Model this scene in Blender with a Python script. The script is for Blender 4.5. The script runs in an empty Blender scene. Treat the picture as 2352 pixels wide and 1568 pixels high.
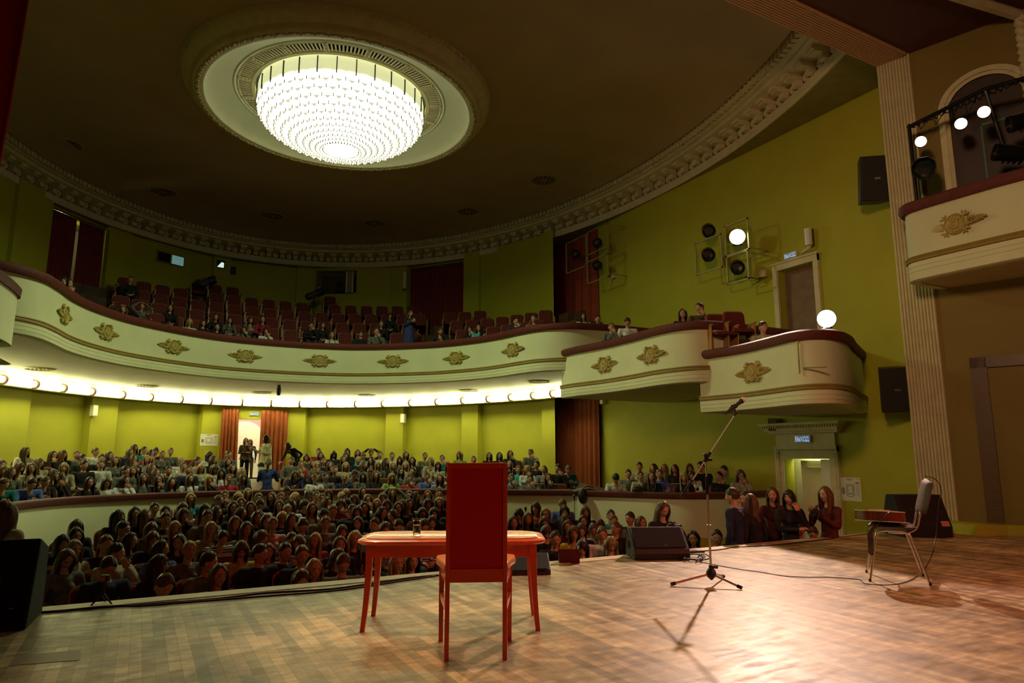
import bpy, bmesh, math, random
from mathutils import Vector, Matrix, Euler
random.seed(7)
SC = bpy.context.scene
COL = SC.collection
PI = math.pi
ZS = -0.12          # stage floor height; the camera stands 1.22 m above it

# ------------------------------------------------------------------ camera
cam_data = bpy.data.cameras.new('camera')
cam = bpy.data.objects.new('camera', cam_data)
COL.objects.link(cam)
cam.location = (-3.5, -6.2, 1.1)
cam.rotation_euler = (math.radians(90) + math.atan(1540 / 9254), 0, math.radians(-28.6))
cam_data.sensor_width = 36
cam_data.lens = 1540 / 2352 * 36
cam_data.clip_start = 0.05
cam_data.clip_end = 200
SC.camera = cam

# ------------------------------------------------------------------ view, world
SC.view_settings.view_transform = 'Standard'
SC.view_settings.look = 'None'
SC.view_settings.gamma = 1
SC.view_settings.use_curve_mapping = False
SC.view_settings.exposure = 0.0
W = bpy.data.worlds.new('world')
SC.world = W
W.use_nodes = True
W.node_tree.nodes['Background'].inputs[0].default_value = (0.9, 0.6, 0.3, 1)
W.node_tree.nodes['Background'].inputs[1].default_value = 0.02

# ------------------------------------------------------------------ stage lights
def spot(name, loc, target, power, color, size_deg, blend=0.5, radius=0.08):
    d = bpy.data.lights.new(name, 'SPOT')
    d.energy = power; d.color = color; d.spot_size = math.radians(size_deg)
    d.spot_blend = blend; d.shadow_soft_size = radius
    o = bpy.data.objects.new(name, d); COL.objects.link(o)
    o.location = loc
    o.rotation_euler = (Vector(target) - Vector(loc)).to_track_quat('-Z', 'Y').to_euler()
    return o
WARM = (1.0, 0.66, 0.50)
spot('stage_spot', (8.22, 4.40, 6.03), (0.9, -2.6, ZS), 4200, WARM, 40, 0.6, 0.09)
spot('stage_spot', (6.62, 1.06, 3.46), (0.6, -3.3, ZS), 1500, WARM, 66, 0.9, 0.09)
spot('stage_spot', (7.15, -0.42, 6.08), (-1.0, -2.2, ZS), 260, (1.0, 0.42, 0.2), 34, 0.8)
spot('stage_spot', (7.15, -1.02, 6.11), (0.8, -3.5, ZS), 300, (1.0, 0.36, 0.2), 40, 0.8)
spot('stage_spot', (7.15, -1.36, 6.15), (2.6, -3.6, ZS), 260, (1.0, 0.30, 0.16), 44, 0.8)
spot('top_light', (-1.3, -1.2, 7.9), (-1.45, -1.7, 0.3), 1100, (1.0, 0.52, 0.26), 24, 0.9, 0.12)
spot('stage_spot', (-8.2, 4.4, 6.0), (-1.5, -1.9, 0.5), 1500, (1.0, 0.58, 0.34), 17, 0.6, 0.09)
spot('red_wash', (-1.2, -9.8, 6.0), (-5.1, -4.1, 2.6), 260, (1.0, 0.03, 0.01), 22, 0.8, 0.2)  # unseen red spot added to brighten the curtain at the left edge
spot('front_light', (4.6, -9.5, 6.2), (2.3, -1.7, 0.9), 520, (1.0, 0.45, 0.36), 26, 0.8, 0.12)
# red wash from the bar over the stage behind the camera
spot('red_wash', (-1.2, -10.5, 6.2), (-1.0, -1.8, 0.3), 340, (1.0, 0.035, 0.012), 36, 0.8, 0.3)
spot('red_wash', (6.0, -9.5, 6.0), (4.2, -3.0, 0.0), 1500, (1.0, 0.15, 0.055), 55, 0.8, 0.3)
# unseen soft warm fill, added to brighten the right hand wall and arch
spot('arch_fill', (-4.5, -5.5, 5.5), (9.0, 2.2, 3.9), 1700, (1.0, 0.56, 0.32), 62, 1.0, 0.6)

# ------------------------------------------------------------------ materials
def mat(name, color, rough=0.6, metal=0.0, var=0.12, scale=6.0, bump=0.0, bscale=60.0, coat=0.0,
        emit=None, estr=0.0, spec=0.5, color2=None, stretch=(1, 1, 1)):
    m = bpy.data.materials.new(name); m.use_nodes = True
    nt = m.node_tree; N = nt.nodes; L = nt.links
    b = N['Principled BSDF']
    b.inputs['Roughness'].default_value = rough
    b.inputs['Metallic'].default_value = metal
    b.inputs['Coat Weight'].default_value = coat
    b.inputs['Specular IOR Level'].default_value = spec
    tc = N.new('ShaderNodeTexCoord'); mp = N.new('ShaderNodeMapping')
    mp.inputs['Scale'].default_value = stretch
    L.new(tc.outputs['Object'], mp.inputs['Vector'])
    no = N.new('ShaderNodeTexNoise'); no.inputs['Scale'].default_value = scale
    no.inputs['Detail'].default_value = 5
    L.new(mp.outputs['Vector'], no.inputs['Vector'])
    rp = N.new('ShaderNodeValToRGB')
    c2 = color2 if color2 else tuple(min(1, c * (1 + var)) for c in color)
    c1 = tuple(c * (1 - var) for c in color)
    rp.color_ramp.elements[0].position = 0.3; rp.color_ramp.elements[1].position = 0.7
    rp.color_ramp.elements[0].color = (*c1, 1); rp.color_ramp.elements[1].color = (*c2, 1)
    L.new(no.outputs['Fac'], rp.inputs['Fac']); L.new(rp.outputs['Color'], b.inputs['Base Color'])
    if bump:
        n2 = N.new('ShaderNodeTexNoise'); n2.inputs['Scale'].default_value = bscale
        L.new(mp.outputs['Vector'], n2.inputs['Vector'])
        bp = N.new('ShaderNodeBump'); bp.inputs['Strength'].default_value = bump
        bp.inputs['Distance'].default_value = 0.01
        L.new(n2.outputs['Fac'], bp.inputs['Height']); L.new(bp.outputs['Normal'], b.inputs['Normal'])
    if emit:
        b.inputs['Emission Color'].default_value = (*emit, 1)
        b.inputs['Emission Strength'].default_value = estr
    return m

def objcolor_mat(name, rough, kind='plain', sheen=0.0):
    """colour comes from the object's own colour, so copies can share a mesh"""
    m = bpy.data.materials.new(name); m.use_nodes = True
    nt = m.node_tree; N = nt.nodes; L = nt.links
    b = N['Principled BSDF']; b.inputs['Roughness'].default_value = rough
    b.inputs['Specular IOR Level'].default_value = 0.3
    oi = N.new('ShaderNodeObjectInfo'); tc = N.new('ShaderNodeTexCoord')
    mp = N.new('ShaderNodeMapping'); L.new(tc.outputs['Object'], mp.inputs['Vector'])
    mx = N.new('ShaderNodeMix'); mx.data_type = 'RGBA'; mx.blend_type = 'MULTIPLY'
    L.new(oi.outputs['Color'], mx.inputs['A'])
    if kind == 'hair':
        mp.inputs['Scale'].default_value = (90, 90, 7)
        t = N.new('ShaderNodeTexNoise'); t.inputs['Scale'].default_value = 1.0
        L.new(mp.outputs['Vector'], t.inputs['Vector']); fac = t.outputs['Fac']
        lo, hi = 0.45, 1.45
        b.inputs['Roughness'].default_value = 0.42
    elif kind == 'stripe':
        t = N.new('ShaderNodeTexWave'); t.bands_direction = 'Z'; t.inputs['Scale'].default_value = 9.0
        L.new(mp.outputs['Vector'], t.inputs['Vector']); fac = t.outputs['Fac']
        lo, hi = 0.05, 1.0
    else:
        t = N.new('ShaderNodeTexNoise'); t.inputs['Scale'].default_value = 14.0
        L.new(mp.outputs['Vector'], t.inputs['Vector']); fac = t.outputs['Fac']
        lo, hi = 0.7, 1.2
    rp = N.new('ShaderNodeValToRGB')
    rp.color_ramp.elements[0].position = 0.35; rp.color_ramp.elements[1].position = 0.65
    rp.color_ramp.elements[0].color = (lo, lo, lo, 1); rp.color_ramp.elements[1].color = (hi, hi, hi, 1)
    L.new(fac, rp.inputs['Fac']); L.new(rp.outputs['Color'], mx.inputs['B'])
    mx.inputs['Factor'].default_value = 1.0
    L.new(mx.outputs['Result'], b.inputs['Base Color'])
    bp = N.new('ShaderNodeBump'); bp.inputs['Strength'].default_value = 0.35
    bp.inputs['Distance'].default_value = 0.01
    L.new(fac, bp.inputs['Height']); L.new(bp.outputs['Normal'], b.inputs['Normal'])
    return m

M = {}
M['lime'] = mat('lime_wall_paint', (0.40, 0.40, 0.018), 0.72, var=0.05, scale=1.5, bump=0.08, bscale=120)
M['cream'] = mat('cream_plaster', (0.66, 0.68, 0.42), 0.6, var=0.04, scale=2, bump=0.06, bscale=90)
M['soffit'] = mat('soffit_plaster', (0.60, 0.57, 0.36), 0.65, var=0.06, scale=2, bump=0.1, bscale=50)
M['cornice'] = mat('cornice_plaster', (0.62, 0.57, 0.33), 0.7, var=0.08, scale=5, bump=0.2, bscale=60)
M['cornice_dark'] = mat('cornice_brown_frieze', (0.20, 0.12, 0.06), 0.8, var=0.1)
M['ceiling'] = mat('ceiling_paint', (0.44, 0.33, 0.17), 0.8, var=0.06, scale=1.0, bump=0.06)
M['gold'] = mat('old_gold_plaster', (0.46, 0.37, 0.10), 0.55, var=0.18, scale=20)
M['ochre'] = mat('ochre_band', (0.30, 0.21, 0.045), 0.5, var=0.1)
M['rail'] = mat('dark_red_velvet_rail', (0.11, 0.014, 0.007), 0.65, var=0.25, scale=14, bump=0.3, bscale=200)
M['seatred'] = mat('rust_red_velvet', (0.12, 0.012, 0.007), 0.8, var=0.22, scale=12, bump=0.25, bscale=250)
M['seatwood'] = mat('lacquered_beech', (0.42, 0.20, 0.06), 0.4, var=0.15, scale=8, stretch=(1, 1, 8))
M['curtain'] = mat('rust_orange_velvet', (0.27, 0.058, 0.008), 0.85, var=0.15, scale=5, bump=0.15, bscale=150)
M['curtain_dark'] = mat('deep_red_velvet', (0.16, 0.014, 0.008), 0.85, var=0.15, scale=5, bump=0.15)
M['stagecurtain'] = mat('scarlet_stage_velvet', (0.5, 0.02, 0.01), 0.8, var=0.15, scale=5)
M['black'] = mat('black_plastic', (0.012, 0.012, 0.012), 0.5, var=0.3, scale=40, bump=0.2, bscale=300)
M['blackmetal'] = mat('black_metal', (0.02, 0.02, 0.02), 0.35, metal=0.6, var=0.2)
M['cable'] = mat('black_rubber', (0.008, 0.008, 0.008), 0.5, var=0.2)
M['chrome'] = mat('chrome', (0.75, 0.72, 0.70), 0.28, metal=1.0, var=0.04)
M['grille'] = mat('grille_metal', (0.03, 0.026, 0.022), 0.55, metal=0.3, var=0.5, scale=260)
M['white'] = mat('white_gloss_paint', (0.70, 0.70, 0.55), 0.4, var=0.04)
M['whiteplastic'] = mat('off_white_plastic', (0.68, 0.68, 0.58), 0.4, var=0.03)
M['floorhall'] = mat('dark_hall_floor', (0.10, 0.055, 0.02), 0.6, var=0.2, scale=3)
M['stepwood'] = mat('oak_steps', (0.40, 0.26, 0.07), 0.45, var=0.15, scale=5, stretch=(8, 1, 1))
M['pink'] = mat('corridor_pink_paint', (0.62, 0.30, 0.33), 0.7, var=0.04)
M['redwood'] = mat('red_cherry_veneer', (0.64, 0.095, 0.024), 0.34, var=0.10, scale=5, coat=0.35, stretch=(3, 3, 14))
M['tabletopwood'] = mat('pale_cherry_top', (0.74, 0.30, 0.12), 0.30, var=0.07, scale=5, coat=0.4, stretch=(14, 3, 3))
M['crimson'] = mat('crimson_upholstery', (0.55, 0.012, 0.015), 0.75, var=0.10, scale=160, bump=0.4, bscale=500)
M['guitarside'] = mat('rosewood', (0.13, 0.035, 0.015), 0.25, var=0.35, scale=6, coat=0.6, stretch=(2, 2, 30))
M['guitartop'] = mat('spruce', (0.65, 0.38, 0.14), 0.25, var=0.08, scale=5, coat=0.6, stretch=(30, 2, 2))
M['binding'] = mat('ivory_binding', (0.75, 0.68, 0.5), 0.3, var=0.03)
M['leather'] = mat('black_leather', (0.02, 0.014, 0.012), 0.4, var=0.3, scale=30, bump=0.4, bscale=150)
M['maroonbox'] = mat('maroon_card', (0.075, 0.004, 0.012), 0.75, var=0.12, scale=9)
M['paper'] = mat('white_paper', (0.72, 0.72, 0.62), 0.7, var=0.02)
M['ink'] = mat('grey_ink', (0.14, 0.15, 0.12), 0.7, var=0.1)
M['redink'] = mat('red_ink', (0.6, 0.06, 0.04), 0.7, var=0.05)
M['signblue'] = mat('exit_sign_blue', (0.02, 0.04, 0.10), 0.3, var=0.05, emit=(0.10, 0.22, 0.50), estr=0.22)
M['signtext'] = mat('exit_sign_letters', (0.8, 0.85, 0.9), 0.4, var=0.0, emit=(0.5, 0.7, 0.9), estr=0.4)
M['darkwood'] = mat('dark_brown_wood', (0.10, 0.055, 0.015), 0.4, var=0.2, scale=6, stretch=(1, 1, 8))
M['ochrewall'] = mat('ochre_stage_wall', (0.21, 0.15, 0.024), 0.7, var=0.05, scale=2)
M['tubelight'] = mat('lit_tube_diffuser', (0.9, 0.9, 0.8), 0.4, var=0.0, emit=(1.0, 0.98, 0.54), estr=27.0)
M['lampglass'] = mat('lit_opal_petals', (0.9, 0.9, 0.8), 0.35, var=0.0, emit=(0.97, 1.0, 0.78), estr=1.9)
M['lampedge'] = mat('opal_petal_edge', (0.8, 0.8, 0.6), 0.35, var=0.0, emit=(0.95, 0.92, 0.66), estr=0.62)
M['lampband'] = mat('lit_frosted_band', (0.8, 0.8, 0.5), 0.4, var=0.08, scale=3, emit=(0.86, 0.88, 0.46), estr=0.75)
M['lampdisc'] = mat('lit_bottom_disc', (0.9, 0.9, 0.85), 0.3, var=0.0, emit=(0.86, 1.0, 0.50), estr=205.0)
M['spotlens'] = mat('lit_spot_lens', (1, 1, 1), 0.2, var=0.0, emit=(1.0, 0.85, 0.72), estr=60.0)
M['spotlens2'] = mat('lit_par_lens', (1, 1, 1), 0.2, var=0.0, emit=(1.0, 0.80, 0.66), estr=14.0)
M['doorlit'] = mat('door_cream_paint', (0.72, 0.72, 0.42), 0.5, var=0.03)

def glassmat():
    m = bpy.data.materials.new('clear_plastic'); m.use_nodes = True
    b = m.node_tree.nodes['Principled BSDF']
    b.inputs['Base Color'].default_value = (0.95, 0.95, 0.9, 1); b.inputs['Roughness'].default_value = 0.03
    b.inputs['Transmission Weight'].default_value = 1.0; b.inputs['IOR'].default_value = 1.1
    return m
M['clear'] = glassmat()
def winmat(name, col, s):
    return mat(name, col, 0.1, var=0.3, scale=1.5, emit=col, estr=s)
M['winblue'] = winmat('lit_blue_window', (0.25, 0.52, 0.50), 0.35)
M['winbright'] = winmat('lit_white_window', (0.7, 0.85, 0.85), 0.9)
M['windark'] = mat('dark_window_glass', (0.01, 0.02, 0.022), 0.1, var=0.2)
M['boothdark'] = mat('booth_interior', (0.10, 0.06, 0.035), 0.8, var=0.4, scale=2)

def parquet():
    m = bpy.data.materials.new('worn_block_parquet'); m.use_nodes = True
    nt = m.node_tree; N = nt.nodes; L = nt.links; b = N['Principled BSDF']
    tc = N.new('ShaderNodeTexCoord'); mp = N.new('ShaderNodeMapping')
    mp.inputs['Rotation'].default_value = (0, 0, math.radians(-90))
    L.new(tc.outputs['Object'], mp.inputs['Vector'])
    br = N.new('ShaderNodeTexBrick')
    br.inputs['Scale'].default_value = 1.0
    br.inputs['Brick Width'].default_value = 0.85; br.inputs['Row Height'].default_value = 0.068
    br.inputs['Mortar Size'].default_value = 0.0012; br.inputs['Bias'].default_value = 0.0
    br.inputs['Color1'].default_value = (0.26, 0.20, 0.10, 1)
    br.inputs['Color2'].default_value = (0.60, 0.49, 0.28, 1)
    br.inputs['Mortar'].default_value = (0.17, 0.12, 0.065, 1)
    br.offset = 0.37; br.offset_frequency = 3
    L.new(mp.outputs['Vector'], br.inputs['Vector'])
    m2 = N.new('ShaderNodeMapping'); m2.inputs['Rotation'].default_value = (0, 0, math.radians(-90))
    m2.inputs['Scale'].default_value = (2.2, 9, 1); L.new(tc.outputs['Object'], m2.inputs['Vector'])
    n1 = N.new('ShaderNodeTexNoise'); n1.inputs['Scale'].default_value = 1.6; n1.inputs['Detail'].default_value = 8
    n1.inputs['Roughness'].default_value = 0.65
    L.new(m2.outputs['Vector'], n1.inputs['Vector'])
    r1 = N.new('ShaderNodeValToRGB'); r1.color_ramp.elements[0].position = 0.3; r1.color_ramp.elements[1].position = 0.68
    r1.color_ramp.elements[0].color = (0.5, 0.46, 0.42, 1); r1.color_ramp.elements[1].color = (1.18, 1.15, 1.08, 1)
    L.new(n1.outputs['Fac'], r1.inputs['Fac'])
    mx = N.new('ShaderNodeMix'); mx.data_type = 'RGBA'; mx.blend_type = 'MULTIPLY'; mx.inputs['Factor'].default_value = 1
    L.new(br.outputs['Color'], mx.inputs['A']); L.new(r1.outputs['Color'], mx.inputs['B'])
    n3 = N.new('ShaderNodeTexNoise'); n3.inputs['Scale'].default_value = 3.1; n3.inputs['Detail'].default_value = 9
    n3.inputs['Roughness'].default_value = 0.7; L.new(tc.outputs['Object'], n3.inputs['Vector'])
    r3 = N.new('ShaderNodeValToRGB'); r3.color_ramp.elements[0].position = 0.40; r3.color_ramp.elements[1].position = 0.60
    r3.color_ramp.elements[0].color = (0.62, 0.57, 0.50, 1); r3.color_ramp.elements[1].color = (1.12, 1.12, 1.08, 1)
    L.new(n3.outputs['Fac'], r3.inputs['Fac'])
    mx3 = N.new('ShaderNodeMix'); mx3.data_type = 'RGBA'; mx3.blend_type = 'MULTIPLY'; mx3.inputs['Factor'].default_value = 1
    L.new(mx.outputs['Result'], mx3.inputs['A']); L.new(r3.outputs['Color'], mx3.inputs['B'])
    L.new(mx3.outputs['Result'], b.inputs['Base Color'])
    n2 = N.new('ShaderNodeTexNoise'); n2.inputs['Scale'].default_value = 2.2; n2.inputs['Detail'].default_value = 6
    L.new(m2.outputs['Vector'], n2.inputs['Vector'])
    r2 = N.new('ShaderNodeMapRange'); r2.inputs['From Min'].default_value = 0.3; r2.inputs['From Max'].default_value = 0.7
    r2.inputs['To Min'].default_value = 0.34; r2.inputs['To Max'].default_value = 0.56
    L.new(n2.outputs['Fac'], r2.inputs['Value']); L.new(r2.outputs['Result'], b.inputs['Roughness'])
    bp = N.new('ShaderNodeBump'); bp.inputs['Strength'].default_value = 0.22; bp.inputs['Distance'].default_value = 0.004
    L.new(n1.outputs['Fac'], bp.inputs['Height']); L.new(bp.outputs['Normal'], b.inputs['Normal'])
    return m
M['parquet'] = parquet()

# ------------------------------------------------------------------ mesh helpers
class MB:
    def __init__(s): s.v = []; s.f = []; s.m = []
    def add(s, vs, fs, mi=0):
        o = len(s.v); s.v += [tuple(v) for v in vs]
        for f in fs: s.f.append(tuple(i + o for i in f)); s.m.append(mi)
        return s
    def box(s, x0, x1, y0, y1, z0, z1, mi=0, T=None):
        vs = [Vector((x, y, z)) for z in (z0, z1) for y in (y0, y1) for x in (x0, x1)]
        if T is not None: vs = [T @ v for v in vs]
        return s.add(vs, [(0, 2, 3, 1), (4, 5, 7, 6), (0, 1, 5, 4), (2, 6, 7, 3), (0, 4, 6, 2), (1, 3, 7, 5)], mi)
    def tube(s, pts, r, seg=8, mi=0, cap=True, up=None):
        pts = [Vector(p) for p in pts]; n = len(pts)
        rs = r if isinstance(r, (list, tuple)) else [r] * n
        prev = None; rings = []
        for i, p in enumerate(pts):
            d = (pts[min(i + 1, n - 1)] - pts[max(i - 1, 0)])
            if d.length < 1e-9: d = Vector((0, 0, 1))
            d.normalize()
            if prev is None:
                a = Vector((0, 0, 1)) if abs(d.z) < 0.9 else Vector((1, 0, 0))
                u = d.cross(a).normalized()
            else:
                u = (prev - d * prev.dot(d))
                u = u.normalized() if u.length > 1e-6 else d.cross(Vector((0, 0, 1))).normalized()
            prev = u; w = d.cross(u)
            rings.append([p + (u * math.cos(2 * PI * k / seg) + w * math.sin(2 * PI * k / seg)) * rs[i] for k in range(seg)])
        vs = [v for rg in rings for v in rg]; fs = []
        for i in range(n - 1):
            for k in range(seg):
                a, b = i * seg + k, i * seg + (k + 1) % seg
                fs.append((a, b, b + seg, a + seg))
        if cap:
            fs.append(tuple(range(seg))[::-1]); fs.append(tuple((n - 1) * seg + k for k in range(seg)))
        return s.add(vs, fs, mi)
    def lathe(s, prof, seg=32, mi=0, T=None, closed=False, ang=2 * PI):
        vs = []; fs = []; full = abs(ang - 2 * PI) < 1e-6; cnt = seg if full else seg + 1
        for (r, z) in prof:
            for k in range(cnt):
                a = ang * k / seg; v = Vector((r * math.cos(a), r * math.sin(a), z))
                vs.append(T @ v if T is not None else v)
        n = len(prof)
        for i in range(n - 1 + (1 if closed else 0)):
            j = (i + 1) % n
            for k in range(seg):
                k2 = (k + 1) % cnt
                fs.append((i * cnt + k, i * cnt + k2, j * cnt + k2, j * cnt + k))
        return s.add(vs, fs, mi)
    def ball(s, c, r, mi=0, seg=12, rings=8, T=None):
        r = r if isinstance(r, (tuple, list)) else (r, r, r)
        vs = []; fs = []
        for i in range(rings + 1):
            t = PI * i / rings
            for k in range(seg):
                a = 2 * PI * k / seg
                v = Vector((r[0] * math.sin(t) * math.cos(a), r[1] * math.sin(t) * math.sin(a), r[2] * math.cos(t)))
                if T is not None: v = T @ v
                vs.append(v + Vector(c))
        for i in range(rings):
            for k in range(seg):
                k2 = (k + 1) % seg
                fs.append((i * seg + k, (i + 1) * seg + k, (i + 1) * seg + k2, i * seg + k2))
        return s.add(vs, fs, mi)
    def prism(s, poly, z0, z1, mi=0, T=None):
        """vertical prism from a plan polygon"""
        n = len(poly)
        vs = [Vector((x, y, z0)) for x, y in poly] + [Vector((x, y, z1)) for x, y in poly]
        if T is not None: vs = [T @ v for v in vs]
        fs = [tuple(range(n))[::-1], tuple(range(n, 2 * n))]
        for i in range(n):
            j = (i + 1) % n; fs.append((i, j, j + n, i + n))
        return s.add(vs, fs, mi)
    def sweep(s, path, prof, mi=0, closed=False, flip=1, pclosed=False, caps=False):
        """prof (offset, z) swept along the plan path; offset is to the left of travel * flip"""
        P = [Vector((p[0], p[1], 0)) for p in path]; n = len(P); vs = []; fs = []; m = len(prof)
        for i in range(n):
            if closed: a, b = P[i - 1], P[(i + 1) % n]
            else: a, b = P[max(i - 1, 0)], P[min(i + 1, n - 1)]
            d = (b - a).normalized(); nn = Vector((-d.y, d.x, 0)) * flip
            k = 1.0
            if 0 < i < n - 1 or closed:
                d1 = (P[i] - P[i - 1]).normalized(); c = d1.dot(d); k = 1 / max(c, 0.6)
            for (o, z) in prof: vs.append(P[i] + nn * o * k + Vector((0, 0, z)))
        for i in range(n - 1 + (1 if closed else 0)):
            j = (i + 1) % n
            for q in range(m - 1 + (1 if pclosed else 0)):
                q2 = (q + 1) % m
                fs.append((i * m + q, j * m + q, j * m + q2, i * m + q2))
        if caps: fs.append(tuple(range(m))); fs.append(tuple((n - 1) * m + q for q in range(m))[::-1])
        return s.add(vs, fs, mi)
    def build(s, name, mats, parent=None, smooth=False, T=None, bevel=0.0, auto=35, link=True):
        me = bpy.data.meshes.new(name)
        vs = s.v if T is None else [tuple(T @ Vector(v)) for v in s.v]
        me.from_pydata(vs, [], s.f)
        mats = mats if isinstance(mats, (list, tuple)) else [mats]
        for mm in mats: me.materials.append(M[mm] if isinstance(mm, str) else mm)
        for p, mi in zip(me.polygons, s.m): p.material_index = mi
        bm = bmesh.new(); bm.from_mesh(me)
        bmesh.ops.remove_doubles(bm, verts=bm.verts, dist=1e-5)
        if bevel:
            ed = [e for e in bm.edges if len(e.link_faces) == 2 and e.calc_face_angle(0) > 0.6]
            bmesh.ops.bevel(bm, geom=ed, offset=bevel, segments=2, affect='EDGES', profile=0.6)
        bmesh.ops.recalc_face_normals(bm, faces=bm.faces)
        bm.to_mesh(me); bm.free()
        if smooth:
            me.set_sharp_from_angle(angle=math.radians(auto))
            for p in me.polygons: p.use_smooth = True
        o = bpy.data.objects.new(name, me)
        if link: COL.objects.link(o)
        if parent is not None: o.parent = parent
        return o

def tag(o, label=None, cat=None, group=None, kind=None):
    if label: o['label'] = label
    if cat: o['category'] = cat
    if group: o['group'] = group
    if kind: o['kind'] = kind
    return o
def thing(name, label, cat, loc=(0, 0, 0), rz=0.0, group=None):
    o = bpy.data.objects.new(name, None); COL.objects.link(o)
    o.empty_display_size = 0.1
    o.location = loc; o.rotation_euler = (0, 0, rz)
    return tag(o, label, cat, group)
def struct(mb, name, m, label=None, **k):
    o = mb.build(name, m, **k); o['kind'] = 'structure'
    if label: o['label'] = label
    return o
def crv(pts, n=8):
    """Catmull-Rom through points (any dimension)"""
    P = [Vector(p) for p in pts]; out = []
    for i in range(len(P) - 1):
        p0 = P[max(i - 1, 0)]; p1 = P[i]; p2 = P[i + 1]; p3 = P[min(i + 2, len(P) - 1)]
        for k in range(n):
            t = k / n
            out.append(0.5 * ((2 * p1) + (p2 - p0) * t + (2 * p0 - 5 * p1 + 4 * p2 - p3) * t * t + (3 * p1 - p0 - 3 * p2 + p3) * t ** 3))
    out.append(P[-1]); return out
def arclen(path):
    s = [0]
    for a, b in zip(path, path[1:]): s.append(s[-1] + (Vector(b) - Vector(a)).length)
    return s
def at_s(path, S, s):
    s = max(0, min(S[-1], s))
    for i in range(len(S) - 1):
        if s <= S[i + 1]:
            t = (s - S[i]) / max(S[i + 1] - S[i], 1e-9)
            a, b = Vector(path[i]), Vector(path[i + 1])
            return a.lerp(b, t), (b - a).normalized()
    return Vector(path[-1]), (Vector(path[-1]) - Vector(path[-2])).normalized()
ORD = ['', 'first', 'second', 'third', 'fourth', 'fifth', 'sixth', 'seventh', 'eighth', 'ninth', 'tenth', 'eleventh',
       'twelfth', 'thirteenth', 'fourteenth', 'fifteenth', 'sixteenth', 'seventeenth', 'eighteenth', 'nineteenth', 'twentieth']
def ordw(n):
    if n <= 20: return ORD[n]
    tens = {2: 'twenty', 3: 'thirty', 4: 'forty', 5: 'fifty', 6: 'sixty'}[n // 10]
    return tens + '-' + ORD[n % 10] if n % 10 else tens[:-1] + 'ieth'
# picture-to-place helper used once to set out positions measured from the photograph
_R = cam.rotation_euler.to_matrix()
def ray(px, py):
    return _R @ Vector(((px - 1176) / 1540, -(py - 784) / 1540, -1))
def at_z(px, py, z):
    d = ray(px, py); return Vector(cam.location) + d * ((z - 1.1) / d.z)
def at_x(px, py, x):
    d = ray(px, py); return Vector(cam.location) + d * ((x + 3.5) / d.x)
def at_surf(px, py, f, lo=4.0, hi=40.0):
    """first point along the ray whose height equals f(x, y)"""
    d = ray(px, py); c = Vector(cam.location)
    g = lambda t: (c + d * t).z - f(*(c + d * t).xy)
    t = lo; g0 = g(t)
    while t < hi:
        g1 = g(t + 0.1)
        if g0 * g1 <= 0:
            for _ in range(12):
                tm = t + 0.05
                break
            return c + d * (t + 0.1 * abs(g0) / max(abs(g0) + abs(g1), 1e-9))
        t += 0.1; g0 = g1
    return None
def px_of(p):
    v = _R.transposed() @ (Vector(p) - Vector(cam.location))
    return 1176 + 1540 * v.x / -v.z, 784 - 1540 * v.y / -v.z
# ================================================================== THE HALL
def ell(a, b, t): return (a * math.cos(t), 8 + b * math.sin(t))
WP = [(8.22, 12.38), (8.07, 12.95), (7.01, 15.65), (6.67, 16.29), (5.16, 18.34), (4.64, 18.85), (1.96, 20.47), (1.38, 20.64),
      (-1.06, 20.71), (-1.66, 20.57), (-4.28, 19.16), (-4.97, 18.54), (-6.34, 16.83), (-7.01, 15.65), (-8.07, 12.95), (-8.22, 12.38)]
# facet kinds between successive points: P pilaster, R recessed panel, D doorway facet
LOW = 'PRPRPRPDPRPRPRP'
UPP = 'PRPDPBPRPRPDPRP'
ZM = 3.32                      # soffit / balcony slab level
def facet(mb, a, b, z0, z1, rec, holes=()):
    """vertical facet a->b, set back by rec, with rectangular holes (u0,u1,z0,z1) along it"""
    A, B = Vector(a), Vector(b); d = (B - A).normalized(); L_ = (B - A).length
    n = Vector((d.y, -d.x))
    if n.dot(A - Vector((0, 8))) < 0: n = -n
    A2, B2 = A + n * rec, B + n * rec
    def q(u0, u1, w0, w1):
        p, r = A2 + d * u0, A2 + d * u1
        mb.add([(p.x, p.y, w0), (r.x, r.y, w0), (r.x, r.y, w1), (p.x, p.y, w1)], [(0, 1, 2, 3)])
    if not holes: q(0, L_, z0, z1)
    else:
        u = 0
        for (h0, h1, w0, w1) in sorted(holes):
            q(u, h0, z0, z1)
            if w0 > z0: q(h0, h1, z0, w0)
            if w1 < z1: q(h0, h1, w1, z1)
            for uu in (h0, h1):
                p = A2 + d * uu; r = p + n * 0.3
                mb.add([(p.x, p.y, w0), (r.x, r.y, w0), (r.x, r.y, w1), (p.x, p.y, w1)], [(0, 1, 2, 3)])
            p, r = A2 + d * h0, A2 + d * h1; p3, r3 = p + n * 0.3, r + n * 0.3
            for w in (w0, w1): mb.add([(p.x, p.y, w), (r.x, r.y, w), (r3.x, r3.y, w), (p3.x, p3.y, w)], [(0, 1, 2, 3)])
            u = h1
        q(u, L_, z0, z1)
    if rec:
        for X, Y in ((A, A2), (B, B2)):
            mb.add([(X.x, X.y, z0), (Y.x, Y.y, z0), (Y.x, Y.y, z1), (X.x, X.y, z1)], [(0, 1, 2, 3)])
    return A2, d, n, L_
low = MB(); upp = MB(); FL = {}; FU = {}
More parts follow.
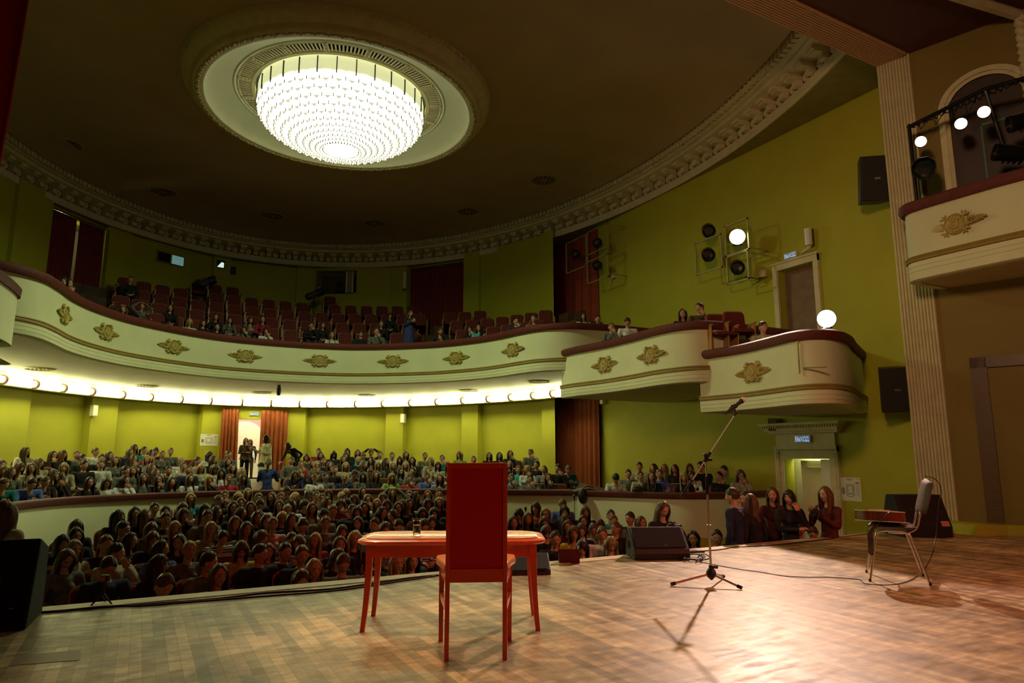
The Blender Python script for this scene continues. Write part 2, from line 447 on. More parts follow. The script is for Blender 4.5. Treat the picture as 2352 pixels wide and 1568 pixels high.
for i in range(len(WP) - 1):
    k = LOW[i]
    if k == 'D': FL[i] = facet(low, WP[i], WP[i + 1], -1.3, ZM, 0.0, [(0.30, 1.98, 0.20, 2.36)])
    else: FL[i] = facet(low, WP[i], WP[i + 1], -1.3, ZM, 0.24 if k == 'R' else 0.0)
    k = UPP[i]
    L_ = (Vector(WP[i]) - Vector(WP[i + 1])).length
    if k == 'D': FU[i] = facet(upp, WP[i], WP[i + 1], ZM, 8.6, 0.24, [(0.12, L_ - 0.12, 5.6, 8.25)])
    elif k == 'B': FU[i] = facet(upp, WP[i], WP[i + 1], ZM, 8.6, 0.0, [(0.0 + 1.35, 3.0, 7.38, 8.3)])
    else: FU[i] = facet(upp, WP[i], WP[i + 1], ZM, 8.6, 0.12 if k == 'R' else 0.0)
# returns to the side walls
for sx in (1, -1):
    for mb, z0, z1 in ((low, -1.3, ZM), (upp, ZM, 8.6)):
        mb.add([(sx * 8.22, 12.38, z0), (sx * 9.05, 13.8, z0), (sx * 9.05, 13.8, z1), (sx * 8.22, 12.38, z1)], [(0, 1, 2, 3)])
struct(low, 'wall_back', 'lime', 'lime green back wall of the stalls with flat pilasters')
struct(upp, 'wall_back.001', 'lime', 'dark lime back wall above the balcony with flat pilasters')
# side walls, right with its two doorways and curtained passage openings
def sidewall(sx, holes):
    mb = MB(); x = sx * 9.05
    hs = sorted(holes); y = 0.62
    segs = []
    def q(y0, y1, z0, z1): mb.add([(x, y0, z0), (x, y1, z0), (x, y1, z1), (x, y0, z1)], [(0, 1, 2, 3)])
    ys = sorted({0.62, 13.8} | {h[0] for h in hs} | {h[1] for h in hs})
    for a, b in zip(ys, ys[1:]):
        inh = sorted([(h[2], h[3]) for h in hs if h[0] <= a + 1e-6 and h[1] >= b - 1e-6])
        z = -1.3
        for (w0, w1) in inh:
            if w0 > z: q(a, b, z, w0)
            z = w1
        q(a, b, z, 8.6)
    for (y0, y1, w0, w1) in hs:
        for yy in (y0, y1): mb.add([(x, yy, w0), (x + sx * .3, yy, w0), (x + sx * .3, yy, w1), (x, yy, w1)], [(0, 1, 2, 3)])
        mb.add([(x, y0, w1), (x, y1, w1), (x + sx * .3, y1, w1), (x + sx * .3, y0, w1)], [(0, 1, 2, 3)])
    return mb
struct(sidewall(1, [(3.02, 4.18, -1.2, 0.98), (3.05, 4.0, 2.1, 5.22), (11.0, 13.5, -0.6, 2.9), (11.0, 13.5, 4.0, 8.2)]), 'wall_right', 'lime', 'lime green right wall of the hall')
struct(sidewall(-1, []), 'wall_left', 'lime', 'lime green left wall of the hall')
# backing behind passages on the right
mb = MB(); mb.box(9.6, 9.7, 2.5, 4.8, -1.3, 1.6); mb.box(9.6, 9.7, 10.6, 13.9, -1.3, 8.6); mb.box(9.9, 10.0, 2.0, 4.8, 1.9, 6.0)
struct(mb, 'wall_right', 'cream', 'pale wall behind the right hand doorways')

# stage wall side of the arch, plinth and panel frame
FLUTE = MB()
def fluted(mb, p0, p1, z0, z1, n=11, depth=0.035):
    """strip of vertical reeds from plan point p0 to p1"""
    A, B = Vector(p0), Vector(p1); d = (B - A); L_ = d.length; d.normalize(); nn = Vector((d.y, -d.x))
    if nn.x > 0: nn = -nn
    pts = []
    w = L_ / n
    for i in range(n):
        s = i * w
        for t, o in ((0.0, 0.0), (0.12, 0.6), (0.3, 1.0), (0.5, 1.08), (0.7, 1.0), (0.88, 0.6)):
            pts.append(A + d * (s + t * w) + nn * o * depth)
    pts.append(B)
    for a, b in zip(pts, pts[1:]):
        mb.add([(a.x, a.y, z0), (b.x, b.y, z0), (b.x, b.y, z1), (a.x, a.y, z1)], [(0, 1, 2, 3)])
for sx in (1, -1):
    mb = MB()
    if sx == 1: fluted(mb, (7.94, 0.62), (8.10, 0.10), 0.03, 8.2)
    else:
        mb.box(-8.1, -7.94, 0.1, 0.62, 0.03, 8.2)
    mb.add([(sx * 7.94, 0.62, -1.3), (sx * 9.05, 0.62, -1.3), (sx * 9.05, 0.62, 9.4), (sx * 7.94, 0.62, 9.4)], [(0, 1, 2, 3)])
    struct(mb, 'trim_1' if sx > 0 else 'trim_2', 'cornice', 'fluted plaster jamb of the stage arch')
# fluted soffit of the arch running across the stage (reeds along X)
mb = MB(); n = 11; w = 0.52 / n
prof = []
for i in range(n):
    for t, o in ((0, 0), (0.12, .6), (0.3, 1), (0.5, 1.08), (0.7, 1), (0.88, .6)):
        prof.append((0.10 + (i + t) * w, 8.2 - 0.035 * o))
prof.append((0.62, 8.2))
for (ya, za), (yb, zb) in zip(prof, prof[1:]):
    mb.add([(-8.1, ya, za), (8.0, ya, za), (8.0, yb, zb), (-8.1, yb, zb)], [(0, 1, 2, 3)])
mb.add([(-8.1, 0.62, 8.2), (8.0, 0.62, 8.2), (8.0, 0.62, 9.6), (-8.1, 0.62, 9.6)], [(0, 1, 2, 3)])
mb.add([(-8.1, 0.10, 8.2), (8.1, 0.10, 8.2), (8.1, 0.10, 8.3), (-8.1, 0.10, 8.3)], [(0, 1, 2, 3)])
struct(mb, 'trim_3', mat('arch_beam_paint', (0.52, 0.34, 0.16), 0.7, var=0.06), 'fluted beam of the stage arch')
# stage ceiling, stage side walls, rear of the stage
mb = MB(); mb.add([(-9, -12.5, 8.21), (9.5, -12.5, 8.21), (9.5, 0.11, 8.21), (-9, 0.11, 8.21)], [(0, 1, 2, 3)])
struct(mb, 'ceiling', mat('stage_ceiling_paint', (0.10, 0.035, 0.02), 0.85, var=0.08), 'dark red brown ceiling over the stage')
mb = MB()
def sw(pts, z0=-0.2, z1=8.22):
    for a, b in zip(pts, pts[1:]): mb.add([(a[0], a[1], z0), (b[0], b[1], z0), (b[0], b[1], z1), (a[0], a[1], z1)], [(0, 1, 2, 3)])
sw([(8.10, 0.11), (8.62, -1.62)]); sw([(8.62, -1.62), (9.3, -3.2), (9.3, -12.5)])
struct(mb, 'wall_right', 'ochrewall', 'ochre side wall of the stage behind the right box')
mb = MB(); sw([(-8.1, 0.11), (-8.9, -3), (-8.9, -12.5), (9.3, -12.5)])
struct(mb, 'wall_left', mat('stage_black_cloth', (0.03, 0.012, 0.01), 0.9), 'dark left and rear walls of the stage')
# plinth below the arch, yellow
mb = MB(); mb.prism([(7.62, 0.62), (7.60, -0.42), (8.05, -0.62), (8.7, -1.9), (9.3, -3.2), (9.3, 0.62)], ZS, 0.03)
struct(mb, 'baseboard_right', 'lime', 'low yellow plinth under the fluted jamb')
# recessed panel frame in the stage wall (dark upright strip)
mb = MB()
def onwall(s, o=0.0):      # along the first stretch of stage wall from the jamb
    a = Vector((8.10, 0.11)); d = Vector((0.52, -1.73)).normalized(); n = Vector((-d.y * -1, d.x * -1)); n = Vector((d.y, -d.x))
    if n.x > 0: n = -n
    p = a + d * s + n * o; return p
def wbox(mb, s0, s1, o0, o1, z0, z1, mi=0):
    P4 = [onwall(s0, o0), onwall(s1, o0), onwall(s1, o1), onwall(s0, o1)]
    mb.prism([(p.x, p.y) for p in P4], z0, z1, mi)
wbox(mb, 0.40, 0.62, 0.0, 0.05, 0.03, 2.62); wbox(mb, 0.40, 1.9, 0.0, 0.05, 2.45, 2.62)
struct(mb, 'trim_4', 'darkwood', 'dark brown panel frame on the stage wall')
# rope moulding and second cornice at the top right
mb = MB(); p = onwall(1.62, 0.10)
mb.tube([(p.x + 0.02 * math.sin(i * 0.9), p.y + 0.02 * math.cos(i * 0.9), 4.6 + i * 0.018) for i in range(200)], 0.075, 8)
mb.tube([(p.x - 0.5 * i / 6, p.y + 0.08 * i / 6, 8.12) for i in range(60)], 0.09, 6)
struct(mb, 'trim_5', 'cornice', 'twisted rope moulding of the inner portal', smooth=True)

# ------------------------------------------------------------------ floors
mb = MB(); mb.box(-8.9, 9.3, -12.5, 0.52, -1.4, ZS)
struct(mb, 'floor', 'parquet', 'worn wooden block floor of the stage')
mb = MB(); mb.box(-8.05, 8.0, 0.36, 0.56, ZS - 0.001, ZS + 0.006)
struct(mb, 'trim_6', mat('pale_edge_board', (0.52, 0.42, 0.25), 0.5, var=0.15, scale=4, stretch=(1, 12, 1)), 'pale edge board of the stage')
mb = MB(); mb.add([(-9.05, 0.5, -1.306), (9.05, 0.5, -1.306), (9.05, 13, -0.706), (-9.05, 13, -0.706)], [(0, 1, 2, 3)])
struct(mb, 'floor.001', 'floorhall', 'dark floor of the stalls')
def fstalls(x, y): return -1.33 + 0.048 * y

# barrier in front of the terrace
BARA = crv([(-5.75, 4.6), (-5.62, 6.4), (-5.38, 7.9), (-4.82, 9.05), (-4.09, 9.72), (-3.07, 10.15), (-1.95, 10.3), (-0.3, 10.12), (1.35, 9.55), (2.6, 8.85), (4.02, 7.80), (5.10, 7.05), (5.42, 6.72)], 6)
BARB = crv([(5.26, 6.75), (5.52, 6.35), (6.42, 5.05), (7.0, 4.66), (7.69, 4.52), (9.05, 4.5)], 6)
BARX = [Vector((-9.05, 4.5)), Vector((-6.6, 4.5))] + list(BARA) + list(BARB)
def dist_bar(x, y):
    p = Vector((x, y)); best = 99
    for a, b in zip(BARX, BARX[1:]):
        ab = b - a; t = max(0, min(1, (p - a).dot(ab) / max(ab.length_squared, 1e-9)))
        best = min(best, (p - a - ab * t).length)
    return best
def fterr(x, y): return min(-0.70 + 0.14 * dist_bar(x, y), 0.20)
def ftp(x, y): return fterr(x, y) if inside_terr(x, y - 0.25) else -9.0
def barrier(path, label):
    root = thing('terrace_barrier', label, 'barrier')
    m = MB(); m.sweep(path, [(0.0, -1.3), (0.0, -0.66)]); m.build('base_skirting', 'lime', root)
    m = MB(); m.sweep(path, [(0.0, -0.66), (0.015, -0.66), (0.015, 0.10), (0.0, 0.13), (0.0, 0.17)]); m.sweep(path, [(-0.12, -1.3), (-0.12, 0.17)])
    m.build('panel', 'cream', root, smooth=True)
    m = MB(); m.sweep(path, [(0.055, 0.15), (0.065, 0.18), (0.065, 0.25), (0.045, 0.272), (-0.16, 0.272), (-0.18, 0.25), (-0.18, 0.15)], pclosed=True, caps=True)
    m.build('handrail', 'rail', root, smooth=True)
    return root
BARAr = list(reversed(BARA)); BARBr = list(reversed(BARB))
barrier(BARAr, 'long curved cream barrier with red rail dividing the stalls from the raised rear seating')
barrier(BARBr, 'short cream barrier with red rail curving to the right wall below the boxes')
# terrace floor as a fan of rising steps between barrier and wall
mb = MB(); g = {}
XS = [-9.05 + 18.1 * i / 60 for i in range(61)]; YS = [4.4 + 16.6 * j / 50 for j in range(51)]
def inside_terr(x, y):
    # behind the barrier
    for sx_, path in ((1, BARX),):
        if x <= -5.7 and y >= 4.5: return True
        if x >= 9.05: return True
        ys = []
        for a, b in zip(path, path[1:]):
            if (a.x - x) * (b.x - x) <= 0 and abs(b.x - a.x) > 1e-9:
                ys.append(a.y + (b.y - a.y) * (x - a.x) / (b.x - a.x))
        return bool(ys) and y >= min(ys) - 0.02
for i, x in enumerate(XS):
    for j, y in enumerate(YS):
        g[i, j] = len(mb.v); mb.v.append((x, y, fterr(x, y)))
for i in range(60):
    for j in range(50):
        if inside_terr((XS[i] + XS[i + 1]) / 2, YS[j] - 0.1): mb.f.append((g[i, j], g[i + 1, j], g[i + 1, j + 1], g[i, j + 1])); mb.m.append(0)
struct(mb, 'floor.002', 'floorhall', 'dark raked floor of the raised rear seating')
# oak steps in the central aisle of the terrace
mb = MB()
for k, (y, z) in enumerate([(11.2, -0.45), (13.2, -0.22), (15.4, 0.0), (17.2, 0.12), (19.6, 0.2)]):
    mb.box(-0.75, 1.3, y, 20.9, z - 0.3, z)
struct(mb, 'floor.003', 'stepwood', 'oak steps leading up to the rear doorway', bevel=0.01)
# corridor behind the rear doorway
mb = MB(); mb.box(-2.5, 3.0, 23.6, 23.7, 0, 3.2); 
struct(mb, 'wall_back.002', 'pink', 'pink corridor wall beyond the rear doorway')
mb = MB(); mb.box(-2.5, 3.0, 20.9, 23.7, 0.0, 0.06, 0); mb.box(-2.5, 3.0, 20.9, 23.7, 3.2, 3.25, 0); mb.box(1.05, 1.35, 22.6, 23.6, 0.06, 3.2); mb.box(-2.6, -2.5, 20.95, 23.7, 0.06, 3.2); mb.box(2.9, 3.0, 20.95, 23.7, 0.06, 3.2)
struct(mb, 'trim_7', 'white', 'white corridor pillar and floor beyond the rear doorway')
mb = MB(); mb.prism([(math.cos(t) * 0.85, math.sin(t) * 0.85) for t in [PI * i / 20 for i in range(21)]], 0, 0.06, T=Matrix.Translation((0.15, 23.6, 1.55)) @ Matrix.Rotation(PI / 2, 4, 'X'))
mb.box(-0.70, 1.0, 23.54, 23.6, 0.06, 1.55)
struct(mb, 'trim_8', 'white', 'round topped white panel on the pink corridor wall')
d = bpy.data.lights.new('corridor_lamp', 'AREA'); d.energy = 90; d.color = (1, 0.85, 0.6); d.size = 1.2
o = bpy.data.objects.new('corridor_lamp', d); COL.objects.link(o); o.location = (0.3, 22.2, 3.15)
# passage behind the right lower door, lit
d = bpy.data.lights.new('passage_lamp', 'POINT'); d.energy = 16; d.color = (1, 0.97, 0.5); d.shadow_soft_size = 0.1
o = bpy.data.objects.new('passage_lamp', d); COL.objects.link(o); o.location = (9.42, 3.75, 1.15)

# ------------------------------------------------------------------ ceiling of the hall
def ring(a, b, n=128): return [ell(a, b, 2 * PI * i / n) for i in range(n)]
# outer flat soffit between oval and walls
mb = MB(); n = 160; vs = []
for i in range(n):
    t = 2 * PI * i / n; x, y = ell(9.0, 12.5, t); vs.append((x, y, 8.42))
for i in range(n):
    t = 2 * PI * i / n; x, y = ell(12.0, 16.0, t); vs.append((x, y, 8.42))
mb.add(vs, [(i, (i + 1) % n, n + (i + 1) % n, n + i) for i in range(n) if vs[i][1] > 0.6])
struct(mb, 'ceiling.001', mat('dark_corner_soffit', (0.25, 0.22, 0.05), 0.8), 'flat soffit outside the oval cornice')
# the cornice: flat fascia, brown frieze with modillions, corona, bead and reel, then the cove
ovals = [p for p in ring(9.0, 12.5, 240)]
def cut(path): return path
mb = MB(); 
P = ring(9.0, 12.5, 240); P = [p for p in P if p[1] > 0.64]
k0 = max(range(len(P)), key=lambda i: (Vector(P[i]) - Vector(P[i - 1])).length); P = P[k0:] + P[:k0]
mb.sweep(P, [(0.0, 8.42), (-0.03, 8.42), (0.03, 8.40), (0.06, 8.44), (0.06, 8.60), (0.02, 8.62)], flip=1)
mb.sweep(P, [(0.02, 8.84), (0.44, 8.86), (0.50, 8.88), (0.50, 8.95), (0.60, 8.97), (0.62, 9.0)], flip=1)
struct(mb, 'trim_9', 'cornice', 'oval plaster cornice of the hall ceiling', smooth=True)
mb = MB(); mb.sweep(P, [(0.02, 8.61), (0.02, 8.85)])
struct(mb, 'trim_10', 'cornice_dark', 'brown frieze between the cornice brackets')
# modillions and rosettes, one mesh: a pattern of the cornice
mb = MB(); S = arclen(P); step = 0.50; kk = int(S[-1] / step)
for i in range(kk):
    p, dd = at_s(P, S, (i + 0.5) * S[-1] / kk)
    nn = Vector((-dd.y, dd.x))
    T = Matrix(((dd.x, nn.x, 0, p.x), (dd.y, nn.y, 0, p.y), (0, 0, 1, 0), (0, 0, 0, 1)))
    mb.box(-0.095, 0.095, 0.0, 0.34, 8.74, 8.85, T=T); mb.box(-0.08, 0.08, 0.0, 0.17, 8.62, 8.74, T=T)
    mb.box(-0.115, 0.115, 0.34, 0.40, 8.78, 8.86, T=T)
    T2 = T @ Matrix.Translation((0.25, 0.03, 8.72)) @ Matrix.Rotation(-PI / 2, 4, 'X')
    mb.lathe([(0, 0.05), (0.03, 0.05), (0.035, 0.02), (0.07, 0.045), (0.10, 0.03), (0.11, 0)], 10, T=T2)
struct(mb, 'trim_11', 'cornice', 'scroll brackets and rosettes of the oval cornice', smooth=True)
# bead course (little loops) above
mb = MB(); step = 0.17; kk = int(S[-1] / step)
for i in range(kk):
    p, dd = at_s(P, S, (i + 0.5) * S[-1] / kk); nn = Vector((-dd.y, dd.x))
    T = Matrix(((dd.x, nn.x, 0, p.x), (dd.y, nn.y, 0, p.y), (0, 0, 1, 0), (0, 0, 0, 1)))
    mb.box(-0.055, 0.055, 0.56, 0.72, 9.0, 9.12, T=T)
    mb.box(-0.085, -0.07, 0.60, 0.76, 8.98, 9.15, T=T)
struct(mb, 'trim_12', 'cornice', 'leaf and dart course of the oval cornice', bevel=0.0)
mb = MB(); mb.sweep(P, [(0.58, 8.98), (0.70, 9.17), (0.76, 9.17), (0.77, 9.14), (0.82, 9.14)])
struct(mb, 'trim_13', 'cornice', 'upper moulding of the oval cornice', smooth=True)
# cove and flat ceiling with round opening for the rose
mb = MB(); n = 160
prof = [(0.80, 9.12), (1.1, 9.19), (1.5, 9.24), (1.9, 9.262), (2.3, 9.27)]
rows = []
for (o, z) in prof: rows.append([(*ell(9.0 - o, 12.5 - o, 2 * PI * i / n), z) for i in range(n)])
rows.append([(3.3 * math.cos(2 * PI * i / n), 8.5 + 3.3 * math.sin(2 * PI * i / n), 9.27) for i in range(n)])
for r in rows: mb.v += r
for j in range(len(rows) - 1):
    for i in range(n):
        i2 = (i + 1) % n; mb.f.append((j * n + i, j * n + i2, (j + 1) * n + i2, (j + 1) * n + i)); mb.m.append(0)
struct(mb, 'ceiling.002', 'ceiling', 'dark oval ceiling of the hall', smooth=True, auto=60)
# lid above everything keeps the hall closed
mb = MB(); mb.box(-13, 13, 0.1, 26, 9.75, 9.9)
struct(mb, 'ceiling.003', 'black')

# ------------------------------------------------------------------ ceiling rose and chandelier
RC = Matrix.Translation((0, 8.5, 0))
root = thing('ceiling_rose', 'round plaster ceiling rose around the chandelier with a pale lit dish', 'ceiling rose', (0, 8.5, 9.27))
Ti = Matrix.Translation((0, 0, -9.27))
m = MB(); m.lathe([(3.46, 9.28), (3.44, 9.22), (3.36, 9.10), (3.24, 9.02), (3.22, 8.96), (3.20, 8.92), (3.16, 8.895), (3.0, 8.89), (2.96, 8.90), (2.95, 8.94)], 128, T=Ti)
m.build('rim', 'cornice', root, smooth=True)
m = MB()
for i in range(92):
    a = 2 * PI * i / 92; T = Ti @ Matrix.Rotation(a, 4, 'Z') @ Matrix.Translation((3.37, 0, 9.14)) @ Matrix.Rotation(-0.65, 4, 'Y')
    m.lathe([(0.075, 0.0), (0.085, 0.012), (0.095, 0.0)], 10, T=T @ Matrix.Scale(1.35, 4, (1, 0, 0)))
m.build('egg_band', 'cornice', root, smooth=True)
m = MB()
for i in range(150):
    a = 2 * PI * i / 150; T = Ti @ Matrix.Rotation(a, 4, 'Z')
    m.ball(T @ Vector((3.085, 0, 8.885)), (0.05, 0.045, 0.025), seg=6, rings=4)
    m.ball(T @ Vector((3.05 + 0.06 * (i % 2), 0.06, 8.885)), 0.022, seg=5, rings=3)
m.build('leaf_garland', 'gold', root, smooth=True)
m = MB(); m.lathe([(2.95, 8.94), (2.93, 8.98), (2.85, 9.06), (2.70, 9.15), (2.52, 9.21), (2.40, 9.23), (2.36, 9.21), (2.32, 9.23)], 128, T=Ti)
m.build('dish', 'cream', root, smooth=True)
m = MB()   # pierced ring: bars leave dark slots
for g_ in range(16):
    for j in range(9):
        a = 2 * PI * (g_ * 11 + j + 1.0) / 176
        T = Ti @ Matrix.Rotation(a, 4, 'Z'); m.box(2.02, 2.29, -0.018, 0.018, 9.225, 9.245, T=T)
    T = Ti @ Matrix.Rotation(2 * PI * (g_ * 11 + 10.5) / 176, 4, 'Z'); m.box(2.0, 2.31, -0.06, 0.06, 9.215, 9.24, T=T)
    for q in range(4): m.ball(T @ Vector((2.06 + q * 0.07, 0, 9.21)), 0.03, seg=6, rings=4)
m.lathe([(2.34, 9.235), (2.28, 9.215), (2.26, 9.24)], 96, T=Ti); m.lathe([(2.05, 9.24), (2.0, 9.20), (1.93, 9.20), (1.93, 9.4)], 96, T=Ti)
m.build('vent_ring', 'cornice', root, smooth=True)
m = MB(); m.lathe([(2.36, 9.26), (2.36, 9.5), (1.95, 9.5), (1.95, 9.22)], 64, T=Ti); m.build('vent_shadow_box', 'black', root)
root = thing('chandelier', 'huge round chandelier of lit opal glass petals in the ceiling rose', 'chandelier', (0, 8.5, 9.27))
m = MB(); m.lathe([(1.84, 9.36), (1.88, 9.16), (1.88, 8.93), (1.86, 8.90)], 96, T=Ti)
m.build('band', 'lampband', root, smooth=True)
m = MB()
for i in range(30):
    T = Ti @ Matrix.Rotation(2 * PI * i / 30, 4, 'Z'); m.box(1.87, 1.90, -0.01, 0.01, 8.84, 9.20, T=T)
m.lathe([(1.95, 9.20), (1.98, 9.30), (1.9, 9.36)], 64, T=Ti)
m.build('band_ribs', 'blackmetal', root)
# petals in staggered tiers
tiers = [(1.86, 8.92), (1.82, 8.77), (1.73, 8.63), (1.60, 8.51), (1.45, 8.41), (1.29, 8.32), (1.12, 8.245), (0.96, 8.18), (0.80, 8.13), (0.66, 8.085), (0.53, 8.05), (0.42, 8.02)]
m = MB(); h = MB()
for ti in range(len(tiers) - 1):
    (ra, za), (rb, zb) = tiers[ti], tiers[ti + 1]
    (rc, zc) = tiers[min(ti + 2, len(tiers) - 1)]
    cnt = 44
    for k in range(cnt):
        a0 = 2 * PI * (k + 0.5 * (ti % 2)) / cnt; half = PI / cnt * 1.06
        vs = []; 
        for u in range(5):            # from root to tip
            t = u / 4; r = ra + (rb - ra) * t * 1.25; z = za + (zb - za) * t * 1.25 - 0.0
            for s_ in range(5):
                q = s_ / 4 * 2 - 1
                lift = 0.035 * (1 - q * q) + 0.03 * t
                wdt = half * math.sqrt(max(0.0, 1 - (max(0, t - 0.45) / 0.56) ** 2))
                a = a0 + q * wdt
                vs.append(Ti @ Vector(((r + lift * 0.7) * math.cos(a), (r + lift * 0.7) * math.sin(a), z - lift)))
        m.add(vs, [(i * 5 + j, i * 5 + j + 1, (i + 1) * 5 + j + 1, (i + 1) * 5 + j) for i in range(4) for j in range(4)])
        m.add([Vector(v) + Vector((0, 0, -0.001)) for v in vs[15:25]] , [(j, j + 1, j + 6, j + 5) for j in range(4)], 1)
        if k % 1 == 0:
            a = a0 + PI / cnt; r, z = rb, zb
            p = Ti @ Vector(((r + 0.045) * math.cos(a), (r + 0.045) * math.sin(a), z - 0.03))
            m.box(-0.008, 0.008, -0.008, 0.008, -0.035, 0.035, 2, T=Matrix.Translation(p))
m.lathe([(1.84, 8.9), (1.70, 8.66), (1.40, 8.45), (1.05, 8.28), (0.7, 8.14), (0.4, 8.06)], 64, T=Ti)
m.build('glass_petals', ['lampglass', 'lampedge', mat('brass_clip', (0.05, 0.04, 0.01), 0.4, metal=0.5)], root, smooth=True, auto=80)
m = MB(); m.lathe([(0.41, 8.03), (0.43, 7.995), (0.39, 7.985), (0.38, 8.0)], 48, T=Ti); m.build('bottom_ring', 'blackmetal', root, smooth=True)
m = MB(); m.lathe([(0.0, 7.99), (0.385, 7.995)], 48, T=Ti); m.build('bottom_disc', 'lampdisc', root)

# round pierced vents in the ceiling
def vent(name, x, y, z, r, label):
    m = MB()
    m.lathe([(r, z), (r * 0.97, z - 0.02), (r * 0.9, z - 0.012), (r * 0.86, z)], 32)
    for ri, cn in ((0.25, 6), (0.5, 10), (0.75, 16)):
        for k in range(cn):
            a = 2 * PI * (k + 0.5) / cn
            m.ball((r * ri * math.cos(a), r * ri * math.sin(a), z), (r * 0.085, r * 0.085, 0.015), seg=6, rings=4)
    m.lathe([(0, z - 0.02), (r * 0.12, z - 0.01), (r * 0.14, z)], 12)
    m2 = MB(); m2.lathe([(0, z - 0.003), (r * 0.88, z - 0.003)], 32)
    t = thing(name, label, 'vent', (x, y, 0))
    m.build('rosette', 'gold' if z < 5 else 'ceiling', t, smooth=True); m2.build('backing', 'ochre' if z < 5 else mat('vent_shade', (0.12, 0.08, 0.04), 0.8), t)
for (px, py, lb) in [(375, 441, 'round pierced vent in the dark ceiling left of the chandelier'), (150, 331, 'round pierced vent in the dark ceiling at the far left'),
                     (627, 496, 'round pierced vent in the dark ceiling above the small lit window'), (860, 513, 'round pierced vent in the dark ceiling directly below the chandelier'),
                     (1075, 486, 'round pierced vent in the dark ceiling above the red balcony curtain'), (1249, 414, 'round pierced vent in the dark ceiling right of the chandelier')]:
    p = at_z(px, py, 9.262); vent('ceiling_vent', p.x, p.y, 9.262, 0.42, lb)
# ================================================================== BALCONY, BOXES
def medallion(parent, p, n, zc, s=1.0):
    """plaster wheel with leaf sprays: p plan point on the parapet, n outward plan normal"""
    n = Vector((n[0], n[1], 0)).normalized(); x = Vector((0, 0, 1)).cross(n).normalized()
    T = Matrix(((x.x, 0, n.x, p[0]), (x.y, 0, n.y, p[1]), (0, 1, 0, zc), (0, 0, 0, 1))) @ Matrix.Scale(s, 4)
    m = MB()
    m.lathe([(0.175, 0.0), (0.18, 0.03), (0.165, 0.05), (0.15, 0.03), (0.14, 0.02), (0.075, 0.02), (0.07, 0.045), (0.045, 0.05), (0.035, 0.03), (0.02, 0.05), (0, 0.055)], 28, T=T)
    for k in range(18):
        a = 2 * PI * k / 18
        Tk = T @ Matrix.Rotation(a, 4, 'Z')
        m.box(0.08, 0.14, -0.011, 0.011, 0.02, 0.038, T=Tk)
    for sx in (-1, 1):
        def leaf(cx, cy, ang, l, w):
            Tl = T @ Matrix.Translation((cx, cy, 0.02)) @ Matrix.Rotation(ang, 4, 'Z')
            m.ball((0, 0, 0), 1, seg=6, rings=4, T=Tl @ Matrix.Diagonal((l, w, 0.03, 1)))
        base = len(m.v)
        # central stem and paired leaves
        for k in range(6):
            cx = sx * (0.20 + k * 0.045)
            for sy in (-1, 1):
                leaf(cx, sy * (0.05 - k * 0.006), (0.7 * sy) if sx > 0 else PI - 0.7 * sy, 0.05 - k * 0.003, 0.017)
        leaf(sx * 0.47, 0.0, 0, 0.045, 0.02); leaf(sx * 0.33, 0.0, 0, 0.15, 0.012)
        for (cx, cy, an, l, w) in ((0.17, 0.14, 1.0, 0.06, 0.03), (0.21, 0.12, 0.3, 0.04, 0.02), (0.14, 0.17, 1.9, 0.035, 0.018),
                                   (0.16, -0.14, -0.9, 0.06, 0.022), (0.21, -0.12, -0.2, 0.04, 0.02), (0.13, -0.17, -2.0, 0.03, 0.018), (0.2, 0.02, 1.5, 0.07, 0.02), (0.2, -0.03, 1.5, 0.06, 0.02)):
            leaf(sx * cx, cy, an if sx > 0 else PI - an, l, w)
    # the leaf balls were placed through T already
    o = m.build('medallion', 'gold', parent, smooth=True)
    return o
def parapet(root, path, zr, soff=None, drop=1.24, flip=1):
    """path runs so that the hall side is on the left * flip"""
    m = MB(); m.sweep(path, [(-0.16, zr - 0.17), (-0.17, zr - 0.04), (-0.13, zr), (0.05, zr), (0.09, zr - 0.03), (0.095, zr - 0.11), (0.06, zr - 0.17)], pclosed=True, flip=flip, caps=True)
    m.build('handrail', 'rail', root, smooth=True)
    z = zr
    m = MB(); m.sweep(path, [(0.0, z - 0.16), (0.012, z - 0.5), (0.0, z - 0.90)], flip=flip)
    m.sweep(path, [(-0.12, z - 0.16), (-0.12, z - 0.95)], flip=flip)
    m.build('parapet', 'cream', root, smooth=True)
    m = MB(); m.sweep(path, [(0.0, z - 0.90), (0.05, z - 0.905), (0.06, z - 0.925), (0.045, z - 0.945), (0.06, z - 0.965), (0.055, z - 0.99), (0.0, z - 1.0)], flip=flip)
    m.build('gilt_band', 'ochre', root, smooth=True)
    m = MB(); m.sweep(path, [(0.0, z - 1.0), (0.03, z - 1.0), (0.03, z - 1.075), (0.02, z - 1.08), (0.03, z - 1.085), (0.03, z - 1.15), (0.02, z - 1.155), (0.03, z - 1.16), (0.02, z - drop + 0.02), (-0.02, z - drop), (-0.14, z - drop)], flip=flip)
    m.build('fascia', 'cream', root, smooth=True)
BALR = [(0, 14.45), (1.0, 14.38), (2.0, 14.08), (3.0, 13.42), (4.0, 12.45), (4.65, 11.35), (5.02, 10.3), (5.2, 9.3), (5.42, 8.55), (5.9, 8.05), (6.6, 7.82), (7.6, 7.7), (9.05, 7.66)]
BALP = [(-x, y) for x, y in reversed(BALR[1:])] + BALR
BALP = [(v.x, v.y) for v in crv([(x, y) for x, y in BALP], 6)]
bal = thing('balcony', 'long curved cream balcony with red velvet rail and eight gilt plaster medallions', 'balcony', (0, 0, 0))
parapet(bal, BALP, 4.42, flip=-1)
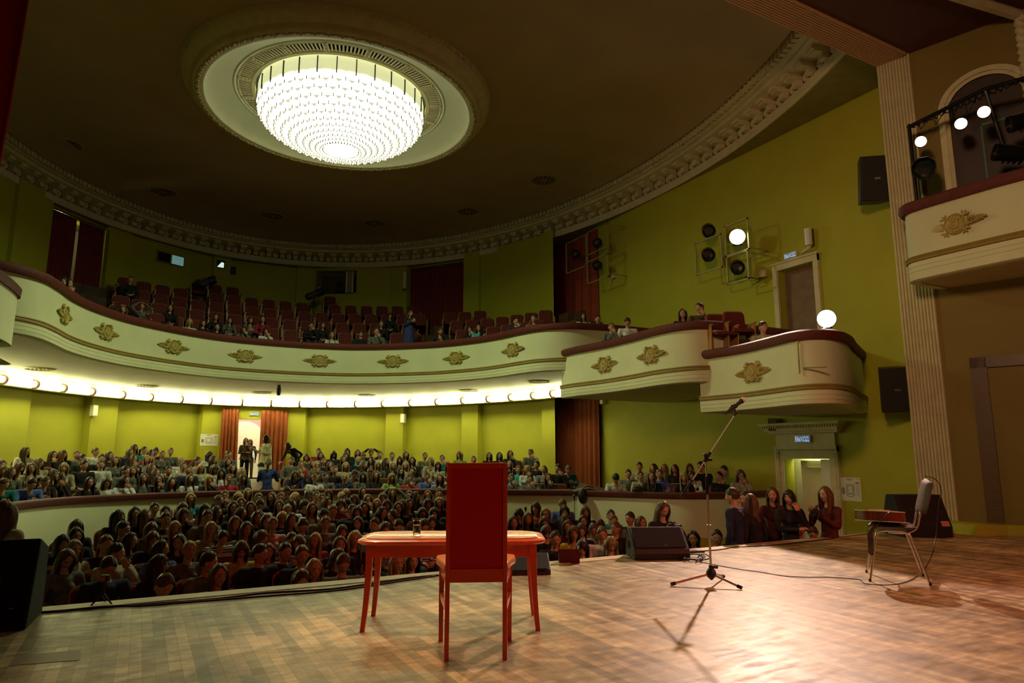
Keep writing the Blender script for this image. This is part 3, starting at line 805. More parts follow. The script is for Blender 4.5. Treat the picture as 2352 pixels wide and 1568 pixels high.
for (px, py) in [(154, 725), (256, 764), (405, 797), (566, 818), (735, 828), (898, 829), (1048, 823), (1182, 805)]:
    q = at_z(px, py, 3.85); pp = min(range(len(BALP)), key=lambda i: (Vector(BALP[i]) - q.xy).length)
    a, b = Vector(BALP[max(pp - 1, 0)]), Vector(BALP[min(pp + 1, len(BALP) - 1)])
    d_ = (b - a).normalized(); n_ = Vector((d_.y, -d_.x))
    t = (q.xy - a).dot(d_); p = a + d_ * t
    medallion(bal, (p.x + n_.x * 0.012, p.y + n_.y * 0.012), n_, 3.87)
# soffit below the balcony (flat, with light cove step) and raked floor above
m = MB(); n = len(BALP)
def clampwall(x, y):
    return x, y
back = []
for (x, y) in BALP:
    t = Vector((x, y - 8)); k = 1.0
    if y > 8.6 and abs(x) < 6.3:
        L_ = math.sqrt((x / 8.6) ** 2 + ((y - 8) / 12.6) ** 2); back.append((x / L_, 8 + (y - 8) / L_))
    else: back.append((math.copysign(9.0, x), max(y, 8.0)))
m2 = MB()
for i in range(n - 1):
    a, b = BALP[i], BALP[i + 1]; c, d = back[i + 1], back[i]
    m.add([(a[0], a[1], 3.19), (b[0], b[1], 3.19), (c[0], c[1], 3.19), (d[0], d[1], 3.19)], [(0, 1, 2, 3)])
m.build('soffit', 'soffit', bal)
BX = [Vector(p) for p in BALP]
def dist_bal(x, y):
    p = Vector((x, y)); best = 99
    for a, b in zip(BX, BX[1:]):
        ab = b - a; t = max(0, min(1, (p - a).dot(ab) / max(ab.length_squared, 1e-9)))
        best = min(best, (p - a - ab * t).length)
    return best
BZ0, BROW, BRISE, BD0 = 3.70, 0.84, 0.50, 0.92
def fbal(x, y):
    k = math.floor((dist_bal(x, y) - 0.56) / BROW); k = max(0, min(k, 5)); return BZ0 + BRISE * k
m = MB(); NX = 72
gx = [-9.0 + 18.0 * i / NX for i in range(NX + 1)]; gy = [7.8 + 13.0 * j / 66 for j in range(67)]
def inbal(x, y):
    if abs(x) > 8.8 and y > 13: return False
    if (x / 8.7) ** 2 + ((y - 8) / 12.6) ** 2 > 1 and y > 12.6: return False
    yb = None
    for a, b in zip(BX, BX[1:]):
        if (a.x - x) * (b.x - x) <= 0 and abs(b.x - a.x) > 1e-9: yb = a.y + (b.y - a.y) * (x - a.x) / (b.x - a.x)
    return yb is not None and y > yb + 0.08
def at_bal(px, py, dmin):
    c = Vector(cam.location); r = ray(px, py); t = 8.0
    while t < 32:
        q = c + r * t
        if inbal(q.x, q.y) and dist_bal(q.x, q.y) > dmin: return q
        t += 0.05
def fbp(x, y): return fbal(x, y) if inbal(x, y) and dist_bal(x, y) > 0.3 else -9.0
cell = {}
for i in range(NX):
    for j in range(66):
        x, y = (gx[i] + gx[i + 1]) / 2, (gy[j] + gy[j + 1]) / 2
        if inbal(x, y) and dist_bal(x, y) > 0.34: cell[i, j] = fbal(x, y)
for (i, j), z in cell.items():
    m.add([(gx[i], gy[j], z), (gx[i + 1], gy[j], z), (gx[i + 1], gy[j + 1], z), (gx[i], gy[j + 1], z)], [(0, 1, 2, 3)])
    for di, dj, e0, e1 in ((1, 0, (i + 1, j), (i + 1, j + 1)), (0, 1, (i, j + 1), (i + 1, j + 1))):
        z2 = cell.get((i + di, j + dj))
        if z2 is not None and abs(z2 - z) > 0.01:
            A, B = e0, e1
            m.add([(gx[A[0]], gy[A[1]], z), (gx[B[0]], gy[B[1]], z), (gx[B[0]], gy[B[1]], z2), (gx[A[0]], gy[A[1]], z2)], [(0, 1, 2, 3)])
m.build('stepped_floor', 'floorhall', bal)

# boxes
def theatre_box(label, pts, zr, meds, side=1):
    root = thing('theatre_box', label, 'box', (0, 0, 0))
    path = [(v.x, v.y) for v in crv(pts, 6)]
    parapet(root, path, zr, flip=side)
    for (px, py, X) in meds:
        q = at_x(px, py, X); d_ = Vector((0, 1)); 
        i = min(range(1, len(path) - 1), key=lambda i: (Vector(path[i]) - q.xy).length)
        a, b = Vector(path[i - 1]), Vector(path[i + 1]); dd = (b - a).normalized(); n_ = Vector((-dd.y, dd.x)) * side
        p = a + dd * (q.xy - a).dot(dd)
        medallion(root, (p.x + n_.x * 0.012, p.y + n_.y * 0.012), n_, zr - 0.56, 1.0)
    m = MB()
    xs = 9.0
    for k in range(len(path) - 1):
        a, b = path[k], path[k + 1]
        for z in (zr - 1.23, zr - 0.72):
            m.add([(a[0], a[1], z), (b[0], b[1], z), (xs, min(max(b[1], pts[-1][1]), pts[0][1]), z), (xs, min(max(a[1], pts[-1][1]), pts[0][1]), z)], [(0, 1, 2, 3)])
    m.build('floor_slab', 'soffit', root)
    return root
theatre_box('middle side box of cream plaster with two medallions, just below the balcony end', [(5.86, 8.3), (5.84, 7.6), (5.95, 6.6), (5.93, 5.5), (5.85, 4.6), (5.9, 4.0), (6.12, 3.62), (6.6, 3.46), (7.6, 3.44), (9.05, 3.44)], 3.72, [(1390, 832, 5.95), (1497, 808, 5.87)], side=-1)
theatre_box('lowest side box of cream plaster with one medallion, beside the stage arch', [(6.22, 3.75), (6.26, 3.3), (6.28, 2.7), (6.12, 1.9), (5.99, 1.35), (6.06, 1.02), (6.4, 0.88), (7.0, 1.05), (7.9, 1.55), (9.05, 2.15)], 3.12, [(1727, 841, 6.2)], side=-1)
# box on the stage side, flat ended
root = thing('theatre_box', 'cream stage side box with a red rail and spotlights, right of the fluted arch', 'box', (0, 0, 0))
path = [(v.x, v.y) for v in crv([(8.2, 0.02), (7.5, 0.06), (7.24, -0.05), (7.18, -0.3), (7.2, -0.9), (7.26, -1.6), (7.42, -2.2), (7.8, -2.6), (8.9, -2.9)], 6)]
parapet(root, path, 5.12, flip=-1, drop=1.30)
q = at_x(2197, 515, 7.22); medallion(root, (7.19, q.y), (-1, 0.06), 4.56, 0.92)
m = MB(); m.prism(path, 3.83, 3.86); m.prism(path, 4.1, 4.13); m.build('floor_slab', 'soffit', root)
# sliver of the left stage box and of the balcony end at the far left
root = thing('theatre_box', 'cream side box with red rail, cut off at the left edge', 'box', (0, 0, 0))
path = [(v.x, v.y) for v in crv([(-8.9, 7.0), (-6.4, 7.0), (-5.68, 6.9), (-5.55, 6.5), (-5.7, 5.0), (-5.9, 3.4), (-6.4, 3.0), (-8.9, 3.0)], 6)]
parapet(root, path, 3.72, flip=-1)
m = MB(); m.prism(path, 2.49, 2.52); m.build('floor_slab', 'soffit', root)

# vents in the balcony soffit
for (px, py, lb) in [(92, 847, 'round pierced vent in the balcony soffit at the far left'), (338, 886, 'round pierced vent in the balcony soffit above the bent lamps left of the doorway'),
                     (602, 901, 'round pierced vent in the balcony soffit above the curtained rear doorway'), (842, 907, 'round pierced vent in the balcony soffit below the fifth medallion'),
                     (1077, 896, 'round pierced vent in the balcony soffit below the seventh medallion'), (1238, 876, 'round pierced vent in the balcony soffit near its right end')]:
    p = at_z(px, py, 3.185)
    vent('soffit_vent', p.x, p.y, 3.185, 0.34, lb)
# camera hanging under the balcony
p = at_z(641, 884, 3.19)
t = thing('dome_camera', 'dark cylindrical device hanging under the balcony front', 'camera', (p.x, p.y, 3.19))
m = MB(); m.lathe([(0, 0), (0.06, 0), (0.06, -0.08), (0.075, -0.1), (0.075, -0.24), (0, -0.24)], 16); m.build('body', 'grille', t, smooth=True)
m = MB(); m.lathe([(0.065, -0.24), (0.06, -0.29), (0.03, -0.325), (0, -0.33)], 16); m.build('lens_dome', 'black', t, smooth=True)

# ------------------------------------------------------------------ curved row of tube lamps
bulk = [(v.x, v.y) for v in [Vector(ell(8.15, 12.42, math.radians(a))) for a in range(12, 169, 2)]]
m = MB(); m.sweep(bulk, [(0.02, 3.19), (0.02, 3.10), (0.0, 3.06), (0.0, 2.84), (-0.02, 2.82), (-0.20, 2.82)], flip=1)
struct(m, 'trim_14', 'cream', 'curved white bulkhead carrying the tube lamps', smooth=True)
S = arclen(bulk); 
lampx = [0, 76, 142, 211, 280, 348, 417, 485, 555, 621, 687, 752, 816, 881, 944, 1006, 1065, 1122, 1174, 1226, 1273, 1312]
def s_of_px(x):
    best = None
    y = 905 + 0.00001
    lo, hi = 0, S[-1]
    best = min(range(400), key=lambda i: abs(px_of((*at_s(bulk, S, S[-1] * i / 399)[0], 2.97))[0] - x) if (at_s(bulk, S, S[-1] * i / 399)[0].y > 7) else 1e9)
    return S[-1] * best / 399
ss = [s_of_px(x) for x in lampx]
dstep = abs(ss[10] - ss[11]); 
pos = sorted(set(round(v, 3) for v in ss))
extra = pos[-1]
while extra + dstep < S[-1] - 0.3: extra += dstep; pos.append(extra)
lamp_n = len(pos) - 1
pos_lr = list(reversed(pos))     # path runs right to left
for i in range(lamp_n):
    s0, s1 = sorted((pos[i], pos[i + 1]))
    c, d_ = at_s(bulk, S, (s0 + s1) / 2); nn = Vector((-d_.y, d_.x))
    L_ = s1 - s0 - 0.075
    k = i + 1
    pxm = px_of((c.x, c.y, 2.97))[0]
    vis = px_of((*at_s(bulk, S, s1)[0], 2.97))[0] > -40
    side = 'from the right end' 
    lb = 'lit white tube lamp, %s %s of the curved row under the balcony' % (ordw(k), side) if k > 1 else 'lit white tube lamp, rightmost of the curved row under the balcony'
    T = Matrix(((d_.x, nn.x, 0, c.x), (d_.y, nn.y, 0, c.y), (0, 0, 1, 2.945), (0, 0, 0, 1)))
    root = thing('tube_lamp', lb, 'lamp', (0, 0, 0), 0, 'tube lamps in the curved row under the balcony'); root.matrix_world = T
    m = MB()
    prof = [(0.075 * math.cos(a), 0.075 * math.sin(a)) for a in [PI * (q / 10) - PI / 2 for q in range(11)]]
    vs = []
    for x in (-L_ / 2, L_ / 2):
        for (a, b) in prof: vs.append((x, 0.07 + a, b))
    nP = len(prof)
    m.add(vs, [(q, q + 1, nP + q + 1, nP + q) for q in range(nP - 1)] + [tuple(range(nP)), tuple(range(nP, 2 * nP))])
    m.build('diffuser', 'tubelight', root, smooth=True)
    m = MB()
    arc = [(0.0, 0.07 + 0.092 * math.cos(t), 0.092 * math.sin(t)) for t in [PI * q / 10 - PI / 2 for q in range(11)]]
    arc = [(0, 0, -.092)] + arc + [(0, 0, .092)]
    m.tube([(L_ / 2 + 0.03, y, z) for (x, y, z) in arc], 0.042, 6); m.build('end_clip', 'darkwood', root, smooth=True)

# ------------------------------------------------------------------ curtains
def drape(name, a, b, z0, z1, m_, parent, folds=9, amp=0.05, seed=1, pinch=None, nz=14):
    """pleated cloth between plan points a and b; pinch narrows towards one end at the bottom"""
    rnd = random.Random(seed); A, B = Vector(a), Vector(b); d = B - A; L_ = d.length; d.normalize(); nn = Vector((-d.y, d.x))
    nu = folds * 10; ph = [rnd.uniform(0, 6.28) for _ in range(4)]; m = MB()
    for j in range(nz + 1):
        t = j / nz; z = z1 + (z0 - z1) * t
        for i in range(nu + 1):
            u = i / nu
            w = u
            if pinch: w = pinch(u, t)
            o = amp * (0.55 + 0.45 * t) * (math.sin(2 * PI * folds * u + ph[0] + 0.4 * math.sin(3 * t + ph[1])) + 0.35 * math.sin(2 * PI * folds * 0.37 * u + ph[2] + t))
            p = A + d * (w * L_) + nn * o
            m.v.append((p.x, p.y, z))
    for j in range(nz):
        for i in range(nu):
            q = j * (nu + 1) + i; m.f.append((q, q + 1, q + nu + 2, q + nu + 1)); m.m.append(0)
    o = m.build(name, m_, parent, smooth=True, auto=180)
    sm = o.modifiers.new('thickness', 'SOLIDIFY'); sm.thickness = 0.008
    return o
# rear doorway
yb = 20.58
t = thing('curtain', 'rust orange curtains with brass rod, drawn open at the rear doorway', 'curtain', (0, 0, 0))
drape('curtain_panel', (-1.02, yb), (-0.38, yb), 0.20, 2.72, 'curtain', t, 5, 0.05, 3, lambda u, k: u * (1 - 0.10 * (1 - k)))
drape('curtain_panel', (0.36, yb), (1.34, yb), 0.20, 2.70, 'curtain', t, 6, 0.05, 4)
m = MB(); m.tube([(-1.05, yb, 2.76), (1.4, yb, 2.76)], 0.018, 8); m.build('rod', mat('brass_rod', (0.6, 0.5, 0.2), 0.25, metal=1), t, smooth=True)
# right lower and upper passages
t = thing('curtain', 'rust orange velvet curtains closed over the passage below the balcony end', 'curtain', (0, 0, 0))
drape('curtain_panel', (8.95, 13.55), (8.95, 12.15), -0.45, 2.98, 'curtain', t, 8, 0.055, 5, lambda u, k: u * (1 - 0.03 * k) )
drape('curtain_panel', (8.93, 12.2), (8.95, 10.92), -0.45, 2.98, 'curtain', t, 5, 0.06, 6, lambda u, k: u + 0.03 * k * (1 - u))
m = MB(); m.tube([(8.95, 10.85, 3.02), (8.95, 13.6, 3.02)], 0.018, 8); m.build('rod', 'ochre', t, smooth=True)
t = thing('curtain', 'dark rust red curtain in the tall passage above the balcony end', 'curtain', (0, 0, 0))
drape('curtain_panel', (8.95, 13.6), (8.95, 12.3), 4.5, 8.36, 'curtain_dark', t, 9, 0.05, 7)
drape('curtain_panel', (8.95, 12.3), (8.95, 10.92), 4.5, 8.36, mat('rust_curtain_second_panel', (0.26, 0.035, 0.01), 0.85), t, 3, 0.05, 8)  # this panel in a stronger rust red than the other
# balcony door curtains on the rear wall
for i, lb, sd in ((11, 'dark red curtains with a pale gap at the left balcony doorway', 11), (3, 'dark red curtains closed over the right balcony doorway beside the wall sconce', 21)):
    A2, d_, n_, L_ = FU[i]
    o_ = A2 - n_ * 0.06 + d_ * 0.05; e_ = A2 - n_ * 0.06 + d_ * (L_ - 0.05); c_ = (o_ + e_) / 2
    t = thing('curtain', lb, 'curtain', (0, 0, 0))
    gap = 0.05 if i == 11 else 0.012
    drape('curtain_panel', o_, c_ - d_ * gap, 5.62, 8.26, 'curtain_dark', t, 7, 0.045, sd)
    drape('curtain_panel', c_ + d_ * gap, e_, 5.62, 8.26, 'curtain_dark', t, 7, 0.045, sd + 1)
    m = MB(); m.tube([(o_.x, o_.y, 8.3), (e_.x, e_.y, 8.3)], 0.03, 6); m.build('rod', 'darkwood', t)
# pale landing behind the left balcony curtain
A2, d_, n_, L_ = FU[11]; c_ = A2 + d_ * L_ / 2 + n_ * 1.2
T = Matrix(((d_.x, n_.x, 0, c_.x), (d_.y, n_.y, 0, c_.y), (0, 0, 1, 0), (0, 0, 0, 1)))
m = MB(); m.box(-1.6, 1.6, 0.0, 0.06, 5.4, 8.4, T=T)
struct(m, 'wall_back.003', mat('pale_landing_wall', (0.7, 0.7, 0.45), 0.7, var=0.04), 'pale landing wall behind the left balcony curtain')
d = bpy.data.lights.new('landing_lamp', 'POINT'); d.energy = 14; d.color = (1, 0.97, 0.6); d.shadow_soft_size = 0.1
o = bpy.data.objects.new('landing_lamp', d); COL.objects.link(o); o.location = (c_.x - n_.x * 0.6, c_.y - n_.y * 0.6, 7.9)
# red stage curtain edge close by on the left
t = thing('stage_curtain', 'blurred scarlet stage curtain hanging at the top left edge', 'curtain', (0, 0, 0))
p0 = at_z(40, 0, 2.6)
c = Vector(cam.location); d1 = ray(85, 10); d2 = ray(28, 260); d3 = ray(2, 520)
q1 = c + d1 * 2.6; q2 = c + d2 * 2.6
rr = ray(-600, 300); e = c + rr * 2.9
drape('curtain_panel', (e.x, e.y), (q2.x - 0.02, q2.y), 1.3, 3.9, 'stagecurtain', t, 7, 0.05, 9, lambda u, k: u * (1 + 0.05 * (1 - k) - 0.07 * k * k))

# ------------------------------------------------------------------ doors on the right wall
def wallT(y, z, x=9.05):      # frame on the right wall: local x along +Y (towards the rear), local y up?, out of wall -X
    return Matrix(((0, 0, -1, x), (1, 0, 0, y), (0, 1, 0, z), (0, 0, 0, 1)))
# lower doorway with cornice
m = MB()
for (a, b, w0, w1, o) in ((2.82, 2.92, -1.2, 1.25, 0.07), (4.28, 4.38, -1.2, 1.25, 0.07), (2.92, 3.02, -1.2, 1.12, 0.04), (4.18, 4.28, -1.2, 1.12, 0.04), (2.92, 4.28, 0.98, 1.14, 0.045), (2.82, 4.38, 1.14, 1.26, 0.08),
                          (2.86, 4.34, 1.26, 1.52, 0.05), (2.74, 4.50, 1.52, 1.57, 0.12), (2.70, 4.54, 1.57, 1.64, 0.17), (2.60, 4.64, 1.70, 1.75, 0.26), (2.64, 4.60, 1.64, 1.70, 0.21)):
    m.box(9.05 - o, 9.06, a, b, w0, w1)
for k in range(30): m.box(8.80, 8.90, 2.68 + k * 0.064, 2.71 + k * 0.064, 1.645, 1.695)
for k in range(26): m.ball((8.97, 2.86 + k * 0.058, 1.17), 0.018, seg=6, rings=4)
for s_ in (2.87, 4.33):
    for k in range(40): m.ball((8.975, s_, -1.1 + k * 0.056), 0.018, seg=6, rings=4)
d1 = struct(m, 'door_1', 'cornice', 'carved cream surround of the lower right exit')
m = MB(); T = Matrix.Translation((9.12, 3.62, -1.2)) @ Matrix.Rotation(math.radians(58), 4, 'Z')
def leaf_(m, w, h, T):
    m.box(0, w, -0.02, 0.02, 0, h, T=T)
    for (x0, x1, z0, z1) in ((0.1, w - 0.1, 0.75, h - 0.14), (0.1, w - 0.1, 0.1, 0.62)):
        m.box(x0, x1, -0.03, 0.03, z0, z0 + 0.02, T=T); m.box(x0, x1, -0.03, 0.03, z1 - 0.02, z1, T=T)
        m.box(x0, x0 + 0.02, -0.03, 0.03, z0, z1, T=T); m.box(x1 - 0.02, x1, -0.03, 0.03, z0, z1, T=T)
    m.lathe([(0.15, -0.03), (0.16, -0.045), (0.13, -0.05), (0.12, -0.03)], 24, T=T @ Matrix.Translation((w / 2, 0, 0.42)) @ Matrix.Rotation(PI / 2, 4, 'X') @ Matrix.Translation((0, 0, 0)))
    m.lathe([(0.15, 0.03), (0.16, 0.045), (0.13, 0.05), (0.12, 0.03)], 24, T=T @ Matrix.Translation((w / 2, 0, 0.42)) @ Matrix.Rotation(PI / 2, 4, 'X') @ Matrix.Translation((0, 0, 0)))
# leaf standing open in the doorway, facing the camera
T = Matrix.Translation((9.30, 3.95, -1.2)) @ Matrix.Rotation(math.radians(-62), 4, 'Z')
leaf_(m, 0.62, 2.14, T); struct(m, 'door_2', 'doorlit', 'open pale panelled door leaf in the lower right exit')
m = MB(); m.box(9.07, 9.11, 3.02, 3.28, -1.2, 0.97); m.box(9.06, 9.075, 3.07, 3.24, -0.4, 0.85); struct(m, 'door_3', 'white', 'closed half of the lower right exit door')
# upper doorway
m = MB()
for (a, b, w0, w1, o) in ((2.93, 3.05, 2.1, 5.36, 0.07), (4.0, 4.12, 2.1, 5.36, 0.07), (2.93, 4.12, 5.22, 5.36, 0.08), (2.9, 4.15, 5.36, 5.4, 0.11)): m.box(9.05 - o, 9.06, a, b, w0, w1)
struct(m, 'door_4', 'cornice', 'plain cream surround of the upper right doorway')
m = MB(); m.box(9.25, 9.3, 2.9, 4.2, 2.1, 5.3); struct(m, 'door_5', mat('brown_passage', (0.22, 0.14, 0.09), 0.8), 'dim brown door in the upper right doorway')

# exit signs and the Cyrillic word for exit, built as letters
GL = {'В': [((0, 0), (0, 6)), ((0, 6), (3, 6)), ((0, 3), (3, 3)), ((0, 0), (3, 0)), ((3, 6), (3, 3)), ((3.6, 3), (3.6, 0))],
      'Ы': [((0, 0), (0, 6)), ((0, 3.4), (2.4, 3.4)), ((0, 0), (2.4, 0)), ((2.4, 0), (2.4, 3.4)), ((4, 0), (4, 6))],
      'Х': [((0, 0), (3.6, 6)), ((0, 6), (3.6, 0))],
      'О': [((0, 0), (0, 6)), ((3.6, 0), (3.6, 6)), ((0, 0), (3.6, 0)), ((0, 6), (3.6, 6))],
      'Д': [((0.8, 0), (0.8, 6)), ((3.6, 0), (3.6, 6)), ((0.8, 6), (3.6, 6)), ((0, 0), (4.4, 0)), ((0, 0), (0, -1)), ((4.4, 0), (4.4, -1))]}
def exit_sign(T, label, w=0.36, h=0.13, deep=0.05):
    root = thing('exit_sign', label, 'sign'); root.matrix_world = T      # local x right, y up, z out
    m = MB(); m.box(-w / 2, w / 2, -h / 2, h / 2, 0, deep); m.build('case', 'whiteplastic', root, bevel=0.004)
    m = MB(); m.box(-w / 2 + .012, w / 2 - .012, -h / 2 + .012, h / 2 - .012, deep, deep + 0.004); m.build('panel', 'signblue', root)
    m = MB(); u = w / 31; x = -w / 2 + 2.6 * u
    for ch, wd in (('В', 5.0), ('Ы', 5.6), ('Х', 5.2), ('О', 5.2), ('Д', 5)):
        for (a, b) in GL[ch]:
            a = Vector((x + a[0] * u, (a[1] - 3) * u * 1.15, deep + 0.006)); b = Vector((x + b[0] * u, (b[1] - 3) * u * 1.15, deep + 0.006))
            dd = (b - a).normalized(); nn = Vector((-dd.y, dd.x, 0)) * u * 0.45; a2 = a - dd * u * 0.4; b2 = b + dd * u * 0.4
            m.add([a2 - nn, b2 - nn, b2 + nn, a2 + nn], [(0, 1, 2, 3)])
        x += wd * u
    m.build('lettering', 'signtext', root)
    return root
def onright(y, z, x=9.05):      # facing -X, readable from the hall
    return Matrix(((0, 0, -1, x), (-1, 0, 0, y), (0, 1, 0, z), (0, 0, 0, 1)))
def onback(x, z, y):            # facing -Y
    return Matrix(((1, 0, 0, x), (0, 0, -1, y), (0, 1, 0, z), (0, 0, 0, 1)))
exit_sign(onright(3.60, 1.40, 9.0), 'blue exit sign on the surround of the lower right exit', 0.40, 0.16)
exit_sign(onright(3.62, 5.50), 'blue exit sign above the upper right doorway', 0.34, 0.14)
exit_sign(onback(0.12, 2.55, 20.70), 'small exit sign above the curtained rear doorway', 0.34, 0.13)

# evacuation plans: printed sheets
def plan_poster(T, label, w, h):
    root = thing('wall_plan', label, 'poster'); root.matrix_world = T
    m = MB(); m.box(-w / 2, w / 2, -h / 2, h / 2, 0, 0.012); m.build('sheet', 'paper', root)
    m = MB()
    def line(x0, y0, x1, y1, t=0.004):
        a = Vector((x0 * w / 2, y0 * h / 2, 0.0135)); b = Vector((x1 * w / 2, y1 * h / 2, 0.0135)); dd = (b - a)
        if dd.length < 1e-6: return
        dd.normalize(); nn = Vector((-dd.y, dd.x, 0)) * t
        m.add([a - nn, b - nn, b + nn, a + nn], [(0, 1, 2, 3)])
    for s_ in (1, -1):
        line(-0.42, s_ * 0.42, 0.32, s_ * 0.42); 
    for (x0, y0, x1, y1) in ((-0.42, 0.42, -0.42, -0.5), (0.32, 0.42, 0.32, -0.5), (-0.42, -0.5, -0.2, -0.62), (0.32, -0.5, 0.1, -0.62), (-0.2, -0.62, 0.1, -0.62),
                             (-0.3, 0.3, -0.3, -0.25), (0.2, 0.3, 0.2, -0.25), (-0.3, -0.25, -0.05, -0.45), (0.2, -0.25, -0.05, -0.45), (-0.3, 0.3, 0.2, 0.3)): line(x0, y0, x1, y1, 0.006)
    for k in range(9): line(0.5, 0.35 - k * 0.11, 0.88, 0.35 - k * 0.11, 0.0025)
    for k in range(8): line(-0.88, 0.1 - k * 0.07, -0.6, 0.1 - k * 0.07, 0.006)
    line(-0.4, 0.86, 0.25, 0.86, 0.006); line(-0.3, 0.76, 0.15, 0.76, 0.004); line(0.6, 0.86, 0.9, 0.86, 0.003)
    m.build('printed_plan', 'ink', root)
    m = MB(); m.box(0.5 * w / 2, 0.88 * w / 2, 0.50 * h / 2, 0.62 * h / 2, 0.012, 0.0145); m.build('red_stamp', 'redink', root)
a = at_x(1929, 1100, 9.03); b = at_x(1975, 1100, 9.03); c_ = at_x(1973, 1149, 9.03)
plan_poster(onright((a.y + b.y) / 2 - 0.0, 0.385, 9.05), 'white seating plan sheet on the right wall beside the exit', 0.44, 0.46)
A2, d_, n_, L_ = FL[8]
A2, d_, n_, L_ = FL[8] if LOW[8] == 'P' else FL[9]
pp = Vector((-1.38, 20.64))
T = Matrix(((-d_.x, 0, -n_.x, pp.x), (-d_.y, 0, -n_.y, pp.y), (0, 1, 0, 1.57), (0, 0, 0, 1)))
plan_poster(T, 'white seating plan sheet on the pilaster left of the rear doorway', 0.62, 0.42)

# ------------------------------------------------------------------ openings and lit windows of the projection booth
def wallwin(i, px0, py0, px1, py1, kind, label, rec):
    A2, d_, n_, L_ = FU[i]
    A = Vector(WP[i])
    def hit(px, py):
        r = ray(px, py); c = Vector(cam.location)
        t = (A2 - c.xy).dot(n_) / r.xy.dot(n_); return c + r * t
    a = hit(px0, py0); b = hit(px1, py1)
    w = abs((b.xy - a.xy).dot(d_)); h = abs(a.z - b.z); mid = (a + b) / 2
    T = Matrix(((-d_.x, 0, -n_.x, mid.x), (-d_.y, 0, -n_.y, mid.y), (0, 1, 0, mid.z), (0, 0, 0, 1)))
    return T, w, h
T, w, h = wallwin(9, 362, 577, 420, 612, '', '', 0)
t = struct(MB().box(-w / 2 - .03, w / 2 + .03, h / 2, h / 2 + .04, 0, 0.05).box(-w / 2 - .03, w / 2 + .03, -h / 2 - .04, -h / 2, 0, 0.05).box(-w / 2 - .04, -w / 2, -h / 2, h / 2, 0, .05).box(w / 2, w / 2 + .04, -h / 2, h / 2, 0, .05).box(-0.03, 0.03, -h / 2, h / 2, 0, .04), 'window_1', 'ochre', 'small two pane projection window')
t.matrix_world = T
o = MB().box(0.0, w / 2, -h / 2, h / 2, 0.0, 0.02).build('lit_pane', 'winblue', t); o = MB().box(-w / 2, 0, -h / 2, h / 2, 0.0, 0.015).build('dark_pane', 'windark', t)
def hitf(i, px, py):
    A2, d_, n_, L_ = FU[i]; r = ray(px, py); c = Vector(cam.location)
    t = (A2 - c.xy).dot(n_) / r.xy.dot(n_); return c + r * t
def onf(i, px, py):
    A2, d_, n_, L_ = FU[i]; p = hitf(i, px, py)
    return Matrix(((-d_.x, 0, -n_.x, p.x), (-d_.y, 0, -n_.y, p.y), (0, 1, 0, p.z), (0, 0, 0, 1)))
t = struct(MB().box(-.15, .15, -.15, .15, 0, 0.02), 'window_2', 'windark', 'tiny square projection window'); t.matrix_world = onf(8, 507, 607)
m = MB(); m.add([(-.13, -.12, .024), (.11, -.12, .024), (.11, .07, .024), (.02, .09, .024)], [(0, 1, 2, 3)]); m.build('lit_pane', 'winbright', t)
t = thing('wall_speaker', 'small black square speaker on the wall beside the tiny square window', 'speaker'); t.matrix_world = onf(7, 533, 622)
m = MB(); m.box(-.13, .13, -.14, .14, 0, 0.12); m.build('cabinet', 'black', t, bevel=0.01); m = MB(); m.lathe([(0.08, 0.12), (0.09, 0.13), (0.1, 0.12)], 16); m.build('cone_ring', 'blackmetal', t)
# big booth opening
A2, d_, n_, L_ = FU[5]; i = 5
t = struct(MB(), 'window_3', 'white') if False else None
a_ = hitf(5, 722, 640); b_ = hitf(5, 812, 640)
c_ = (a_ + b_) / 2; w = (b_.xy - a_.xy).length
T = Matrix(((-d_.x, 0, -n_.x, c_.x), (-d_.y, 0, -n_.y, c_.y), (0, 1, 0, 7.84), (0, 0, 0, 1)))
m = MB(); m.box(-w / 2, w / 2, -0.46, 0.46, -0.9, -0.85); m.box(-w / 2, w / 2, -.46, -.5, -0.9, 0.02)
t = struct(m, 'window_3', 'boothdark', 'open window of the projection booth'); t.matrix_world = T
m = MB(); m.box(w / 2 - 0.30, w / 2 - 0.25, -.46, .42, -.05, 0.03); m.box(w / 2 - 0.04, w / 2, -.46, .42, -.05, 0.03); m.build('window_frame', 'white', t)
m = MB(); m.box(w / 2 - 0.25, w / 2 - 0.04, -.46, .42, -.02, 0.0); m.build('pane', mat('grey_pane', (0.3, 0.28, 0.2), 0.2), t)
t = thing('projector', 'dark projector standing inside the projection booth window', 'projector'); t.matrix_world = T
m = MB(); m.box(0.10, 0.42, -.36, .02, -0.5, -0.05); m.build('body', 'black', t, bevel=0.02); m = MB(); m.lathe([(0, .06), (0.07, .06), (0.07, -.06)], 12, T=Matrix.Translation((0.26, -0.15, -0.05))); m.build('lens', 'blackmetal', t)
# sconce on the wall beside the right balcony door
t = thing('wall_sconce', 'tall clear glass wall sconce left of the right balcony curtain', 'sconce'); t.matrix_world = onf(4, 932, 645)
m = MB(); m.lathe([(0.07, -.34), (0.075, .34)], 12, T=Matrix.Translation((0, 0, 0.1)) @ Matrix.Rotation(-PI / 2, 4, 'X')); m.build('glass', 'white', t, smooth=True)
m = MB(); m.box(-.06, .06, -.38, -.34, 0, 0.18); m.box(-.06, .06, .34, .38, 0, 0.18); m.box(-.03, .03, -.36, .36, 0, 0.03); m.build('bracket', 'ochre', t)

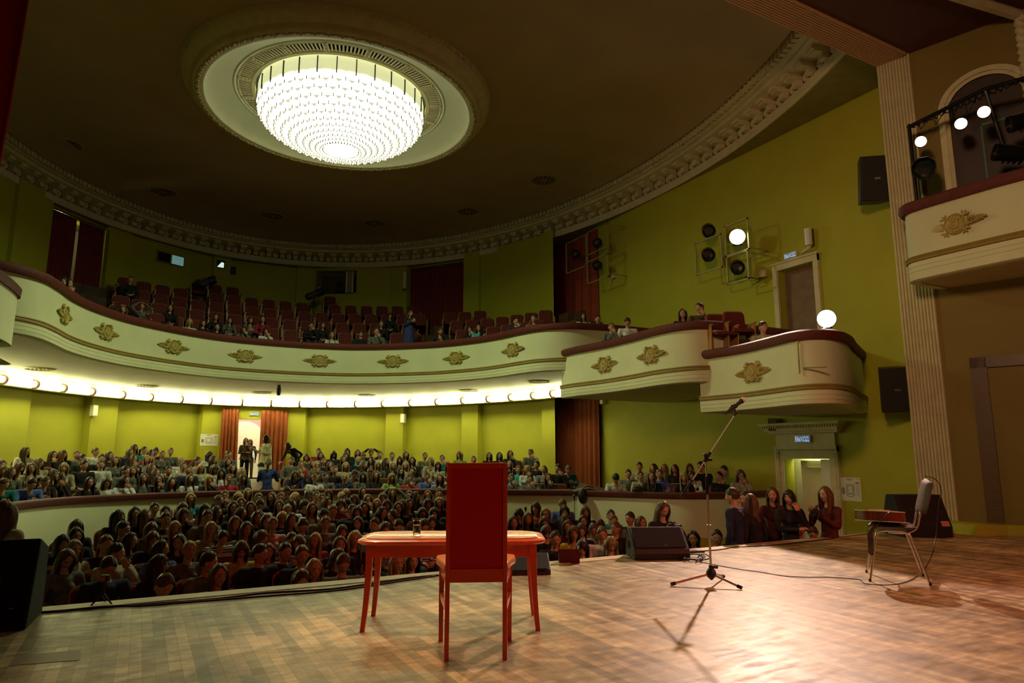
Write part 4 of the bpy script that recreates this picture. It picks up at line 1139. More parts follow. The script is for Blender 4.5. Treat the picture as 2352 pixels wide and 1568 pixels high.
# ------------------------------------------------------------------ loudspeakers
def cabinet(name, label, T, w, h, dpt, back=0.6):
    root = thing(name, label, 'speaker'); root.matrix_world = T       # local x width, y up, z front
    m = MB(); m.prism([(-w / 2, dpt / 2), (w / 2, dpt / 2), (w / 2 * back, -dpt / 2), (-w / 2 * back, -dpt / 2)], -h / 2, h / 2, T=Matrix(((1, 0, 0, 0), (0, 0, 1, 0), (0, 1, 0, 0), (0, 0, 0, 1))))
    m.build('cabinet', 'black', root, bevel=0.012)
    m = MB(); m.box(-w / 2 + .02, w / 2 - .02, -h / 2 + .02, h / 2 - .02, dpt / 2, dpt / 2 + 0.012); m.build('front_grille', 'grille', root, bevel=0.004)
    m = MB(); m.box(-.05, .05, -.05, .05, -dpt / 2 - .16, -dpt / 2); m.build('bracket', 'blackmetal', root)
    m = MB(); m.box(-.05, .05, -0.02, 0.02, dpt / 2 + .012, dpt / 2 + .018); m.build('badge', 'chrome', root)
    return root
def aim(loc, yaw, pitch, roll=0):
    # z axis = facing direction
    f = Vector((math.sin(yaw) * math.cos(pitch), -math.cos(yaw) * math.cos(pitch), math.sin(pitch)))
    x = Vector((0, 0, 1)).cross(f).normalized(); y = f.cross(x)
    M3 = Matrix(((x.x, y.x, f.x, loc[0]), (x.y, y.y, f.y, loc[1]), (x.z, y.z, f.z, loc[2]), (0, 0, 0, 1)))
    return M3 @ Matrix.Rotation(roll, 4, 'Z')
p = at_x(2004, 415, 8.55); cabinet('loudspeaker', 'large black loudspeaker high on the wall left of the fluted jamb', aim(p, math.radians(-38), math.radians(-12)), 0.62, 0.86, 0.5)
p = at_x(2052, 893, 8.5); cabinet('loudspeaker', 'black loudspeaker mounted beside the fluted jamb below the side boxes', aim(p, math.radians(-42), math.radians(-10), 0.04), 0.56, 0.80, 0.45)
for (px, py, i, lb) in ((211, 943, 10, 'small white speaker on the pilaster below the lamps at left'), (928, 961, 4, 'small white speaker on the pilaster edge right of the rear doorway')):
    A2, d_, n_, L_ = FL[i]; r = ray(px, py); c = Vector(cam.location)
    tt = (A2 - c.xy).dot(n_) / r.xy.dot(n_); p = c + r * tt
    T = Matrix(((-d_.x, 0, -n_.x, p.x - n_.x * .08), (-d_.y, 0, -n_.y, p.y - n_.y * .08), (0, 1, 0, p.z), (0, 0, 0, 1)))
    root = thing('wall_speaker', lb, 'speaker'); root.matrix_world = T
    m = MB(); m.box(-.08, .08, -.17, .17, -.08, .08); m.build('cabinet', 'whiteplastic', root, bevel=0.01); m = MB(); m.box(-.065, .065, -.15, .15, .08, .085); m.build('front_grille', 'white', root)
p = at_x(1384, 927, 8.98)
root = thing('wall_speaker', 'small white speaker on the wall right of the rust orange passage curtains', 'speaker'); root.matrix_world = onright(10.75, 2.78, 8.97)
m = MB(); m.box(-.08, .08, -.18, .18, -.08, .08); m.build('cabinet', 'whiteplastic', root, bevel=0.01); m = MB(); m.box(-.065, .065, -.16, .16, .08, .085); m.build('front_grille', 'white', root)
p = at_x(1777, 975, 8.95)
root = thing('wall_speaker', 'small grey speaker on the wall above the carved exit surround', 'speaker'); root.matrix_world = aim((8.93, p.y, p.z), math.radians(-60), 0)
m = MB(); m.box(-.09, .09, -.14, .14, -.08, .1); m.build('cabinet', mat('grey_plastic', (0.2, 0.18, 0.12), 0.5), root, bevel=0.01); m = MB(); m.box(-.03, .03, -.05, .05, -.16, -.08); m.build('bracket', 'blackmetal', root)
# sconce above the upper right doorway
p = at_x(1858, 545, 8.95)
root = thing('wall_sconce', 'clear glass wall sconce above the upper right doorway', 'sconce', (8.93, p.y, p.z))
m = MB(); m.lathe([(0.075, -.19), (0.08, .19)], 12); m.build('glass', 'white', root, smooth=True)
m = MB(); m.box(0.0, .12, -.06, .06, -.2, .2); m.build('backplate', 'darkwood', root, bevel=0.01)
m = MB(); m.lathe([(0, -.28), (0.03, -.26), (0.06, -.2), (0, -.19)], 12); m.tube([(0, 0, -.24), (0, 0.12, -.27), (0, 0.2, -.3)], 0.03, 6); m.build('finial', 'cornice', root, smooth=True)

# ------------------------------------------------------------------ lantern frames on the right wall
def lantern(root_loc, target, label, lit=False, r=0.13, l=0.3, yoke=True, lens='spotlens', barn=False):
    T = (Vector(target) - Vector(root_loc)).to_track_quat('Z', 'Y').to_matrix().to_4x4(); T.translation = root_loc
    root = thing('stage_lantern', label, 'spotlight'); root.matrix_world = T
    m = MB(); m.lathe([(0, -l), (r * 0.7, -l), (r * 0.95, -l * 0.7), (r * 0.95, -0.02), (r, 0.0), (r, 0.05), (r * .93, 0.05), (r * .9, 0.0)], 20)
    for k in range(4): m.box(-r * .5, r * .5, -r * 1.08, -r * .9, -l * .9 + k * l * .2, -l * .82 + k * l * .2)
    m.build('housing', 'blackmetal', root, smooth=True)
    m = MB(); m.lathe([(0, 0.012), (r * 0.6, 0.008), (r * .9, 0.0)], 20); m.build('lens', lens if lit else 'windark', root)
    if barn:
        m = MB()
        for a in range(8):
            m.box(-r * .42, r * .42, r * .98, r * 1.02, 0.02, 0.14, T=Matrix.Rotation(a * PI / 4, 4, 'Z'))
        m.build('snoot', 'blackmetal', root)
    return root
def sqframe(mb, y0, y1, z0, z1, x, t=0.032):
    for (a, b, c, d) in ((y0, y1, z0, z0 + t), (y0, y1, z1 - t, z1), (y0, y0 + t, z0, z1), (y1 - t, y1, z0, z1)): mb.box(x - t / 2, x + t / 2, a, b, c, d)
FR = mat('pale_steel_frame', (0.35, 0.33, 0.14), 0.45, metal=0.2)
def frames(label, cells, x, feet):
    t = thing('lantern_rack', label, 'frame', (0, 0, 0))
    for (y0, y1, z0, z1) in cells:
        m = MB(); sqframe(m, y0, y1, z0, z1, x); m.build('square_frame', FR, t)
    m = MB()
    for (y, z) in feet: m.tube([(x, y, z), (9.05, y, z)], 0.015, 6)
    m.build('wall_arm', FR, t)
    return t
def fcell(px0, py0, px1, py1, X):
    a = at_x(px0, py0, X); b = at_x(px1, py1, X); return (min(a.y, b.y), max(a.y, b.y), min(a.z, b.z), max(a.z, b.z))
X1 = 8.35
A = fcell(1300, 560, 1348, 610, X1); B = fcell(1348, 534, 1398, 583, X1); Cc = fcell(1348, 586, 1398, 635, X1)
frames('pale steel square frames holding three dark lanterns beside the tall passage curtain', [A, B, Cc], X1, [(B[0], B[3] - .05), (B[0], B[2] + .1), (Cc[0], Cc[2] + .1)])
for c4, lb in ((A, 'left'), (B, 'upper right'), (Cc, 'lower right')):
    lantern(((X1), (c4[0] + c4[1]) / 2, (c4[2] + c4[3]) / 2), (0, -4, 0), 'unlit black lantern in the %s square of the frame beside the tall curtain' % lb, r=0.15, l=0.34)
X2 = 8.4
A = fcell(1596, 558, 1660, 614, X2); B = fcell(1668, 590, 1722, 640, X2); Cc = fcell(1664, 520, 1722, 572, X2)
frames('steel square frames around the brightest wall spotlight', [A, B, Cc], X2, [(B[0], B[3] - .05), (Cc[0], Cc[2] + .05)])
lantern((X2, (A[0] + A[1]) / 2, (A[2] + A[3]) / 2), (0, -4, 0), 'unlit lantern in the left square beside the brightest spotlight', r=0.165, l=0.36)
lantern((X2, (B[0] + B[1]) / 2, (B[2] + B[3]) / 2), (0, -4, 0), 'unlit lantern below the brightest wall spotlight', r=0.165, l=0.36)
p = at_x(1628, 530, X2); lantern(tuple(p), (0, -4, 0), 'unlit lantern perched on top of the left square frame', r=0.165, l=0.36)
lantern((8.3, 4.47, 6.07), tuple(cam.location), 'brightest lit spotlight in the frames on the right wall', True, r=0.19, l=0.32)
p = at_x(1752, 628, 8.9)
t = thing('cable_junction_box', 'small box with dangling cables right of the brightest spotlight', 'box', tuple(p))
m = MB(); m.box(-.04, .06, -.07, .07, -.08, .08); m.build('case', 'cornice', t, bevel=0.01); m = MB(); m.tube([(0, 0, -.05), (-.05, .12, -.12), (-.05, .25, -.05), (-.1, .45, .0)], 0.012, 6); m.tube([(0, 0, .05), (-.05, .1, -.2), (-.03, .3, -.2)], 0.01, 6); m.build('cable', 'cable', t, smooth=True)
p = at_x(1408, 633, 8.98)
t = thing('cable_junction_box', 'small box with dangling cables under the frame beside the tall curtain', 'box', tuple(p))
m = MB(); m.box(-.04, .06, -.07, .07, -.08, .08); m.build('case', 'cornice', t, bevel=0.01); m = MB(); m.tube([(0, 0, -.05), (-.02, .12, -.12), (-.02, .18, -.3), (0, .3, -.45)], 0.012, 6); m.build('cable', 'cream', t, smooth=True)
# spotlight on the rail of the lowest box, with cover cloth shaped mount
lantern((6.58, 1.08, 3.36), tuple(cam.location), 'bright lit spotlight on the rail of the lowest side box', True, r=0.16, l=0.28)
t = thing('lantern_stand', 'steel bracket under the bright spotlight on the lowest side box', 'bracket', (6.05, 1.1, 2.4))
m = MB(); m.tube([(-.1, .1, 0), (-.1, .1, .5), (0, .05, .68), (.3, 0, .72), (.5, 0, .8)], 0.016, 6); m.tube([(-.1, -.4, 0.05), (-.12, .0, .08)], .014, 6); m.build('hook', FR, t, smooth=True)

# lantern bar over the stage side box
bar = thing('lantern_bar', 'black lighting bar with wrapped cables above the stage side box', 'bar', (0, 0, 0))
pa = at_x(2085, 293, 7.55); pb = at_x(2262, 205, 7.55); pc = at_x(2352, 180, 7.6)
m = MB(); m.tube([tuple(pa), tuple(pb), tuple(pc)], 0.035, 8); m.build('pipe', 'blackmetal', bar, smooth=True)
m = MB(); rnd = random.Random(4)
pts = [Vector(pa).lerp(Vector(pc), k / 60) + Vector((0.05 * math.cos(k * 1.9), 0, 0.045 * math.sin(k * 1.9))) for k in range(61)]
m.tube(pts, 0.014, 5)
for k in range(4):
    q = Vector(pa).lerp(Vector(pb), 0.15 + .2 * k); m.tube([q + Vector((0, 0, 0)), q + Vector((-.05, -.05, -.16 - .05 * k)), q + Vector((-.03, -.18, -.05)), q + Vector((0, -.2, 0))], 0.008, 5)
m.build('wrapped_cable', 'cable', bar, smooth=True)
q = Vector(pa).lerp(Vector(pb), 0.02); q2 = Vector(pb)
for a_, b_, r_ in ((q, (q.x, q.y, 5.1), .03), (q2, (q2.x + .35, q2.y, q2.z - .9), .03), (Vector(pa).lerp(Vector(pb), .55), (8.05, -.5, 6.95), .015)):
    m = MB(); m.tube([a_, b_], r_, 8); m.build('upright', 'blackmetal', bar, smooth=True)
for (px, py, lb) in ((2115, 325, 'lit round lamp at the left end of the bar over the stage side box'), (2207, 284, 'lit round lamp in the middle of the bar over the stage side box'), (2260, 257, 'lit round lamp at the right of the bar over the stage side box')):
    p = at_x(px, py, 7.3); lantern(tuple(p), tuple(cam.location), lb, True, r=0.09, l=0.3, lens='spotlens2')
p = at_x(2122, 385, 7.28); lantern(tuple(p), (-2.5, -5.5, 0.6), 'unlit black lantern with octagonal shutters on the rail at the left', r=0.17, l=0.3, barn=True)
p = at_x(2325, 285, 7.4); lantern(tuple(p), (6.2, -0.2, 5.6), 'silver ribbed lantern turned left at the right edge', r=0.13, l=0.35)
p = at_x(2292, 350, 7.4); lantern(tuple(p), (6.2, -0.2, 5.9), 'second turned lantern just below the silver ribbed one', r=0.13, l=0.35)
# arched niche behind the stage side box
m = MB(); a0, b0 = 0.35, 1.7
arc = [(0.5 * (a0 + b0) + 0.5 * (b0 - a0) * math.cos(t), 6.85 + 0.62 * math.sin(t)) for t in [PI - PI * k / 24 for k in range(25)]]
outl = [(a0, 4.1)] + arc + [(b0, 4.1)]
def ribbon(mb, pts, w, o, mi=0):
    for (s0, z0), (s1, z1) in zip(pts, pts[1:]):
        cx, cz = (a0 + b0) / 2, 6.85
        def inn(s_, z_):
            if z_ <= 6.85: return (s_ + (w if s_ < cx else -w), z_)
            v = Vector((s_ - cx, z_ - cz)); v *= (v.length - w) / v.length; return (cx + v.x, cz + v.y)
        i0, i1 = inn(s0, z0), inn(s1, z1)
        q = [onwall(s0, o), onwall(s1, o), onwall(i1[0], o), onwall(i0[0], o)]; zz = (z0, z1, i1[1], i0[1])
        mb.add([(p.x, p.y, z) for p, z in zip(q, zz)], [(0, 1, 2, 3)])
        q2 = [onwall(s0, o), onwall(s1, o), onwall(s1, 0), onwall(s0, 0)]
        mb.add([(q2[0].x, q2[0].y, z0), (q2[1].x, q2[1].y, z1), (q2[2].x, q2[2].y, z1), (q2[3].x, q2[3].y, z0)], [(0, 1, 2, 3)])
ribbon(m, outl, 0.16, 0.07)
ribbon(m, [(a0 + .05, 4.1)] + [(0.5 * (a0 + b0) + (0.5 * (b0 - a0) - .05) * math.cos(t), 6.85 + 0.57 * math.sin(t)) for t in [PI - PI * k / 24 for k in range(25)]] + [(b0 - .05, 4.1)], 0.05, 0.1)
struct(m, 'trim_15', 'cornice', 'arched moulding around the niche behind the stage side box')
m = MB(); pts = [(onwall(s_, 0.02), z_) for s_, z_ in [(a0 + .14, 4.1)] + [(0.5 * (a0 + b0) + (0.5 * (b0 - a0) - .14) * math.cos(t), 6.85 + 0.48 * math.sin(t)) for t in [PI - PI * k / 24 for k in range(25)]] + [(b0 - .14, 4.1)]]
m.add([(p.x, p.y, z) for p, z in pts], [tuple(range(len(pts)))])
struct(m, 'window_4', mat('dark_niche', (0.05, 0.03, 0.02), 0.5), 'dark arched opening behind the stage side box')
m = MB(); wbox(m, 0.92, 0.95, 0.02, 0.05, 5.1, 6.5); wbox(m, 0.92, 1.5, 0.02, 0.05, 6.45, 6.5); struct(m, 'trim_16', mat('green_frame', (0.06, 0.16, 0.09), 0.4), 'thin green frame in the dark niche')
# ================================================================== THINGS ON THE STAGE
# ---- red table
tc_ = Vector((-1.4125, -1.46)); ta = math.atan2(-0.55, 1.10)
tbl = thing('table', 'low red wooden table with a pale veneered top and curved legs', 'table', (tc_.x, tc_.y, ZS), ta)
def outline(hw, hd, bow, n=10):
    """rounded rectangle whose short ends bow outwards"""
    pts = []
    r = 0.16
    for (sx, sy, a0) in ((1, -1, -90), (1, 1, 0), (-1, 1, 90), (-1, -1, 180)):
        for k in range(n + 1):
            a = math.radians(a0 + 90 * k / n)
            x = sx * (hw - r) + r * math.cos(a); y = sy * (hd - r * 0.8) + r * 0.8 * math.sin(a)
            pts.append((x + sx * bow * (1 - (y / hd) ** 2), y))
    return pts
def plate(m, ol, levels, mi=0):
    """stack of scaled outlines: levels (inset, z)"""
    n = len(ol); base = len(m.v)
    for (ins, z) in levels:
        for (x, y) in ol:
            L_ = math.hypot(x, y); hx = max(abs(p[0]) for p in ol); hy = max(abs(p[1]) for p in ol)
            m.v.append((x * (1 - ins / hx), y * (1 - ins / hy), z))
    for j in range(len(levels) - 1):
        for i in range(n):
            i2 = (i + 1) % n; m.f.append((base + j * n + i, base + j * n + i2, base + (j + 1) * n + i2, base + (j + 1) * n + i)); m.m.append(mi)
    m.f.append(tuple(base + i for i in range(n))[::-1]); m.m.append(mi)
    m.f.append(tuple(base + (len(levels) - 1) * n + i for i in range(n))); m.m.append(mi)
ol = outline(0.655, 0.30, 0.03)
m = MB(); plate(m, ol, [(0.05, 0.575), (0.012, 0.582), (0.0, 0.595), (0.004, 0.608), (0.03, 0.6165), (0.055, 0.618)]); m.build('table_edge', 'redwood', tbl, smooth=True)
m = MB(); plate(m, ol, [(0.055, 0.6165), (0.055, 0.6225), (0.06, 0.6235)]); m.build('tabletop', 'tabletopwood', tbl, smooth=True)
m = MB()
for (x0, x1, y0, y1) in ((-0.56, 0.56, -0.215, -0.195), (-0.56, 0.56, 0.195, 0.215), (-0.585, -0.565, -0.19, 0.19), (0.565, 0.585, -0.19, 0.19)): m.box(x0, x1, y0, y1, 0.49, 0.576)
m.build('apron', 'redwood', tbl, bevel=0.002)
def taperleg(m, x, y, sx, sy, w0, w1, h, curve=0.03):
    base = len(m.v); N_ = 8
    for k in range(N_ + 1):
        t = k / N_; w = w0 + (w1 - w0) * t; z = h * (1 - t)
        ox = sx * curve * (t ** 2.2); oy = sy * curve * (t ** 2.2)
        for (a, b) in ((-1, -1), (1, -1), (1, 1), (-1, 1)): m.v.append((x + ox + a * w / 2, y + oy + b * w / 2, z))
    for k in range(N_):
        for q in range(4):
            q2 = (q + 1) % 4; m.f.append((base + k * 4 + q, base + k * 4 + q2, base + (k + 1) * 4 + q2, base + (k + 1) * 4 + q)); m.m.append(0)
    m.f.append((base, base + 1, base + 2, base + 3)); m.f.append(tuple(base + N_ * 4 + q for q in (3, 2, 1, 0))); m.m += [0, 0]
for sx in (-1, 1):
    for sy in (-1, 1):
        m = MB(); taperleg(m, sx * 0.58, sy * 0.20, sx, sy, 0.052, 0.032, 0.58, 0.03); m.build('leg', 'redwood', tbl, bevel=0.003)

# ---- red high backed chair, seen from behind
cc = Vector((-1.555, -2.15)); ca = math.radians(-25.1)
ch = thing('chair', 'red high-backed wooden chair seen from behind, pushed towards the red table', 'chair', (cc.x, cc.y, ZS), ca)
for sx in (-1, 1):
    m = MB(); m.box(sx * 0.174 - 0.014, sx * 0.174 + 0.014, -0.235, -0.20, 0.0, 1.16); m.build('rear_post', 'redwood', ch, bevel=0.003)
    m = MB(); taperleg(m, sx * 0.226, 0.205, 0, 0, 0.036, 0.028, 0.50, 0.0); m.build('front_leg', 'redwood', ch, bevel=0.003)
    m = MB(); a = Vector((sx * 0.178, -0.20, 0)); b = Vector((sx * 0.226, 0.20, 0)); d_ = (b - a).normalized(); n_ = Vector((d_.y, -d_.x, 0)) * 0.010
    for (z0, z1, nm) in ((0.43, 0.505, 'side_rail'), (0.27, 0.31, 'stretcher')):
        m = MB(); m.add([a - n_ + Vector((0, 0, z0)), a + n_ + Vector((0, 0, z0)), b + n_ + Vector((0, 0, z0)), b - n_ + Vector((0, 0, z0)), a - n_ + Vector((0, 0, z1)), a + n_ + Vector((0, 0, z1)), b + n_ + Vector((0, 0, z1)), b - n_ + Vector((0, 0, z1))],
                         [(0, 1, 2, 3), (7, 6, 5, 4), (0, 4, 5, 1), (1, 5, 6, 2), (2, 6, 7, 3), (3, 7, 4, 0)]); m.build(nm, 'redwood', ch, bevel=0.002)
m = MB(); m.box(-0.16, 0.16, -0.232, -0.205, 0.445, 0.525); m.build('lower_back_rail', 'redwood', ch, bevel=0.003)
m = MB(); m.box(-0.16, 0.16, -0.232, -0.205, 1.125, 1.16); m.build('top_back_rail', 'redwood', ch, bevel=0.003)
m = MB(); m.box(-0.16, 0.16, -0.226, -0.198, 0.525, 1.125); m.build('back_panel', 'crimson', ch, bevel=0.004)
m = MB(); m.box(-0.21, 0.21, 0.195, 0.215, 0.43, 0.505); m.build('front_rail', 'redwood', ch, bevel=0.002)
so = []
for k in range(13):
    t = k / 12; so.append((0.195 + 0.07 * min(1, t * 1.5) ** 0.7 * math.sin(min(1, t * 1.2) * PI / 2), -0.20 + 0.44 * t))
seat = [(x, y) for x, y in so] ; seat[-1] = (0.225, 0.245); seat += [(-x, y) for x, y in reversed(seat)]
m = MB(); n = len(seat); m.v += [(x * .985, y, 0.505) for x, y in seat] + [(x, y, 0.515) for x, y in seat] + [(x, y, 0.53) for x, y in seat] + [(x * .97, y * .97, 0.545) for x, y in seat]
for j in range(3):
    for i in range(n): m.f.append((j * n + i, j * n + (i + 1) % n, (j + 1) * n + (i + 1) % n, (j + 1) * n + i)); m.m.append(0)
m.f += [tuple(range(n))[::-1], tuple(3 * n + i for i in range(n))]; m.m += [0, 0]
m.build('seat', 'tabletopwood', ch, smooth=True)  # paler wood than the frame: the seat's lit brightness is put into its colour

# ---- plastic cup of water
cup = thing('plastic_cup', 'clear plastic cup half full of water on the red table', 'cup', (-1.682, -1.407, ZS + 0.6245))
m = MB(); m.lathe([(0, 0.0), (0.025, 0.0), (0.027, 0.004), (0.0335, 0.108), (0.0355, 0.11), (0.0375, 0.122), (0.039, 0.124), (0.036, 0.122), (0.0335, 0.112), (0.032, 0.108), (0.0255, 0.005), (0, 0.005)], 32); m.build('cup_wall', 'clear', cup, smooth=True)
m = MB(); m.lathe([(0, 0.0055), (0.025, 0.0055), (0.0295, 0.075), (0, 0.075)], 32); m.build('water', 'clear', cup, smooth=True)

# ---- microphone stand
st = thing('microphone_stand', 'chrome boom microphone stand on three low legs', 'microphone stand', (1.265, -1.35, ZS))
R2 = Vector((math.cos(math.radians(-28.6)), math.sin(math.radians(-28.6)), 0))
m = MB(); m.tube([(0, 0, 0.10), (0, 0, 0.88)], 0.011, 12); m.build('lower_pole', 'chrome', st, smooth=True)
m = MB(); m.tube([(0, 0, 0.88), (0, 0, 1.18)], 0.008, 12); m.build('upper_pole', 'chrome', st, smooth=True)
m = MB(); m.tube([(0, 0, 0.83), (0, 0, 0.84), (0, 0, 0.90), (0, 0, 1.0)], [0.0125, 0.017, 0.017, 0.013], 12); m.build('clutch_sleeve', 'blackmetal', st, smooth=True)
m = MB(); m.tube([(0, 0, 0.545), (0, 0, 0.552)], 0.022, 12); m.build('collar_ring', 'chrome', st, smooth=True)
m = MB(); m.lathe([(0, 0.05), (0.012, 0.055), (0.02, 0.065), (0.038, 0.08), (0.046, 0.105), (0.044, 0.13), (0.03, 0.15), (0.02, 0.16), (0.02, 0.185), (0.0, 0.185)], 20); m.tube([(0.01, -0.01, 0.17), (0.055, -0.03, 0.17)], 0.016, 10); m.build('hub', 'black', st, smooth=True)
for (px, py) in ((1542, 1342), (1703, 1350), (1662, 1324)):
    q = at_z(px, py, ZS + 0.015); e = Vector((q.x - 1.265, q.y + 1.35, 0.018)); s_ = Vector((e.x * 0.09, e.y * 0.09, 0.10))
    m = MB(); m.tube([s_, e], 0.0105, 10); lg = m.build('leg', 'chrome', st, smooth=True)
    m = MB(); d_ = (e - s_).normalized(); m.tube([e - d_ * 0.04, e + d_ * 0.005], [0.0165, 0.0165], 10); m.build('rubber_foot', 'black', lg, smooth=True)
ce = R2 * 0.0 + Vector((0, 0, 1.20)); bl = R2 * -0.235 + Vector((0, 0, 0.83)); be = R2 * 0.30 + Vector((0, 0, 1.585)); ml = R2 * -0.125 + Vector((0, 0, 0.985))
m = MB(); m.tube([bl, be], 0.0072, 10); m.build('boom_arm', 'chrome', st, smooth=True)
m = MB(); d_ = (be - bl).normalized(); m.tube([ml - d_ * 0.02, ml - d_ * .22], [0.011, 0.012], 10); m.tube([bl - d_ * 0.02, bl - d_ * 0.0], [0.012, 0.013], 10); m.build('counterweight', 'blackmetal', st, smooth=True)
cm = bl + d_ * ((ce - bl).dot(d_))
m = MB(); m.tube([cm - d_ * 0.06, cm + d_ * 0.05], 0.0145, 10); m.tube([Vector((0, 0, 1.14)), Vector((0, 0, 1.19)), cm], [0.013, 0.018, 0.013], 10); m.tube([cm, cm + Vector((-0.045, 0.0, 0.03))], [0.012, 0.017], 8); m.tube([cm + Vector((0, 0, -0.03)), cm + Vector((0.02, -0.035, -0.03))], 0.015, 8)
m.build('boom_clutch', 'blackmetal', st, smooth=True)
m = MB(); m.tube([be - d_ * 0.01, be + d_ * 0.035], [0.011, 0.013], 10); m.build('boom_tip', 'blackmetal', st, smooth=True)
# microphone held in its clip
mp_ = Vector((1.265, -1.35, ZS)); ma = mp_ + R2 * 0.205 + Vector((0, 0, 1.595)); mbp = mp_ + R2 * 0.375 + Vector((0, 0, 1.72)); dm = (mbp - ma).normalized()
mic = thing('microphone', 'black handheld microphone with a silver ball grille in the boom clip', 'microphone', (0, 0, 0))
m = MB(); m.tube([ma, ma + dm * 0.004, ma + dm * 0.15, mbp - dm * 0.012, mbp - dm * 0.005], [0.010, 0.0125, 0.0165, 0.021, 0.024], 16); m.build('body', 'black', mic, smooth=True)
gm = mat('silver_mesh', (0.8, 0.74, 0.7), 0.45, metal=0.7, var=0.25, scale=300, bump=0.6, bscale=900)
m = MB(); m.ball(mbp + dm * 0.014, 0.027, seg=20, rings=14); m.build('ball_grille', gm, mic, smooth=True)
m = MB(); m.tube([mbp - dm * 0.004, mbp + dm * 0.006], 0.0262, 18); m.build('grille_ring', 'blackmetal', mic, smooth=True)
clip = thing('microphone_clip', 'black clip joining the microphone to the boom', 'clip', (0, 0, 0))
cmid = ma + dm * 0.105; tip = mp_ + be + d_ * 0.035
m = MB(); m.tube([cmid - dm * 0.04, cmid - dm * .02, cmid + dm * 0.035, cmid + dm * .04], [0.018, 0.0215, 0.0235, 0.02], 14); m.build('sleeve', 'black', clip, smooth=True)
m = MB(); m.tube([tip, (tip + cmid) / 2 + Vector((0, 0, .0)), cmid + Vector((0, 0, -.012))], [0.012, 0.010, 0.010], 10); m.build('swivel', 'blackmetal', clip, smooth=True)
m = MB(); up_ = Vector((-dm.z * R2.x, -dm.z * R2.y, math.hypot(dm.x, dm.y))); m.ball(cmid + up_ * 0.016, (0.016, 0.008, 0.016), seg=12, rings=8); m.build('release_tab', 'blackmetal', clip, smooth=True)

# ---- stacking chair with the guitar
fwd = Vector((-0.60, 0.80, 0)).normalized()
g0 = Vector((3.13, -1.96, ZS)); gyaw = math.atan2(fwd.y, fwd.x) - PI / 2      # local +Y = front
ic = thing('stacking_chair', 'dark padded stacking chair with chrome tube legs, turned left', 'chair', tuple(g0), gyaw)
Ri = Matrix.Rotation(gyaw, 4, 'Z'); inv = Ri.inverted()
def loc_(px, py, z=0.0): q = at_z(px, py, ZS + z); return inv @ (Vector((q.x, q.y, z)) - Vector((g0.x, g0.y, 0)))
L1, L2, L3, L4 = Vector((-0.27, 0.25, 0)), Vector((-0.26, -0.25, 0)), Vector((0.27, 0.25, 0)), Vector((0.26, -0.25, 0))
hw = 0.235
for (a, b) in ((L1, L2), (L3, L4)):
    sx = -1 if a.x < 0 else 1
    x = (a.x + b.x) / 2
    m = MB(); ps = crv([a, a.lerp(Vector((x * .86, 0.16, 0.44)), 0.93), Vector((x * .86, 0.13, 0.465)), Vector((x * .86, 0.0, 0.478)), Vector((x * .86, -0.09, 0.465)), b.lerp(Vector((x * .86, -0.13, 0.44)), 0.92), b], 7)
    m.tube(ps, 0.0105, 10); m.build('leg_loop', 'chrome', ic, smooth=True)
    for e in (a, b): m = MB(); m.tube([e, e + Vector((0, 0, 0.025))], 0.0125, 10); m.build('foot_cap', 'black', ic, smooth=True)
m = MB(); m.tube([(-0.2, 0.17, 0.45), (0.2, 0.17, 0.45)], 0.009, 8); m.tube([(-0.2, -0.11, 0.45), (0.2, -0.11, 0.45)], 0.009, 8); m.build('cross_tubes', 'chrome', ic, smooth=True)
def pad(m, w, d, t, T, curve=0.0, nx=12, ny=12):
    """soft rounded pad: superellipse in x,y"""
    base = len(m.v)
    for side in (0, 1):
        for j in range(ny + 1):
            for i in range(nx + 1):
                u = (i / nx * 2 - 1); v = (j / ny * 2 - 1)
                # square to superellipse
                k = 1 - 0.16 * (u * u * v * v)
                x = u * w / 2 * k; y = v * d / 2 * k
                e = max(0, 1 - max(abs(u), abs(v)) ** 6)
                z = (t / 2) * (1 if side else -1) * (e ** 0.5) + curve * (u * u)
                m.v.append(T @ Vector((x, y, z)))
    s_ = (nx + 1) * (ny + 1)
    for side in (0, 1):
        for j in range(ny):
            for i in range(nx):
                q = base + side * s_ + j * (nx + 1) + i; m.f.append((q, q + 1, q + nx + 2, q + nx + 1)); m.m.append(0)
m = MB(); pad(m, 0.46, 0.43, 0.05, Matrix.Translation((0, 0.0, 0.50)), 0.012); m.build('seat_pad', 'leather', ic, smooth=True, auto=60)
bt = inv @ (Vector((3.60, -2.18, ZS + 0.98)) - g0)
T = Matrix.Translation((0, -0.275, 0.80)) @ Matrix.Rotation(math.radians(106), 4, 'X')
brown = mat('brown_back_cloth', (0.075, 0.024, 0.018), 0.6, var=0.15, scale=30, bump=0.2, bscale=400)
m = MB(); pad(m, 0.45, 0.36, 0.055, T, 0.045); m.build('backrest', brown, ic, smooth=True, auto=60)
for sx in (-1, 1):
    m = MB(); m.tube(crv([(sx * 0.13, 0.05, 0.455), (sx * 0.13, -0.10, 0.455), (sx * 0.135, -0.19, 0.50), (sx * 0.14, -0.225, 0.60), (sx * 0.14, -0.250, 0.69)], 6), 0.0105, 10); m.build('back_bracket', 'chrome', ic, smooth=True)

gt = thing('acoustic_guitar', 'acoustic guitar lying face up on the stacking chair', 'guitar', (0, 0, 0))
gb = g0 + Vector((0, 0, 0.528)); gd = Vector((0.93, 0.37, 0)).normalized()       # from tail to neck
